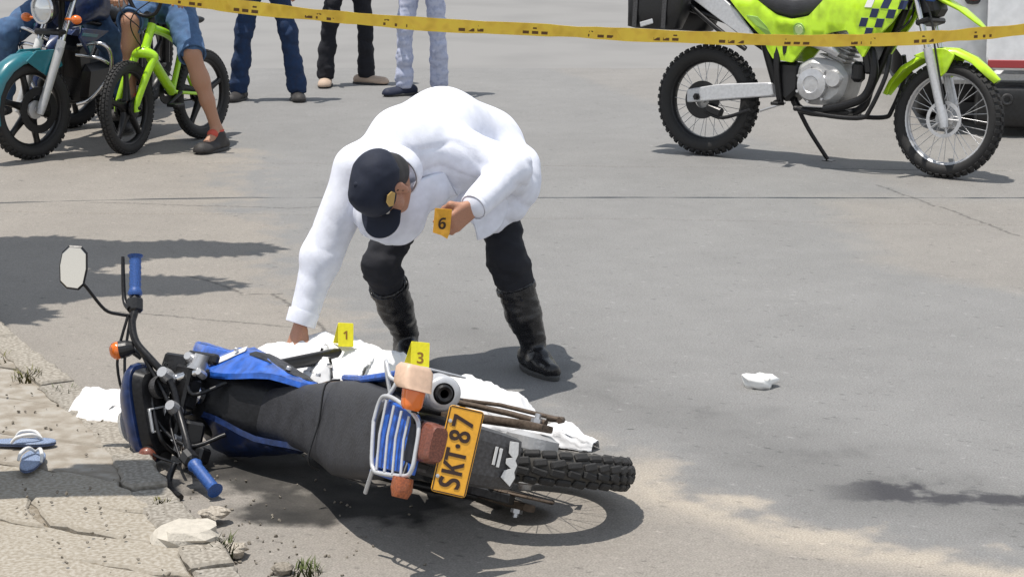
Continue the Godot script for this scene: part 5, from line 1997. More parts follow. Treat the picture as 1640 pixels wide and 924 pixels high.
	g.lathe([Vector2(0.088, -0.03), Vector2(0.098, -0.015), Vector2(0.093, 0.04), Vector2(0.086, 0.042), Vector2(0.083, -0.01)], 28, Transform3D(along(nd + v3(-0.1, -0.1, 0.1)), neck + nd * 0.02 + v3(0.012, -0.01, 0.0)), true, true)
	part("collar", g, M["coat_cloth"], ct)
	for q in [[elR, wrR, 0.053], [elL, wrL, 0.05]]:
		g = Geo.new()
		var dd: Vector3 = (q[1] - q[0]).normalized()
		g.lathe([Vector2(q[2] - 0.006, -0.03), Vector2(q[2] + 0.002, -0.028), Vector2(q[2], 0.02), Vector2(q[2] - 0.005, 0.022), Vector2(q[2] - 0.009, 0.0)], 20, Transform3D(along(dd), q[1] - dd * 0.005), true, true)
		part("cuff", g, M["coat_cloth"], ct)

func build_cyclist() -> void:
	var root := v3(-2.05, 0, -13.3)
	var p := thing("cyclist", "person in denim shorts and black sandals sitting astride the green bicycle", "person", root)
	var L := func(x, y, z): return v3(x, y, z) - root
	var hip: Vector3 = L.call(-2.18, 0.90, -13.42)
	var hipL: Vector3 = L.call(-2.10, 0.87, -13.38)
	var hipR: Vector3 = L.call(-2.27, 0.87, -13.42)
	var knL: Vector3 = L.call(-1.965, 0.60, -13.02)
	var anL: Vector3 = L.call(-1.83, 0.12, -13.06)
	var knR: Vector3 = L.call(-2.335, 0.80, -13.02)
	var anR: Vector3 = L.call(-2.37, 0.34, -13.12)
	var chest: Vector3 = L.call(-2.25, 1.25, -13.38)
	var neck: Vector3 = L.call(-2.27, 1.42, -13.35)
	var head: Vector3 = L.call(-2.28, 1.56, -13.31)
	var shL: Vector3 = L.call(-2.09, 1.34, -13.36)
	var shR: Vector3 = L.call(-2.43, 1.34, -13.40)
	var elL: Vector3 = L.call(-2.02, 1.10, -13.2)
	var elR: Vector3 = L.call(-2.50, 1.10, -13.25)
	var wrL: Vector3 = L.call(-2.0, 0.99, -13.01)
	var wrR: Vector3 = L.call(-2.44, 0.99, -13.08)
	var f := Field.new()
	f.cell = 0.0115
	f.k = 85.0
	f.bone(hip, chest, 0.1, 0.11, v3(0, 0, 1), 0.8)
	f.bone(chest, neck, 0.08, 0.05)
	f.bone(neck, head - v3(0, 0.05, 0), 0.05, 0.05)
	f.bone(chest + v3(0, 0.1, 0), shL, 0.06, 0.05)
	f.bone(chest + v3(0, 0.1, 0), shR, 0.06, 0.05)
	for q in [[shL, elL, wrL], [shR, elR, wrR]]:
		f.bone(q[0], q[1], 0.048, 0.038)
		f.bone(q[1], q[2], 0.04, 0.027)
	for q in [[hipL, knL, anL], [hipR, knR, anR]]:
		f.bone(q[0], q[1], 0.078, 0.054)
		f.bone(q[1], q[1].lerp(q[2], 0.35), 0.052, 0.054)
		f.bone(q[1].lerp(q[2], 0.3) + v3(0, 0, -0.012), q[1].lerp(q[2], 0.6), 0.052, 0.042)
		f.bone(q[1].lerp(q[2], 0.6), q[2], 0.042, 0.033)
	f.bone(anL, anL + v3(-0.06, -0.075, 0.13), 0.034, 0.026)
	f.bone(anR, anR + v3(-0.05, -0.07, 0.12), 0.034, 0.026)
	var g := f.build()
	var hb := Basis(Vector3.UP, -0.35)
	g.merge(head_geo, Transform3D(hb, head))
	g.merge(mirror_geo(hand(1.1, 0.0)), Transform3D(hand_basis(wrL - elL, v3(0, -1, 0)), wrL))
	g.merge(hand(1.1, 0.0), Transform3D(hand_basis(wrR - elR, v3(0, -1, 0)), wrR))
	var bd := part("body", g, M["skin_tan"], p)
	for s in [-1, 1]:
		g = Geo.new()
		g.ball(head + hb * v3(s * 0.03, 0.006, 0.078), Vector3.ONE * 0.0125)
		part("eye", g, M["eye"], bd)
	g = Geo.new()
	g.merge(hair_geo, Transform3D(hb, head))
	part("hair", g, M["hair"], bd)
	f = Field.new()
	f.cell = 0.0105
	f.k = 75.0
	f.bone(hip + v3(0, 0.04, 0), hip - v3(0, 0.03, 0), 0.13, 0.125)
	for q in [[hipL, knL], [hipR, knR]]:
		var d: Vector3 = (q[1] - q[0]).normalized()
		f.bone(q[0], q[1] - d * 0.05, 0.105, 0.083)
		f.cuts.append([q[1] + d * 0.012, d])
	f.cuts = []
	f.wrinkle = 0.014
	f.wrinkle_noise = wrinkles(15, 1.0)
	f.wrinkle_scale = v3(10, 12, 10)
	part("shorts", f.build(), M["denim_mid"], p)
	for q in [[hipL, knL], [hipR, knR]]:
		var d: Vector3 = (q[1] - q[0]).normalized()
		g = Geo.new()
		g.lathe([Vector2(0.074, -0.025), Vector2(0.087, -0.022), Vector2(0.088, 0.012), Vector2(0.08, 0.014), Vector2(0.07, 0.0)], 26, Transform3D(along(d), q[1] - d * 0.0), true, true)
		part("shorts_hem", g, M["denim_mid"], p)
	f = Field.new()
	f.cell = 0.014
	f.k = 70.0
	f.bone(hip + v3(0, 0.06, 0), chest, 0.15, 0.145, v3(0, 0, 1), 0.85)
	f.bone(chest, chest + v3(0, 0.11, 0), 0.14, 0.1)
	for q in [[shL, elL], [shR, elR]]:
		f.bone(chest + v3(0, 0.1, 0), q[0], 0.075, 0.07)
		f.bone(q[0], q[0].lerp(q[1], 0.7), 0.068, 0.062)
	f.cuts = [[L.call(0, 0.90, 0), v3(0, -1, 0)]]
	f.wrinkle = 0.012
	f.wrinkle_noise = wrinkles(16, 9.0)
	part("shirt", f.build(), M["shirt_dark"], p)
	# sandals with red straps
	for q in [[anL, v3(-0.35, 0, 0.75), 0.0], [anR, v3(-0.35, 0, 0.85), 0.2]]:
		var an: Vector3 = q[0]
		var fd: Vector3 = q[1].normalized()
		var y0: float = q[2]
		var heel := v3(an.x, 0, an.z) - fd * 0.05
		shoe(heel, heel + fd * 0.26, v3(an.x, y0 + 0.085, an.z), 0.062, y0, p, M["shoe_grey"], "sandal")
		g = Geo.new()
		g.lathe([Vector2(0.038, -0.02), Vector2(0.043, -0.015), Vector2(0.044, 0.012), Vector2(0.037, 0.018)], 20, Transform3D(Basis(), an + v3(0, -0.005, 0)), true, true)
		g.ball(v3(an.x, y0 + 0.105, an.z) + fd * 0.05, v3(0.036, 0.032, 0.036), Basis(fd.cross(Vector3.UP), Vector3.UP, -fd))
		part("sandal_strap", g, M["sock_red"], p)

func build_motorcyclist() -> void:
	var root := v3(-2.95, 0, -13.4)
	var p := thing("motorcyclist", "person in faded jeans at the left edge sitting on the teal motorcycle", "person", root)
	var L := func(x, y, z): return v3(x, y, z) - root
	var hip: Vector3 = L.call(-2.8, 0.88, -13.5)
	var knR: Vector3 = L.call(-3.12, 0.72, -13.12)
	var anR: Vector3 = L.call(-3.2, 0.30, -13.3)
	var knL: Vector3 = L.call(-2.56, 0.68, -13.4)
	var anL: Vector3 = L.call(-2.52, 0.12, -13.85)
	var chest: Vector3 = L.call(-2.85, 1.25, -13.45)
	var head: Vector3 = L.call(-2.88, 1.56, -13.38)
	var f := Field.new()
	f.cell = 0.015
	f.k = 75.0
	f.bone(hip, chest, 0.1, 0.11)
	f.bone(chest, head - v3(0, 0.1, 0), 0.08, 0.05)
	f.bone(head - v3(0, 0.12, 0), head - v3(0, 0.05, 0), 0.05, 0.05)
	var arms := []
	for s in [-1, 1]:
		var sh := chest + v3(0.17 * s, 0.1, 0)
		var el := sh + v3(0.07 * s, -0.25, 0.12)
		var wr := el + v3(-0.05 * s, -0.02, 0.24)
		arms.append([sh, el, wr])
		f.bone(chest + v3(0, 0.1, 0), sh, 0.06, 0.05)
		f.bone(sh, el, 0.046, 0.037)
		f.bone(el, wr, 0.037, 0.026)
	for q in [[hip + v3(-0.09, 0, 0), knR, anR], [hip + v3(0.09, 0, 0), knL, anL]]:
		f.bone(q[0], q[1], 0.065, 0.048)
		f.bone(q[1], q[2], 0.045, 0.034)
	var g := f.build()
	g.merge(head_geo, Transform3D(Basis(), head))
	for s in [0, 1]:
		var d: Vector3 = arms[s][2] - arms[s][1]
		g.merge(hand(1.1, 0.0) if s == 0 else mirror_geo(hand(1.1, 0.0)), Transform3D(hand_basis(d, v3(0, -1, 0)), arms[s][2]))
	var bd := part("body", g, M["skin"], p)
	g = Geo.new()
	g.merge(hair_geo, Transform3D(Basis(), head))
	part("hair", g, M["hair"], bd)
	for s in [-1, 1]:
		g = Geo.new()
		g.ball(head + v3(s * 0.03, 0.006, 0.078), Vector3.ONE * 0.0125)
		part("eye", g, M["eye"], bd)
	f = Field.new()
	f.cell = 0.013
	f.k = 70.0
	f.bone(hip, hip + v3(0, 0.05, 0), 0.13, 0.12)
	for q in [[hip + v3(-0.09, 0, 0), knR, anR], [hip + v3(0.09, 0, 0), knL, anL]]:
		f.bone(q[0], q[1], 0.1, 0.08)
		f.bone(q[1], q[2], 0.078, 0.06)
	f.wrinkle = 0.014
	f.wrinkle_noise = wrinkles(33, 9.0)
	part("trousers", f.build(), M["denim_mid"], p)
	f = Field.new()
	f.cell = 0.015
	f.k = 70.0
	f.bone(hip + v3(0, 0.06, 0), chest, 0.14, 0.14)
	f.bone(chest, chest + v3(0, 0.1, 0), 0.13, 0.1)
	for q in arms:
		f.bone(chest + v3(0, 0.1, 0), q[0], 0.075, 0.07)
		f.bone(q[0], q[0].lerp(q[1], 0.7), 0.068, 0.06)
	part("shirt", f.build(), M["shirt_dark"], p)
	for an in [anR, anL]:
		var heel := v3(an.x, 0, an.z - 0.06)
		var y0: float = maxf(0.0, an.y - 0.1)
		shoe(heel, heel + v3(0, 0, 0.25), v3(an.x, y0 + 0.08, an.z), 0.046, y0, p, M["shoe_grey"])

# ------------------------------------------------------------------ the green patrol motorcycle (x forward from the rear axle's foot, y up, z to its right)
func sub_poly(p: Array, n := 3) -> Array:
	var out := []
	for i in p.size():
		for k in n:
			out.append(p[i].lerp(p[(i + 1) % p.size()], float(k) / n))
	return out

# rounded corners for a polygon
func soft(p: Array, r := 0.25) -> Array:
	var out := []
	var n := p.size()
	for i in n:
		var a: Vector2 = p[(i + n - 1) % n]
		var b: Vector2 = p[i]
		var c: Vector2 = p[(i + 1) % n]
		var p0 := b.lerp(a, r)
		var p1 := b.lerp(c, r)
		for k in 4:
			var u := k / 3.0
			out.append(p0.lerp(b, u).lerp(b.lerp(p1, u), u))
	return out

func build_patrol_bike() -> void:
	var b := thing("patrol_motorcycle", "fluorescent green patrol motorcycle with chequered tank panel standing on its stand", "motorcycle", Vector3(1.208, 0, -12.833))
	var bs := Basis(v3(0.8335, 0, 0.553), Vector3.UP, v3(-0.553, 0, 0.8335))
	b.basis = bs * Basis(v3(1, 0, 0), -deg_to_rad(6.0))
	wheel(b, "rear", v3(-0.035, 0.338, 0), 0.335, 0.062, 0.245, "wire", Basis(), true, M["black_metal"])
	wheel(b, "front", v3(1.515, 0.335, 0), 0.335, 0.05, 0.265, "wire", Basis(Vector3.UP, -0.08), true, M["alloy"])
	var g := Geo.new()
	# swingarm in bright metal
	for s in [-1, 1]:
		g = Geo.new()
		g.slab(soft([Vector2(-0.125, 0.395), Vector2(-0.12, 0.315), Vector2(0.09, 0.345), Vector2(0.46, 0.395), Vector2(0.44, 0.475), Vector2(0.085, 0.44)], 0.12), 0.03, Transform3D(Basis(), v3(0, 0, s * 0.105)), 0.006)
		part("swingarm", g, M["silver_paint"], b)
	g = Geo.new()
	g.lathe([Vector2(0, 0), Vector2(0.022, 0), Vector2(0.022, 0.012), Vector2(0.012, 0.012), Vector2(0.012, 0.026), Vector2(0, 0.026)], 6, Transform3D(Basis(Vector3(1, 0, 0), PI / 2), v3(-0.05, 0.355, 0.122)), false)
	part("axle_nut", g, M["black_metal"], b)
	g = Geo.new()
	g.lathe([Vector2(0.05, -0.003), Vector2(0.115, -0.003), Vector2(0.115, 0.003), Vector2(0.05, 0.003)], 36, spin(v3(-0.035, 0.338, 0.078)), false, true)
	part("rear_brake_disc", g, M["black_metal"], b)
	g = Geo.new()
	g.box(v3(0.06, 0.28, 0.09), v3(0.11, 0.06, 0.05), Basis(v3(0, 0, 1), -0.3), 0.012)
	g.hose([v3(0.0, 0.27, 0.095), v3(0.12, 0.24, 0.1), v3(0.3, 0.3, 0.1)], 0.011, 8)
	part("rear_brake_caliper", g, M["black_metal"], b)
	g = Geo.new()
	g.tube([v3(0.38, 0.3, 0.12), v3(0.55, 0.36, 0.14)], 0.008, 6)
	part("brake_rod", g, M["alloy"], b)
	# engine, casings, cylinder
	g = Geo.new()
	g.slab(soft([Vector2(0.60, 0.585), Vector2(0.69, 0.64), Vector2(0.86, 0.62), Vector2(0.93, 0.54), Vector2(0.90, 0.42), Vector2(0.83, 0.365), Vector2(0.68, 0.36), Vector2(0.60, 0.43)], 0.25), 0.26, Transform3D(), 0.03)
	part("crankcase", g, M["cast_alloy"], b)
	g = Geo.new()
	g.lathe([Vector2(0, 0.0), Vector2(0.085, 0.0), Vector2(0.095, 0.02), Vector2(0.09, 0.035), Vector2(0.05, 0.045), Vector2(0.045, 0.04), Vector2(0, 0.042)], 28, Transform3D(Basis(Vector3(1, 0, 0), PI / 2), v3(0.72, 0.48, 0.13)), false)
	g.lathe([Vector2(0, 0.0), Vector2(0.05, 0.0), Vector2(0.055, 0.015), Vector2(0.045, 0.03), Vector2(0, 0.03)], 22, Transform3D(Basis(Vector3(1, 0, 0), PI / 2), v3(0.85, 0.52, 0.13)), false)
	for a in 7:
		var an := TAU * a / 7.0
		g.lathe([Vector2(0, 0), Vector2(0.009, 0), Vector2(0.009, 0.02), Vector2(0, 0.02)], 8, Transform3D(Basis(Vector3(1, 0, 0), PI / 2), v3(0.72 + cos(an) * 0.105, 0.48 + sin(an) * 0.105, 0.13)), false)
	part("clutch_cover", g, M["alloy"], b)
	g = Geo.new()
	var cb := Basis(v3(0, 0, 1), -0.35)
	for k in 7:
		g.box(v3(0.80 + k * 0.012, 0.63 + k * 0.025, 0.0), v3(0.17, 0.011, 0.17), cb, 0.003)
	g.box(v3(0.835, 0.70, 0), v3(0.12, 0.2, 0.12), cb, 0.01)
	part("cylinder_fins", g, M["cast_alloy"], b)
	g = Geo.new()
	g.box(v3(0.88, 0.80, 0.0), v3(0.17, 0.07, 0.17), cb, 0.02)
	part("cylinder_head", g, M["alloy"], b)
	g = Geo.new()
	g.hose([v3(0.66, 0.73, 0.09), v3(0.74, 0.715, 0.125), v3(0.82, 0.69, 0.13), v3(0.86, 0.66, 0.12)], [0.03, 0.032, 0.03, 0.022], 10)
	part("intake_pipe", g, M["alloy"], b)
	g = Geo.new()
	g.hose([v3(0.93, 0.76, 0.05), v3(1.04, 0.72, 0.1), v3(1.09, 0.58, 0.12), v3(1.05, 0.44, 0.12), v3(0.95, 0.38, 0.13), v3(0.8, 0.34, 0.13)], 0.026, 10)
	part("exhaust_pipe", g, M["black_metal"], b)
	g = Geo.new()
	g.hose([v3(1.22, 1.0, 0), v3(1.14, 0.78, 0), v3(1.03, 0.5, 0.0), v3(0.95, 0.34, 0), v3(0.6, 0.32, 0.0), v3(0.52, 0.45, 0)], 0.024, 10)
	for s in [-1, 1]:
		g.hose([v3(1.2, 0.98, 0), v3(0.8, 0.86, s * 0.09), v3(0.45, 0.72, s * 0.12), v3(0.1, 0.82, s * 0.12), v3(-0.25, 0.9, s * 0.1)], 0.017, 8)
		g.hose([v3(0.46, 0.74, s * 0.1), v3(0.47, 0.55, s * 0.12), v3(0.5, 0.36, s * 0.1)], 0.022, 8)
	part("frame", g, M["black_metal"], b)
	g = Geo.new()
	for s in [-1, 1]:
		g.hose([v3(0.62, 0.33, s * 0.12), v3(0.85, 0.305, s * 0.15), v3(1.05, 0.31, s * 0.16), v3(1.1, 0.36, s * 0.16), v3(1.17, 0.55, s * 0.14), v3(1.17, 0.68, s * 0.1)], 0.014, 8)
	part("crash_bar", g, M["black_metal"], b)
	g = Geo.new()
	g.box(v3(0.76, 0.33, 0), v3(0.36, 0.03, 0.2), Basis(), 0.01)
	part("bash_plate", g, M["black_plastic"], b)
	g = Geo.new()
	g.box(v3(1.03, 0.66, 0.0), v3(0.05, 0.2, 0.24), Basis(v3(0, 0, 1), 0.25), 0.01)
	g.box(v3(0.98, 0.57, 0.09), v3(0.07, 0.12, 0.08), Basis(), 0.02)
	part("radiator", g, M["black_plastic"], b)
	g = Geo.new()
	g.slab(soft([Vector2(0.42, 0.6), Vector2(0.6, 0.6), Vector2(0.61, 0.44), Vector2(0.53, 0.36), Vector2(0.45, 0.42)], 0.2), 0.2, Transform3D(), 0.02)
	part("frame_cover", g, M["black_plastic"], b)
	g = Geo.new()
	g.hose([v3(0.5, 0.37, 0.13), v3(0.52, 0.36, 0.22)], 0.012, 8)
	g.box(v3(0.53, 0.355, 0.2), v3(0.05, 0.02, 0.09), Basis(), 0.004)
	part("footpeg", g, M["black_metal"], b)
	g = Geo.new()
	g.hose([v3(0.50, 0.36, -0.1), v3(0.58, 0.2, -0.15), v3(0.69, 0.03, -0.21)], [0.014, 0.013, 0.012], 8)
	g.box(v3(0.695, 0.02, -0.212), v3(0.07, 0.012, 0.05), Basis(v3(1, 0, 0), 0.1), 0.003)
	part("side_stand", g, M["black_metal"], b)
	g = Geo.new()
	g.hose([v3(0.42, 0.47, 0.0), v3(0.36, 0.62, 0), v3(0.3, 0.78, 0)], 0.035, 10)
	part("rear_shock", g, M["black_metal"], b)
	# green bodywork: side panels and tank shrouds
	var panel := [Vector2(0.13, 0.965), Vector2(0.24, 0.855), Vector2(0.366, 0.736), Vector2(0.404, 0.661), Vector2(0.439, 0.612), Vector2(0.567, 0.598), Vector2(0.637, 0.693), Vector2(0.822, 0.786), Vector2(0.935, 0.806), Vector2(0.989, 0.73), Vector2(1.041, 0.652), Vector2(1.096, 0.746), Vector2(1.189, 0.861), Vector2(1.26, 0.99), Vector2(1.2, 1.12), Vector2(0.95, 1.16), Vector2(0.8, 1.06), Vector2(0.74, 0.96), Vector2(0.66, 0.875), Vector2(0.548, 0.852), Vector2(0.445, 0.873), Vector2(0.30, 0.965)]
	for s in [-1, 1]:
		var wr := func(x, y): return 0.146 + 0.055 * smoothstep(0.75, 1.05, x) - 0.10 * smoothstep(0.92, 1.2, y) + 0.02 * sin(x * 9.0) - 0.05 * smoothstep(1.1, 1.3, x) + 0.012 * smoothstep(0.0, 0.03, y - 0.79 + absf(x - 0.55) * 0.25)
		g = Geo.new()
		g.panel(soft(panel, 0.12), 0.02, s, wr, 0.05)
		part("body_panel", g, M["neon"], b)
		# chequers in navy and white, set on the front of the shroud
		for ix in 5:
			for iy in 4:
				if (ix + iy) % 2 == 0:
					continue
				var c := Vector2(1.03 + ix * 0.045 + iy * 0.012, 0.80 + iy * 0.055)
				if c.y > 1.03 or (iy == 0 and ix > 2) or (iy == 1 and ix > 3) or (iy == 0 and ix < 0):
					continue
				g = Geo.new()
				var hw := 0.0205
				g.slab([c + Vector2(-hw - 0.006, -0.0255), c + Vector2(hw - 0.006, -0.0255), c + Vector2(hw + 0.006, 0.0255), c + Vector2(-hw + 0.006, 0.0255)], 0.003, Transform3D(), 0.0008, func(w: Vector3): return v3(w.x, w.y, w.z * 1.0 + s * (0.159 + 0.055 * smoothstep(0.75, 1.05, w.x) - 0.10 * smoothstep(0.92, 1.2, w.y) + 0.02 * sin(w.x * 9.0) - 0.05 * smoothstep(1.1, 1.3, w.x))))
				part("chequer", g, M["navy_decal"] if (ix + iy * 2) % 3 != 0 else M["white_decal"], b)
	for s in [-1, 1]:
		# darker crease along the panel, and the round badge
		var wr2 := func(w: Vector3): return v3(w.x, w.y, w.z + s * (0.148 + 0.012 * smoothstep(0.0, 0.03, w.y - 0.79 + absf(w.x - 0.55) * 0.25) + 0.055 * smoothstep(0.75, 1.05, w.x) - 0.10 * smoothstep(0.92, 1.2, w.y) + 0.02 * sin(w.x * 9.0)))
		g = Geo.new()
		g.slab(sub_poly([Vector2(0.27, 0.86), Vector2(0.34, 0.855), Vector2(0.40, 0.80), Vector2(0.43, 0.75), Vector2(0.40, 0.745)], 2), 0.004, Transform3D(), 0.001, wr2)
		part("panel_inset", g, M["emblem_green"], b)
		var disc := []
		var ring := []
		for i in 24:
			var a := TAU * i / 24.0
			disc.append(Vector2(0.605 + cos(a) * 0.042, 0.79 + sin(a) * 0.042))
			ring.append(Vector2(0.605 + cos(a) * 0.03, 0.79 + sin(a) * 0.03))
		g = Geo.new()
		g.slab(disc, 0.004, Transform3D(), 0.001, wr2)
		part("badge", g, M["emblem_green"], b)
		g = Geo.new()
		g.slab(ring, 0.0075, Transform3D(), 0.001, wr2)
		g.slab([Vector2(0.6, 0.772), Vector2(0.61, 0.772), Vector2(0.61, 0.808), Vector2(0.6, 0.808)], 0.009, Transform3D(), 0.001, wr2)
		part("badge_field", g, M["emblem_pale"], b)
		g = Geo.new()
		g.slab([Vector2(0.500, 0.70), Vector2(0.530, 0.70), Vector2(0.526, 0.655), Vector2(0.512, 0.635), Vector2(0.504, 0.66)], 0.004, Transform3D(), 0.001, wr2)
		part("panel_slot", g, M["black_plastic"], b)
	# tank, seat, tail
	g = Geo.new()
	var rings := []
	for q in [[0.72, 0.98, 0.09, 0.06], [0.8, 1.02, 0.12, 0.1], [0.95, 1.05, 0.14, 0.12], [1.1, 1.05, 0.13, 0.11], [1.22, 1.02, 0.08, 0.08]]:
		rings.append(sec(v3(q[0], q[1], 0), v3(0, 0, 1), v3(0, 1, 0), q[2], q[3], 22, 2.8))
	g.loft(rings)
	part("tank", g, M["neon"], b)
	g = Geo.new()
	rings = []
	for q in [[-0.3, 1.06, 0.1, 0.03], [-0.25, 1.06, 0.12, 0.05], [0.1, 1.02, 0.135, 0.06], [0.3, 0.98, 0.14, 0.085], [0.45, 0.935, 0.145, 0.075], [0.55, 0.92, 0.14, 0.075], [0.68, 0.94, 0.115, 0.07], [0.8, 1.0, 0.08, 0.06], [0.84, 1.02, 0.05, 0.04]]:
		rings.append(sec(v3(q[0], q[1], 0), v3(0, 0, 1), v3(0, 1, 0), q[2], q[3], 22, 3.0))
	g.loft(rings)
	part("seat", g, M["seat_vinyl"], b)
	for s in [-1, 1]:
		g = Geo.new()
		g.slab(soft([Vector2(-0.3, 1.03), Vector2(-0.13, 0.945), Vector2(0.12, 0.80), Vector2(0.30, 0.70), Vector2(0.335, 0.73), Vector2(0.19, 0.885), Vector2(0.04, 0.99), Vector2(-0.2, 1.06)], 0.1), 0.02, Transform3D(), 0.005, func(w: Vector3): return v3(w.x, w.y, w.z + s * (0.135 + 0.02 * w.x)))
		part("tail_panel", g, M["silver_paint"], b)
		g = Geo.new()
		g.hose([v3(-0.18, 0.93, s * 0.12), v3(0.06, 0.77, s * 0.13), v3(0.26, 0.66, s * 0.13)], 0.016, 8)
		part("subframe_rail", g, M["black_metal"], b)
	g = Geo.new()
	rings = []
	for q in [[0.36, 0.72], [0.15, 0.80], [-0.1, 0.88], [-0.35, 0.93], [-0.5, 0.9], [-0.58, 0.83]]:
		rings.append(sec(v3(q[0], q[1], 0), v3(0, 0, 1), v3(0, 1, 0), 0.085, 0.01, 14, 3.0))
	g.loft(rings)
	part("rear_mudguard", g, M["black_plastic"], b)
	# black saddle bag strapped to the tail
	for s in [-1, 1]:
		g = Geo.new()
		rings = []
		for q in [[0.745, 0.12, 0.05], [0.755, 0.17, 0.075], [0.85, 0.19, 0.09], [0.98, 0.2, 0.09], [1.06, 0.18, 0.08], [1.08, 0.14, 0.05]]:
			rings.append(sec(v3(-0.31 - (0.02 if q[0] < 0.8 else 0.0), q[0], s * 0.2), v3(1, 0, 0), v3(0, 0, 1), q[1], q[2], 20, 4.0))
		g.loft(rings)
		var bag := part("saddle_bag", g, M["black_plastic"], b)
		g = Geo.new()
		for xx in [-0.42, -0.22]:
			g.box(v3(xx, 0.9, s * 0.294), v3(0.03, 0.3, 0.006), Basis(), 0.002)
		part("bag_strap", g, M["grey_plastic"], bag)
		g = Geo.new()
		g.box(v3(-0.34, 0.78, s * 0.285), v3(0.09, 0.03, 0.012), Basis(v3(0, 0, 1), 0.3), 0.004)
		part("bag_reflector", g, M["silver_paint"], bag)
	g = Geo.new()
	g.box(v3(-0.42, 0.86, 0), v3(0.05, 0.16, 0.16), Basis(v3(0, 0, 1), 0.3), 0.01)
	part("tail_lamp", g, M["red_lens"], b)
	# fork, mudguards, lamp, bars
	for s in [-1, 1]:
		g = Geo.new()
		g.tube([v3(1.27, 1.10, s * 0.1), v3(1.42, 0.66, s * 0.1)], 0.019, 12)
		part("fork_tube", g, M["chrome"], b)
		g = Geo.new()
		g.tube([v3(1.395, 0.73, s * 0.1), v3(1.41, 0.69, s * 0.1), v3(1.525, 0.34, s * 0.1), v3(1.535, 0.29, s * 0.1)], [0.026, 0.028, 0.028, 0.022], 14)
		part("fork_slider", g, M["silver_paint"], b)
	g = Geo.new()
	g.lathe([Vector2(0.085, -0.002), Vector2(0.105, -0.002), Vector2(0.105, 0.002), Vector2(0.085, 0.002)], 36, spin(v3(1.515, 0.335, 0.07)), false, true)
	for k in 5:
		g.tube([v3(1.515, 0.335, 0.07), v3(1.515 + cos(k * TAU / 5.0) * 0.09, 0.335 + sin(k * TAU / 5.0) * 0.09, 0.07)], 0.005, 6)
	part("front_brake_disc", g, M["alloy"], b)
	for q in [[v3(1.29, 1.07, 0), 0.26], [v3(1.36, 0.88, 0), 0.25]]:
		g = Geo.new()
		g.box(q[0], v3(0.09, 0.035, q[1]), Basis(v3(0, 0, 1), 0.33), 0.01)
		part("fork_yoke", g, M["black_metal"], b)
	g = Geo.new()
	rings = []
	for q in [[1.11, 0.455, 0.03], [1.15, 0.53, 0.062], [1.22, 0.615, 0.075], [1.33, 0.69, 0.08], [1.45, 0.735, 0.078], [1.55, 0.735, 0.072], [1.66, 0.69, 0.064], [1.76, 0.61, 0.045], [1.80, 0.575, 0.02]]:
		var c := v3(q[0], q[1], 0)
		var out := (c - v3(1.515, 0.335, 0)).normalized()
		var ring := PackedVector3Array()
		for pt in [[-1.0, -0.03], [-0.8, -0.004], [-0.35, 0.006], [0.35, 0.006], [0.8, -0.004], [1.0, -0.03], [0.9, -0.034], [0.72, -0.012], [0.3, -0.002], [-0.3, -0.002], [-0.72, -0.012], [-0.9, -0.034]]:
			ring.append(c + v3(0, 0, 1) * q[2] * pt[0] + out * pt[1])
		rings.append(ring)
	g.loft(rings, true, true)
	part("front_mudguard", g, M["neon"], b)
	for s in [-1, 1]:
		g = Geo.new()
		g.slab(soft([Vector2(1.30, 0.68), Vector2(1.42, 0.73), Vector2(1.50, 0.735), Vector2(1.56, 0.70), Vector2(1.515, 0.60), Vector2(1.475, 0.565), Vector2(1.455, 0.60), Vector2(1.43, 0.66)], 0.2), 0.014, Transform3D(Basis(), v3(0, 0, s * 0.088)), 0.004)
		part("mudguard_stay", g, M["neon"], b)
	g = Geo.new()
	rings = []
	for q in [[1.36, 1.05, 0.07, 0.02], [1.45, 1.0, 0.075, 0.016], [1.55, 0.955, 0.07, 0.012], [1.64, 0.895, 0.055, 0.01], [1.70, 0.85, 0.02, 0.006]]:
		rings.append(sec(v3(q[0], q[1], 0), v3(0, 0, 1), v3(0.45, 0.9, 0), q[2], q[3], 16, 3.0))
	g.loft(rings)
	part("beak", g, M["neon"], b)
	g = Geo.new()
	g.loft([sec(v3(1.34, 1.12, 0), v3(0, 0, 1), v3(0, 1, 0), 0.1, 0.12, 18, 3), sec(v3(1.44, 1.11, 0), v3(0, 0, 1), v3(0, 1, 0), 0.09, 0.1, 18, 3), sec(v3(1.5, 1.1, 0), v3(0, 0, 1), v3(0, 1, 0), 0.06, 0.06, 18, 3)])
	part("headlamp_cowl", g, M["neon"], b)
	g = Geo.new()
	g.loft([sec(v3(1.497, 1.1, 0), v3(0, 0, 1), v3(0, 1, 0), 0.055, 0.055, 18, 2.5), sec(v3(1.515, 1.1, 0), v3(0, 0, 1), v3(0, 1, 0), 0.04, 0.04, 18, 2.5)])
	part("headlamp", g, M["lamp_glass"], b)
	g = Geo.new()
	g.box(v3(1.36, 0.97, 0), v3(0.14, 0.14, 0.16), Basis(v3(0, 0, 1), 0.3), 0.03)
	part("fork_shroud", g, M["black_plastic"], b)
	g = Geo.new()
	g.box(v3(1.36, 1.015, 0.12), v3(0.13, 0.035, 0.05), Basis(v3(0, 0, 1), -0.1), 0.01)
	part("siren_lamp", g, M["blue_paint"], b)
	g = Geo.new()
	g.hose([v3(1.12, 1.18, 0.4), v3(1.2, 1.2, 0.2), v3(1.25, 1.14, 0.06), v3(1.25, 1.14, -0.06), v3(1.2, 1.2, -0.2), v3(1.12, 1.18, -0.4)], 0.012, 8)
	part("handlebar", g, M["black_metal"], b)
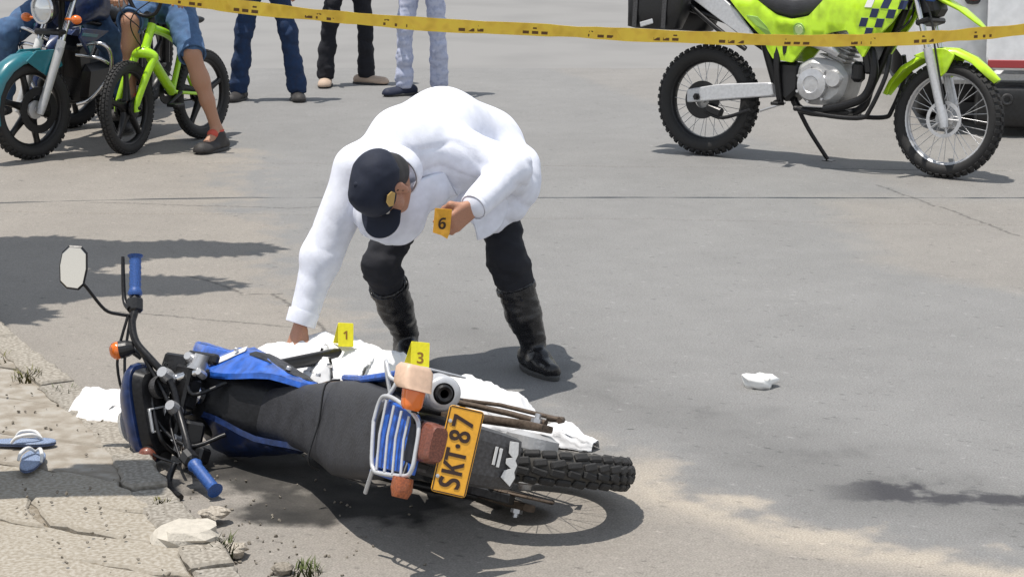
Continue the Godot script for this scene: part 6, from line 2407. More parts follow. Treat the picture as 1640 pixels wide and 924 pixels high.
	for s in [-1, 1]:
		g = Geo.new()
		g.tube([v3(1.17, 1.192, s * 0.27), v3(1.11, 1.178, s * 0.42)], 0.018, 10)
		part("grip", g, M["rubber"], b)
		g = Geo.new()
		g.hose([v3(1.2, 1.2, s * 0.23), v3(1.21, 1.32, s * 0.27), v3(1.2, 1.4, s * 0.32)], 0.006, 6)
		g.ball(v3(1.2, 1.43, s * 0.33), v3(0.015, 0.045, 0.07))
		part("mirror", g, M["black_plastic"], b)
	g = Geo.new()
	g.hose([v3(1.25, 1.12, 0.1), v3(1.4, 0.95, 0.14), v3(1.46, 0.7, 0.13), v3(1.53, 0.42, 0.11)], 0.006, 6)
	g.hose([v3(1.22, 1.1, -0.08), v3(1.28, 0.9, 0.09), v3(1.18, 0.8, 0.1), v3(0.98, 0.7, 0.09)], 0.007, 6)
	part("brake_hose", g, M["black_plastic"], b)

# ------------------------------------------------------------------ the teal motorcycle at the left edge
func build_teal_bike() -> void:
	var b := thing("teal_motorcycle", "dark motorcycle with teal mudguard and round headlamp at the left edge", "motorcycle", Vector3(-2.62, 0, -13.95))
	var a := deg_to_rad(15.0)
	var X := v3(-sin(a), 0, cos(a))
	b.basis = Basis(X, Vector3.UP, X.cross(Vector3.UP)) * Basis(v3(1, 0, 0), -deg_to_rad(9.0))
	var st := Basis(Vector3(-0.4, 0.92, 0).normalized(), -deg_to_rad(24.0))
	wheel(b, "rear", v3(0, 0.305, 0), 0.302, 0.058, 0.22, "mag")
	var fx := v3(1.28, 0.305, 0)
	var ctr := v3(1.16, 0.6, 0)
	wheel(b, "front", ctr + st * (fx - ctr), 0.302, 0.05, 0.225, "mag", st)
	var S := func(p: Vector3): return ctr + st * (p - ctr)
	var g := Geo.new()
	g.lathe([Vector2(0.09, -0.003), Vector2(0.14, -0.003), Vector2(0.14, 0.003), Vector2(0.09, 0.003)], 32, spin(S.call(fx) + st * v3(0, 0, -0.08), st), false, true)
	part("front_brake_disc", g, M["black_metal"], b)
	for s in [-1, 1]:
		g = Geo.new()
		g.tube([S.call(v3(0.98, 0.98, s * 0.1)), S.call(v3(1.12, 0.66, s * 0.1))], 0.018, 10)
		part("fork_tube", g, M["chrome"], b)
		g = Geo.new()
		g.tube([S.call(v3(1.115, 0.67, s * 0.1)), S.call(v3(1.27, 0.33, s * 0.1)), S.call(v3(1.29, 0.28, s * 0.1))], [0.027, 0.027, 0.02], 12)
		part("fork_slider", g, M["cast_alloy"], b)
		g = Geo.new()
		g.tube([S.call(v3(1.1, 0.71, s * 0.1)), S.call(v3(1.125, 0.65, s * 0.1))], 0.026, 12)
		part("fork_boot", g, M["white_decal"], b)
	g = Geo.new()
	var rings := []
	for k in 9:
		var an := -0.25 + k * 0.3
		var c := fx + v3(cos(an), sin(an), 0) * 0.345
		var ring := PackedVector3Array()
		for pt in [[-1.0, -0.05], [-0.85, -0.01], [-0.35, 0.006], [0.35, 0.006], [0.85, -0.01], [1.0, -0.05], [0.9, -0.055], [0.75, -0.018], [0.3, -0.003], [-0.3, -0.003], [-0.75, -0.018], [-0.9, -0.055]]:
			ring.append(S.call(c + v3(0, 0, 1) * 0.075 * pt[0] + v3(cos(an), sin(an), 0) * pt[1]))
		rings.append(ring)
	g.loft(rings)
	part("front_mudguard", g, M["teal_paint"], b)
	g = Geo.new()
	for s in [-1, 1]:
		g.slab([Vector2(1.12, 0.66), Vector2(1.28, 0.66), Vector2(1.36, 0.60), Vector2(1.20, 0.50), Vector2(1.08, 0.56)], 0.012, Transform3D(st, S.call(v3(0, 0, s * 0.075))), 0.003)
	part("mudguard_side", g, M["teal_paint"], b)
	g = Geo.new()
	g.lathe([Vector2(0.0, -0.09), Vector2(0.05, -0.08), Vector2(0.085, -0.03), Vector2(0.092, 0.0), Vector2(0.088, 0.01)], 28, Transform3D(st * Basis(v3(0, 0, 1), -PI / 2), S.call(v3(1.15, 0.90, 0))), true)
	part("headlamp_shell", g, M["black_plastic"], b)
	g = Geo.new()
	g.lathe([Vector2(0.078, 0.0), Vector2(0.092, 0.0), Vector2(0.092, 0.016), Vector2(0.078, 0.016)], 28, Transform3D(st * Basis(v3(0, 0, 1), -PI / 2), S.call(v3(1.15, 0.90, 0))), false, true)
	part("headlamp_ring", g, M["chrome"], b)
	g = Geo.new()
	g.lathe([Vector2(0, 0.026), Vector2(0.04, 0.022), Vector2(0.08, 0.006), Vector2(0.08, 0.0), Vector2(0, 0.0)], 28, Transform3D(st * Basis(v3(0, 0, 1), -PI / 2), S.call(v3(1.15, 0.90, 0))), true)
	part("headlamp", g, M["lamp_glass"], b)
	g = Geo.new()
	g.slab([Vector2(1.04, 1.0), Vector2(1.2, 1.0), Vector2(1.22, 1.08), Vector2(1.12, 1.18), Vector2(1.04, 1.1)], 0.2, Transform3D(st, S.call(Vector3.ZERO)), 0.03)
	part("headlamp_cowl", g, M["teal_paint"], b)
	g = Geo.new()
	g.hose([S.call(v3(0.85, 1.03, -0.36)), S.call(v3(0.98, 1.05, -0.2)), S.call(v3(1.0, 1.0, 0)), S.call(v3(0.98, 1.05, 0.2)), S.call(v3(0.85, 1.03, 0.36))], 0.012, 8)
	part("handlebar", g, M["black_metal"], b)
	for q in [[v3(1.0, 0.96, 0), 0.24], [v3(1.1, 0.76, 0), 0.24]]:
		g = Geo.new()
		g.box(S.call(q[0]), v3(0.06, 0.035, q[1]), st, 0.01)
		part("fork_yoke", g, M["black_metal"], b)
	for s in [-1, 1]:
		g = Geo.new()
		g.tube([S.call(v3(1.08, 0.84, s * 0.12)), S.call(v3(1.09, 0.84, s * 0.2))], 0.009, 6)
		g.ball(S.call(v3(1.09, 0.84, s * 0.225)), v3(0.03, 0.028, 0.035))
		part("front_indicator", g, M["orange_lens"], b)
	g = Geo.new()
	rings = []
	for q in [[0.45, 0.84, 0.07, 0.05], [0.55, 0.88, 0.12, 0.1], [0.72, 0.92, 0.14, 0.12], [0.86, 0.9, 0.13, 0.12], [0.95, 0.86, 0.08, 0.09]]:
		rings.append(sec(v3(q[0], q[1], 0), v3(0, 0, 1), v3(0, 1, 0), q[2], q[3], 20, 2.8))
	g.loft(rings)
	part("tank", g, M["navy_paint"], b)
	for s in [-1, 1]:
		g = Geo.new()
		g.slab([Vector2(0.62, 0.75), Vector2(0.98, 0.80), Vector2(1.02, 0.74), Vector2(0.86, 0.62), Vector2(0.8, 0.7)], 0.02, Transform3D(Basis(), v3(0, 0, s * 0.15)), 0.005)
		part("tank_shroud", g, M["navy_paint"], b)
		g = Geo.new()
		g.slab([Vector2(0.78, 0.745), Vector2(1.0, 0.775), Vector2(1.005, 0.755), Vector2(0.8, 0.725)], 0.006, Transform3D(Basis(), v3(0, 0, s * 0.162)), 0.002)
		g.slab([Vector2(0.83, 0.69), Vector2(0.93, 0.70), Vector2(0.87, 0.635)], 0.006, Transform3D(Basis(), v3(0, 0, s * 0.162)), 0.002)
		part("shroud_stripe", g, M["teal_paint"], b)
		g = Geo.new()
		g.hose([v3(0.92, 0.68, s * 0.1), v3(0.94, 0.72, s * 0.26), v3(0.9, 0.66, s * 0.31), v3(0.84, 0.52, s * 0.29), v3(0.86, 0.36, s * 0.2), v3(0.84, 0.3, s * 0.1)], 0.0125, 8)
		g.hose([v3(0.93, 0.62, s * 0.1), v3(0.94, 0.63, s * 0.24), v3(0.89, 0.6, s * 0.3)], 0.011, 8)
		part("crash_bar", g, M["chrome"], b)
	g = Geo.new()
	g.box(v3(0.62, 0.42, 0), v3(0.36, 0.24, 0.26), Basis(), 0.04)
	g.box(v3(0.76, 0.56, 0), v3(0.16, 0.26, 0.17), Basis(v3(0, 0, 1), -0.4), 0.02)
	part("engine", g, M["black_metal"], b)
	g = Geo.new()
	g.hose([v3(0.86, 0.5, 0.05), v3(0.96, 0.42, 0.1), v3(0.85, 0.3, 0.12), v3(0.5, 0.28, 0.16), v3(0.1, 0.3, 0.17)], 0.022, 8)
	g.tube([v3(0.2, 0.29, 0.17), v3(-0.25, 0.4, 0.18)], [0.04, 0.045], 14)
	part("exhaust", g, M["black_metal"], b)
	g = Geo.new()
	g.hose([v3(1.0, 0.95, 0), v3(0.93, 0.65, 0), v3(0.86, 0.33, 0), v3(0.5, 0.28, 0)], 0.022, 8)
	for s in [-1, 1]:
		g.hose([v3(0.95, 0.85, 0), v3(0.5, 0.76, s * 0.08), v3(0.0, 0.74, s * 0.1), v3(-0.25, 0.8, s * 0.08)], 0.015, 8)
		g.tube([v3(-0.02, 0.305, s * 0.1), v3(0.45, 0.4, s * 0.09)], 0.02, 8)
		g.tube([v3(0.0, 0.33, s * 0.12), v3(0.08, 0.72, s * 0.11)], 0.028, 10)
	part("frame", g, M["black_metal"], b)
	g = Geo.new()
	rings = []
	for q in [[-0.3, 0.86, 0.08, 0.04], [-0.1, 0.85, 0.13, 0.05], [0.2, 0.82, 0.14, 0.05], [0.42, 0.82, 0.11, 0.05], [0.5, 0.84, 0.07, 0.04]]:
		rings.append(sec(v3(q[0], q[1], 0), v3(0, 0, 1), v3(0, 1, 0), q[2], q[3], 18, 3.0))
	g.loft(rings)
	part("seat", g, M["seat_vinyl"], b)
	g = Geo.new()
	rings = []
	for k in 7:
		var an := 0.6 + k * 0.3
		rings.append(sec(v3(cos(an) * 0.36, 0.305 + sin(an) * 0.36, 0), v3(0, 0, 1), v3(cos(an), sin(an), 0), 0.08, 0.01, 12, 3))
	g.loft(rings)
	part("rear_mudguard", g, M["black_plastic"], b)
	for s in [-1, 1]:
		g = Geo.new()
		g.slab([Vector2(-0.28, 0.86), Vector2(0.4, 0.78), Vector2(0.42, 0.62), Vector2(0.2, 0.64), Vector2(-0.1, 0.74)], 0.02, Transform3D(Basis(), v3(0, 0, s * 0.13)), 0.005)
		part("side_panel", g, M["teal_paint"] if s > 0 else M["navy_paint"], b)
	g = Geo.new()
	g.hose([v3(0.5, 0.3, -0.1), v3(0.45, 0.14, -0.16), v3(0.42, 0.05, -0.2)], 0.013, 8)
	part("side_stand", g, M["black_metal"], b)
	# a second machine of the same build, in navy, stands behind it
	var c: Node3D = b.duplicate()
	c.name = numbered("navy_motorcycle")
	add_child(c)
	tag(c, "dark navy motorcycle standing behind the teal one, beside the green bicycle", "motorcycle")
	c.position = Vector3(-2.66, 0, -15.32)
	for o in c.find_children("*", "MeshInstance3D", true, false):
		if o.material_override == M["teal_paint"]:
			o.material_override = M["navy_paint"]

# ------------------------------------------------------------------ the small green bicycle
func build_bicycle() -> void:
	var b := thing("bicycle", "small lime green bicycle with black mag wheels under a rider in shorts", "bicycle", Vector3(-1.994, 0, -13.57))
	var W := func(x, y, z): return v3(x, y, z) - v3(-1.994, 0, -13.57)
	var d := v3(-0.355, 0, 0.69).normalized()
	var wb := Basis(d, Vector3.UP, d.cross(Vector3.UP))
	var fb := wb * Basis(Vector3.UP, 0.12)
	wheel(b, "rear", v3(0, 0.287, 0), 0.287, 0.034, 0.225, "bmx", wb)
	var fa: Vector3 = W.call(-2.349, 0.287, -12.88)
	wheel(b, "front", fa, 0.287, 0.034, 0.225, "bmx", fb)
	var ht: Vector3 = W.call(-2.205, 0.775, -13.02)
	var hb: Vector3 = W.call(-2.245, 0.62, -12.955)
	var bb: Vector3 = W.call(-2.13, 0.34, -13.24)
	var stp: Vector3 = W.call(-2.085, 0.61, -13.40)
	var sd := wb.z
	var g := Geo.new()
	g.tube([ht + (ht - hb).normalized() * 0.01, hb], 0.026, 14)
	part("head_tube", g, M["neon_frame"], b)
	g = Geo.new()
	g.hose([hb + v3(0, 0.03, 0), hb.lerp(bb, 0.5) + v3(0, 0.012, 0), bb], [0.03, 0.032, 0.03], 14)
	part("down_tube", g, M["neon_frame"], b)
	g = Geo.new()
	g.hose([ht - v3(0, 0.02, 0), ht.lerp(stp, 0.5) + v3(0, 0.012, 0), stp], [0.028, 0.027, 0.024], 14)
	part("top_tube", g, M["neon_frame"], b)
	g = Geo.new()
	g.tube([bb, stp, stp + (stp - bb).normalized() * 0.05], 0.019, 12)
	part("seat_tube", g, M["neon_frame"], b)
	for s in [-1, 1]:
		g = Geo.new()
		g.hose([bb + sd * 0.02 * s, bb.lerp(v3(0, 0.287, 0), 0.4) + sd * 0.045 * s, v3(0, 0.287, 0) + sd * 0.06 * s], 0.011, 10)
		part("chain_stay", g, M["neon_frame"], b)
		g = Geo.new()
		g.hose([stp + sd * 0.02 * s, stp.lerp(v3(0, 0.287, 0), 0.5) + sd * 0.05 * s, v3(0, 0.287, 0) + sd * 0.06 * s], 0.009, 10)
		part("seat_stay", g, M["neon_frame"], b)
	# a stout fork
	g = Geo.new()
	var crown := hb - v3(0, 0.02, 0)
	var fs := fb.z
	g.hose([crown + fs * 0.07 + v3(0, -0.03, 0), crown + fs * 0.06, crown + v3(0, 0.02, 0) + d * 0.02, crown - fs * 0.06, crown - fs * 0.07 + v3(0, -0.03, 0)], [0.022, 0.028, 0.036, 0.028, 0.022], 12)
	part("fork_crown", g, M["neon_frame"], b)
	for s in [-1, 1]:
		g = Geo.new()
		g.hose([crown + fs * 0.066 * s + v3(0, -0.015, 0), crown.lerp(fa, 0.45) + fs * 0.068 * s + d * 0.015, fa + fs * 0.066 * s + v3(0, 0.02, 0), fa + fs * 0.066 * s - v3(0, 0.02, 0)], [0.024, 0.023, 0.019, 0.022], 12)
		part("fork_leg", g, M["neon_frame"], b)
		g = Geo.new()
		g.lathe([Vector2(0, 0), Vector2(0.014, 0), Vector2(0.014, 0.012), Vector2(0.006, 0.012), Vector2(0.006, 0.022), Vector2(0, 0.022)], 6, Transform3D(along(fs * s), fa + fs * s * 0.08), false)
		part("axle_nut", g, M["black_metal"], b)
	g = Geo.new()
	g.hose([ht + v3(0, 0.0, 0), ht + v3(0, 0.05, 0), ht + v3(0, 0.07, 0) + d * 0.05], 0.022, 10)
	part("stem", g, M["black_metal"], b)
	g = Geo.new()
	var hc := ht + v3(0, 0.08, 0) + d * 0.05
	g.hose([hc - sd * 0.3 + v3(0, 0.14, 0) - d * 0.08, hc - sd * 0.17 + v3(0, 0.16, 0), hc - sd * 0.07, hc + sd * 0.07, hc + sd * 0.17 + v3(0, 0.16, 0), hc + sd * 0.3 + v3(0, 0.14, 0) - d * 0.08], 0.012, 10)
	g.tube([hc - sd * 0.14 + v3(0, 0.1, 0), hc + sd * 0.14 + v3(0, 0.1, 0)], 0.009, 8)
	part("handlebar", g, M["black_metal"], b)
	for s in [-1, 1]:
		g = Geo.new()
		g.tube([hc + sd * 0.22 * s + v3(0, 0.152, 0) - d * 0.035, hc + sd * 0.31 * s + v3(0, 0.138, 0) - d * 0.085], 0.016, 10)
		part("grip", g, M["rubber"], b)
	g = Geo.new()
	g.hose([hc + sd * 0.2 + v3(0, 0.15, 0), hc + d * 0.12 + v3(0, 0.02, 0) + sd * 0.1, hc + d * 0.06 - v3(0, 0.1, 0), hb + d * 0.05], 0.004, 6)
	g.hose([hc - sd * 0.2 + v3(0, 0.15, 0), hc + d * 0.13 - v3(0, 0.0, 0), hb + sd * 0.05 + v3(0, 0.06, 0), bb + v3(0, 0.1, 0)], 0.004, 6)
	part("cable", g, M["black_plastic"], b)
	g = Geo.new()
	var up := (stp - bb).normalized()
	g.tube([stp + up * 0.03, stp + up * 0.16], 0.013, 10)
	part("seat_post", g, M["black_metal"], b)
	g = Geo.new()
	var sc := stp + up * 0.18
	g.loft([sec(sc - d * 0.12, sd, Vector3.UP, 0.05, 0.015, 14), sec(sc - d * 0.08, sd, Vector3.UP, 0.068, 0.025, 14), sec(sc + d * 0.02, sd, Vector3.UP, 0.04, 0.022, 14), sec(sc + d * 0.12, sd, Vector3.UP, 0.02, 0.016, 14)])
	part("saddle", g, M["black_plastic"], b)
	g = Geo.new()
	g.lathe([Vector2(0.03, -0.003), Vector2(0.075, -0.003), Vector2(0.08, 0), Vector2(0.075, 0.003), Vector2(0.03, 0.003)], 28, spin(bb + sd * 0.045, wb), false, true)
	part("chain_ring", g, M["black_metal"], b)
	g = Geo.new()
	g.tube([bb + sd * 0.045 + v3(0, 0.075, 0), v3(0, 0.287 + 0.035, 0) + sd * 0.045], 0.005, 6)
	g.tube([bb + sd * 0.045 - v3(0, 0.075, 0), v3(0, 0.287 - 0.035, 0) + sd * 0.045], 0.005, 6)
	part("chain", g, M["black_metal"], b)
	for s in [-1, 1]:
		g = Geo.new()
		var cr: Vector3 = (v3(0, -0.4, 0) + d * 0.9 * -s).normalized()
		var pe: Vector3 = bb + sd * 0.07 * s + cr * 0.15
		g.tube([bb + sd * 0.05 * s, bb + sd * 0.07 * s, pe], 0.011, 8)
		part("crank", g, M["black_metal"], b)
		g = Geo.new()
		g.box(pe + sd * 0.055 * s, v3(0.075, 0.02, 0.09), wb, 0.004)
		part("pedal", g, M["black_plastic"], b)

# ------------------------------------------------------------------ the white van at the right edge
func build_white_van() -> void:
	var b := thing("white_van", "white van with a red stripe and black bumper at the right edge", "van", Vector3(3.0, 0, -13.75))
	b.basis = Basis(Vector3.UP, deg_to_rad(-6.0))
	# x to the right, z towards the viewer; the tail faces the viewer
	var g := Geo.new()
	var rings := []
	for q in [[0.36, 0.0], [0.40, 0.012], [0.9, 0.02], [1.0, 0.02], [1.5, -0.05], [1.85, -0.16], [1.95, -0.26]]:
		var ring := PackedVector3Array()
		var ins: float = maxf(0.0, -q[1]) * 0.8
		var z1: float = 0.0 + q[1]
		for c in [[-0.30 + ins, -4.2], [1.75 - ins, -4.2], [1.80 - ins, -4.1]]:
			ring.append(v3(c[0], q[0], c[1]))
		for k in 7:
			var a := k / 6.0 * PI / 2
			ring.append(v3(1.80 - ins - 0.22 + cos(a) * 0.22, q[0], z1 - 0.22 + sin(a) * 0.22))
		for k in 9:
			var a := PI / 2 + k / 8.0 * PI / 2
			ring.append(v3(-0.36 + ins + 0.30 + cos(a) * 0.30, q[0], z1 - 0.34 + sin(a) * 0.34))
		ring.append(v3(-0.36 + ins, q[0], -4.1))
		rings.append(ring)
	g.loft(rings, true, true)
	part("body", g, M["white_paint"], b)
	g = Geo.new()
	g.slab(rounded_rect(1.46, 1.42, 0.08), 0.03, Transform3D(Basis(v3(1, 0, 0), -0.1), v3(0.79, 1.14, 0.06)), 0.012)
	part("tail_gate", g, M["white_paint"], b)
	g = Geo.new()
	g.slab(rounded_rect(1.3, 0.55, 0.07), 0.01, Transform3D(Basis(v3(1, 0, 0), -0.15), v3(0.79, 1.5, 0.0)), 0.003)
	part("rear_window", g, M["car_glass"], b)
	g = Geo.new()
	g.box(v3(0.78, 0.475, 0.143), v3(1.42, 0.05, 0.012), Basis(v3(1, 0, 0), -0.1), 0.003)
	part("red_stripe", g, M["red_stripe"], b)
	for s in [0, 1]:
		g = Geo.new()
		g.loft([sec(v3(-0.03 + s * 1.6, 0.99, 0.0), v3(1, 0, 0), v3(0, 1, 0), 0.06, 0.15, 16, 4), sec(v3(-0.03 + s * 1.6, 0.99, 0.045), v3(1, 0, 0), v3(0, 1, 0), 0.055, 0.145, 16, 4), sec(v3(-0.03 + s * 1.6, 0.99, 0.06), v3(1, 0, 0), v3(0, 1, 0), 0.045, 0.13, 16, 4)])
		part("tail_lamp", g, M["grey_plastic"], b)
		g = Geo.new()
		g.loft([sec(v3(-0.025 + s * 1.6, 0.93, 0.05), v3(1, 0, 0), v3(0, 1, 0), 0.05, 0.065, 16, 3), sec(v3(-0.025 + s * 1.6, 0.93, 0.072), v3(1, 0, 0), v3(0, 1, 0), 0.042, 0.055, 16, 3)])
		part("tail_lamp_lens", g, M["red_lens"], b)
	g = Geo.new()
	g.box(v3(0.74, 0.38, -0.02), v3(1.95, 0.1, 0.14), Basis(), 0.03)
	part("sill", g, M["silver_paint"], b)
	g = Geo.new()
	g.loft([sec(v3(0.02, 0.2, 0.02), v3(0, 1, 0), v3(0, 0, 1), 0.13, 0.09, 18, 4), sec(v3(0.12, 0.2, 0.05), v3(0, 1, 0), v3(0, 0, 1), 0.145, 0.11, 18, 4), sec(v3(1.45, 0.2, 0.05), v3(0, 1, 0), v3(0, 0, 1), 0.145, 0.11, 18, 4), sec(v3(1.55, 0.2, 0.02), v3(0, 1, 0), v3(0, 0, 1), 0.13, 0.09, 18, 4)])
	part("bumper", g, M["car_black"], b)
	g = Geo.new()
	g.lathe([Vector2(0.02, -0.004), Vector2(0.04, 0.0), Vector2(0.034, 0.008), Vector2(0.02, 0.004)], 20, Transform3D(Basis(v3(1, 0, 0), PI / 2), v3(0.2, 0.25, 0.165)), true, true)
	part("parking_sensor", g, M["grey_plastic"], b)
	for q in [v3(-0.2, 0.32, -0.85), v3(1.62, 0.32, -0.85), v3(-0.2, 0.32, -3.3), v3(1.62, 0.32, -3.3)]:
		g = Geo.new()
		g.lathe(ring_profile(0.25, 0.1, 0.07, 14), 32, Transform3D(Basis(v3(0, 0, 1), PI / 2), q), true, true)
		g.lathe([Vector2(0, -0.08), Vector2(0.19, -0.09), Vector2(0.19, 0.09), Vector2(0, 0.08)], 24, Transform3D(Basis(v3(0, 0, 1), PI / 2), q), false)
		part("wheel", g, M["rubber"], b)
	g = Geo.new()
	g.box(v3(0.72, 0.28, -2.1), v3(1.7, 0.2, 3.8), Basis(), 0.02)
	part("underbody", g, M["car_black"], b)

# ------------------------------------------------------------------ sheet, markers, tape and small things
func build_sheet() -> void:
	# a long mound of cloth: spine points with half width and height
	var sp := [[v3(-1.50, 0, -6.84), 0.04, 0.012], [v3(-1.43, 0, -6.86), 0.13, 0.10], [v3(-1.30, 0, -6.90), 0.16, 0.10], [v3(-1.12, 0, -6.98), 0.15, 0.06], [v3(-0.96, 0, -7.07), 0.16, 0.07], [v3(-0.85, 0, -7.13), 0.22, 0.18], [v3(-0.63, 0, -7.17), 0.26, 0.225], [v3(-0.45, 0, -7.12), 0.20, 0.17], [v3(-0.33, 0, -7.03), 0.14, 0.11], [v3(-0.17, 0, -6.90), 0.13, 0.145], [v3(0.0, 0, -6.78), 0.10, 0.115], [v3(0.08, 0, -6.72), 0.05, 0.03], [v3(0.17, 0, -6.66), 0.06, 0.06], [v3(0.24, 0, -6.60), 0.035, 0.02], [v3(0.27, 0, -6.58), 0.02, 0.008]]
	var nz := FastNoiseLite.new()
	nz.seed = 77
	nz.frequency = 5.5
	nz.fractal_octaves = 4
	nz.fractal_gain = 0.55
	var fold := FastNoiseLite.new()
	fold.seed = 78
	fold.frequency = 3.2
	fold.fractal_type = FastNoiseLite.FRACTAL_RIDGED
	fold.fractal_octaves = 3
	var v := PackedVector3Array()
	var t := PackedInt32Array()
	var nu := 170
	var nw := 46
	for i in nu + 1:
		var u := float(i) / nu * (sp.size() - 1)
		var k := mini(int(u), sp.size() - 2)
		var q := u - k
		var c: Vector3 = sp[k][0].lerp(sp[k + 1][0], q)
		var hw := lerpf(sp[k][1], sp[k + 1][1], q)
		var hh := lerpf(sp[k][2], sp[k + 1][2], q)
		var d: Vector3 = sp[k + 1][0] - sp[k][0]
		var sd := v3(d.z, 0, -d.x).normalized()
		for j in nw + 1:
			var s := lerpf(-1.0, 1.0, float(j) / nw)
			var flare := 1.0 + 0.16 * nz.get_noise_2d(c.x * 2.2, s * 2.0)
			var p := c + sd * s * hw * 1.25 * flare
			var prof := pow(maxf(0.0, 1.0 - pow(absf(s), 2.2)), 0.75)
			var y := hh * prof
			y += (0.030 * nz.get_noise_2d(p.x * 1.1, p.z * 1.5) + 0.03 * (fold.get_noise_2d((p.x + p.z * 0.8) * 0.6, (p.z * 1.6 - p.x * 0.4) * 0.5))) * clampf(prof * 1.5, 0.12, 1.0)
			p.y = maxf(0.006 + 0.006 * absf(nz.get_noise_2d(p.x * 3.0, p.z * 3.0)), y)
			v.append(p)
	var n := v.size()
	for i in n:
		v.append(v[i] - v3(0, 0.004, 0))
	var w := nw + 1
	for i in nu:
		for j in nw:
			var a := i * w + j
			t.append_array([a, a + 1, a + w, a + 1, a + w + 1, a + w])
			t.append_array([n + a, n + a + w, n + a + 1, n + a + 1, n + a + w, n + a + w + 1])
	for i in nu:
		for e in [0, nw]:
			var a: int = i * w + e
			if e == 0:
				t.append_array([a, a + w, n + a, a + w, n + a + w, n + a])
			else:
				t.append_array([a, n + a, a + w, a + w, n + a, n + a + w])
	var g := Geo.new()
	g.add(v, t, true, true)
	solo("white_sheet", g, M["white_cloth"], "crumpled white sheet spread on the road behind the fallen motorcycle", "sheet")

# a folded card: two leaves that meet in a ridge
func tent(at: Vector3, yaw: float, w: float, h: float, spread: float, lean: float, digit: String, called_label: String) -> Node3D:
	var o := thing("evidence_marker", called_label, "marker", at, "numbered yellow evidence markers")
	var b := Basis(Vector3.UP, yaw) * Basis(v3(0, 0, 1), lean)
	var ang := atan2(spread, h)
	for s in [1, -1]:
		var lb := b * Basis(v3(1, 0, 0), -ang * s)
		var g := Geo.new()
		g.slab(rounded_rect(w, h, 0.003, 2), 0.0025, Transform3D(lb, b * v3(0, h * cos(ang), 0) - lb.y * h / 2.0), 0.0006)
		var leaf := part("leaf", g, M["marker_yellow"], o)
		if digit:
			var fnt := SystemFont.new()
			fnt.font_names = PackedStringArray(["Droid Sans"])
			fnt.font_weight = 700
			var tm := TextMesh.new()
			tm.font = fnt
			tm.text = digit
			tm.font_size = 64
			tm.pixel_size = h * 0.5 / 64.0
			tm.depth = 0.001
			part_mesh("digit", tm, M["marker_ink"], leaf, Transform3D(lb * Basis(Vector3.UP, 0.0 if s > 0 else PI), b * v3(0, h * cos(ang), 0) - lb.y * h * 0.52 + lb.z * 0.0016 * s))
	return o

func build_markers() -> void:
	tent(v3(-0.583, 0.22, -7.11), 0.42, 0.056, 0.082, 0.028, -0.14, "1", "small yellow evidence marker standing on the white sheet beside the reaching hand")
	tent(v3(-0.327, 0.165, -6.965), 0.5, 0.07, 0.105, 0.032, -0.2, "3", "yellow evidence marker numbered 3 standing behind the tail of the fallen motorcycle")
	# the tag in the left hand
	var h := v3(-0.236, 0.652, -7.075)
	var o := thing("evidence_tag", "yellow tag numbered 6 held in the hand of the bending man", "tag", h)
	var b := Basis(Vector3.UP, 0.25) * Basis(v3(0, 0, 1), -0.12)
	var g := Geo.new()
	g.slab([Vector2(-0.03, 0.05), Vector2(0.03, 0.05), Vector2(0.031, -0.03), Vector2(0.024, -0.052), Vector2(0.0, -0.04), Vector2(-0.028, -0.034)], 0.002, Transform3D(b), 0.0005, func(w: Vector3): return v3(w.x, w.y, w.z - w.x * w.x * 10.0))
	part("card", g, M["plate_yellow"], o)
	var fnt := SystemFont.new()
	fnt.font_names = PackedStringArray(["Droid Sans"])
	fnt.font_weight = 700
	var tm := TextMesh.new()
	tm.font = fnt
	tm.text = "6"
	tm.font_size = 64
	tm.pixel_size = 0.00085
	tm.depth = 0.001
	part_mesh("digit", tm, M["plate_ink"], o, Transform3D(b, b * v3(-0.002, 0.0, 0.0018)))

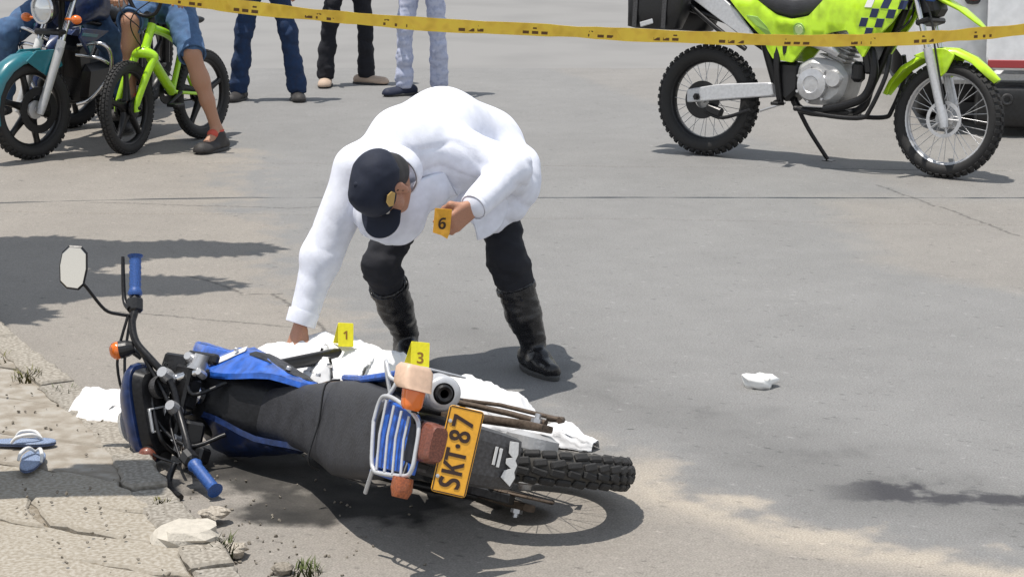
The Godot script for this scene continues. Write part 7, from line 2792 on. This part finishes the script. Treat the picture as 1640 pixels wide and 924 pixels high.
func build_tape() -> void:
	var pts := [v3(-8.0, 1.7, -10.2), v3(-5.4, 1.5, -10.7), v3(-3.6, 1.30, -11.0), v3(-2.6, 1.17, -11.2), v3(-1.718, 1.066, -11.3), v3(-1.521, 1.04, -11.3), v3(-0.993, 0.984, -11.3), v3(-0.397, 0.935, -11.3), v3(0.099, 0.912, -11.3), v3(0.597, 0.885, -11.3), v3(1.094, 0.865, -11.3), v3(1.592, 0.852, -11.3), v3(2.09, 0.862, -11.3), v3(2.453, 0.888, -11.3), v3(2.717, 0.912, -11.3), v3(3.6, 1.02, -11.35), v3(5.4, 1.25, -11.5), v3(8.0, 1.55, -11.8)]
	var path := []
	for i in pts.size() - 1:
		for k in 10:
			path.append(pts[i].cubic_interpolate(pts[i + 1], pts[maxi(0, i - 1)], pts[mini(pts.size() - 1, i + 2)], k / 10.0))
	path.append(pts[-1])
	var nz := FastNoiseLite.new()
	nz.seed = 3
	nz.frequency = 1.1
	var n: int = path.size()
	var side := func(i: int):
		var p: Vector3 = path[i]
		var d: Vector3 = (path[mini(i + 1, n - 1)] - path[maxi(i - 1, 0)]).normalized()
		var tw := 0.35 + 0.65 * nz.get_noise_1d(p.x * 1.6)
		var u := v3(0, cos(tw), sin(tw))
		u = (u - d * d.dot(u)).normalized()
		return [u, d.cross(u)]
	var rings := []
	for i in n:
		var q = side.call(i)
		var p: Vector3 = path[i]
		var u: Vector3 = q[0] * 0.037
		var w: Vector3 = q[1] * 0.0004
		rings.append(PackedVector3Array([p - u - w, p + u - w, p + u + w, p - u + w]))
	var g := Geo.new()
	g.loft(rings, true, false)
	var o := thing("caution_tape", "yellow caution tape with dark lettering stretched across the street", "tape", Vector3.ZERO)
	part("ribbon", g, M["tape_yellow"], o)
	# worn dark lettering: runs of blocks along the lower half, thinner runs above
	g = Geo.new()
	var i := 32
	var count := 0
	while i < n - 24:
		var q = side.call(i)
		var p: Vector3 = path[i]
		var d: Vector3 = path[i + 1] - p
		var gap := count % 7 >= 3
		if not gap:
			var L := minf(0.085, d.length() * 0.75) if d.length() > 0.03 else d.length() * 0.8
			var b := Basis(d.normalized(), q[0], q[1])
			for s in [-1, 1]:
				g.box(p + d * 0.5 - q[0] * 0.017 + q[1] * 0.0009 * s, v3(L * 0.9, 0.017, 0.0006), b, 0.0001)
				if count % 3 == 1:
					g.box(p + d * 0.45 + q[0] * 0.008 + q[1] * 0.0009 * s, v3(L * 0.55, 0.009, 0.0006), b, 0.0001)
		i += 2 if d.length() < 0.035 else 1
		count += 1
	part("tape_lettering", g, M["tape_ink"], o)

func sandal(at: Vector3, yaw: float, roll: float, label: String) -> void:
	var o := thing("sandal", label, "sandal", at, "pale blue sandals left on the pavement")
	var b := Basis(Vector3.UP, yaw) * Basis(v3(1, 0, 0), roll)
	var pts := []
	for i in 28:
		var a := TAU * i / 28.0
		var u := -cos(a) * 0.5 + 0.5
		pts.append(Vector2(lerpf(-0.105, 0.105, u), sin(a) * (0.033 + 0.010 * smoothstep(0.3, 0.85, u) - 0.004 * sin(u * PI))))
	for q in [[0.007, -0.005, "sandal_sole", "sole"], [0.007, 0.0022, "sandal_blue", "footbed"]]:
		var g := Geo.new()
		g.slab(pts, q[0], Transform3D(b * Basis(v3(1, 0, 0), -PI / 2), b * v3(0, q[1] + 0.009, 0)), 0.003)
		part(q[3], g, M[q[2]], o)
	for s in [-1, 1]:
		var g := Geo.new()
		g.hose([b * v3(0.06, 0.02, 0), b * v3(0.035, 0.038, 0.018 * s), b * v3(-0.01, 0.034, 0.032 * s), b * v3(-0.03, 0.016, 0.035 * s)], [0.004, 0.006, 0.006, 0.004], 8)
		part("strap", g, M["white_decal"], o)

func tuft(at: Vector3, n: int, h: float, r: float, label: String, m: Material) -> void:
	var st := SurfaceTool.new()
	st.begin(Mesh.PRIMITIVE_TRIANGLES)
	for i in n:
		var a := rng.randf() * TAU
		var p := v3(cos(a), 0, sin(a)) * r * sqrt(rng.randf())
		var l := h * rng.randf_range(0.5, 1.0)
		var lean := v3(rng.randf_range(-1, 1), 0, rng.randf_range(-1, 1)) * l * 0.7
		var w := v3(cos(a + 1.6), 0, sin(a + 1.6)) * 0.0028
		var mid := p + v3(0, l * 0.6, 0) + lean * 0.35
		var tip := p + v3(0, l, 0) + lean
		st.set_normal((Vector3.UP + lean * 4.0).normalized())
		for q in [p - w, mid - w * 0.8, p + w, p + w, mid - w * 0.8, mid + w * 0.8, mid - w * 0.8, tip, mid + w * 0.8]:
			st.add_vertex(q)
	var o := MeshInstance3D.new()
	o.name = numbered("grass_tuft")
	o.mesh = st.commit()
	o.material_override = m
	o.position = at
	tag(o, label, "grass tuft", "grass tufts along the broken kerb")
	add_child(o)

func stone_geo(r: Vector3, sd: int, rough_amt := 0.3) -> Geo:
	var nz := FastNoiseLite.new()
	nz.seed = sd
	nz.frequency = 0.8
	var g := Geo.new()
	var v := PackedVector3Array()
	var t := PackedInt32Array()
	var seg := 13
	var rows := 7
	for i in rows + 1:
		var th := PI * i / rows
		for j in seg:
			var ph := TAU * j / seg
			var d := v3(sin(th) * cos(ph), cos(th), sin(th) * sin(ph))
			d *= 1.0 + rough_amt * nz.get_noise_3dv(d * 2.0)
			d.y = clampf(d.y, -0.6, 0.62)
			v.append(d * r)
	for i in rows:
		for j in seg:
			var a := i * seg + j
			var b := i * seg + (j + 1) % seg
			t.append_array([a, b, a + seg, b, b + seg, a + seg])
	g.add(v, t, sd >= 40, true)
	return g

func build_small_things() -> void:
	sandal(v3(-1.55, 0.055, -6.46), 0.02, 0.0, "pale blue sandal lying flat on the pavement, the longer of the two in view")
	sandal(v3(-1.475, 0.06, -6.24), 1.6, 0.1, "pale blue sandal seen end on beside the edge of a shadow band")
	solo("flat_stone", stone_geo(v3(0.1, 0.045, 0.085), 5, 0.5), M["stone_white"], "large pale flat stone at the broken corner of the kerb", "stone", v3(-0.905, 0.05, -5.6))
	var st := [[v3(-0.78, 0.02, -5.56), v3(0.05, 0.025, 0.045), "angular stone between the large pale stone and the road"], [v3(-0.62, 0.012, -5.43), v3(0.03, 0.02, 0.03), "small grey stone in front of the grass at the bottom edge"], [v3(-0.86, 0.03, -5.85), v3(0.045, 0.02, 0.035), "broken kerb chip beside the fallen handlebar"]]
	for i in st.size():
		solo("stone", stone_geo(st[i][1], 10 + i, 0.6), M["stone"] if i % 2 else M["stone_pale"], st[i][2], "stone", st[i][0], "loose stones at the kerb")
	tuft(v3(-0.80, 0.0, -5.55), 60, 0.075, 0.05, "dry green tuft of grass beside the large pale stone", M["grass_green"])
	tuft(v3(-0.56, 0.0, -5.43), 60, 0.035, 0.05, "low grass growing at the bottom edge of the road", M["grass_green"])
	tuft(v3(-1.72, 0.03, -7.3), 60, 0.07, 0.06, "dry grass in the gap behind the far kerb stones", M["grass_dry"])
	tuft(v3(-1.56, 0.03, -7.1), 45, 0.05, 0.06, "small olive tuft of grass beside the cracked kerb", M["grass_green"])
	tuft(v3(-1.9, 0.03, -7.55), 40, 0.055, 0.07, "dry grass at the left edge beside the kerb", M["grass_dry"])
	tuft(v3(-1.02, 0.03, -5.9), 36, 0.035, 0.03, "sparse dry grass in the crack of the pavement", M["grass_dry"])
	# crumpled paper on the open road
	var g := stone_geo(v3(0.062, 0.034, 0.05), 40, 0.65)
	solo("paper_scrap", g, M["paper"], "crumpled white paper lying alone on the open road", "litter", v3(0.888, 0.02, -7.38))
	solo("broken_lens_piece", stone_geo(v3(0.05, 0.004, 0.015), 44, 0.8), M["stone_pale"], "pale sliver lying in front of the fallen handlebar", "debris", v3(-0.92, 0.006, -5.86))
	# grit scattered near the kerb
	var mm := MultiMesh.new()
	mm.transform_format = MultiMesh.TRANSFORM_3D
	mm.mesh = stone_geo(v3(0.004, 0.003, 0.004), 60, 0.8).mesh()
	mm.instance_count = 240
	for i in 240:
		var u := rng.randf_range(4.0, 10.0)
		var k := kerb_at(u)
		var off := absf(rng.randfn(0.0, 0.35))
		var p := k + Vector2(0.9, 0.4) * off
		if i % 3 == 0:
			p = k + Vector2(-0.9, -0.4) * rng.randf_range(0.1, 0.7)
		var s := rng.randf_range(0.5, 1.5)
		mm.set_instance_transform(i, Transform3D(Basis.from_euler(v3(rng.randf(), rng.randf() * 6.0, rng.randf())).scaled(Vector3.ONE * s), v3(p.x, 0.003 if i % 3 else 0.055, p.y)))
	var mi := MultiMeshInstance3D.new()
	mi.name = "grit"
	mi.multimesh = mm
	mi.material_override = M["stone"]
	mi.set_meta("kind", "stuff")
	mi.set_meta("label", "loose grit scattered along the kerb")
	add_child(mi)
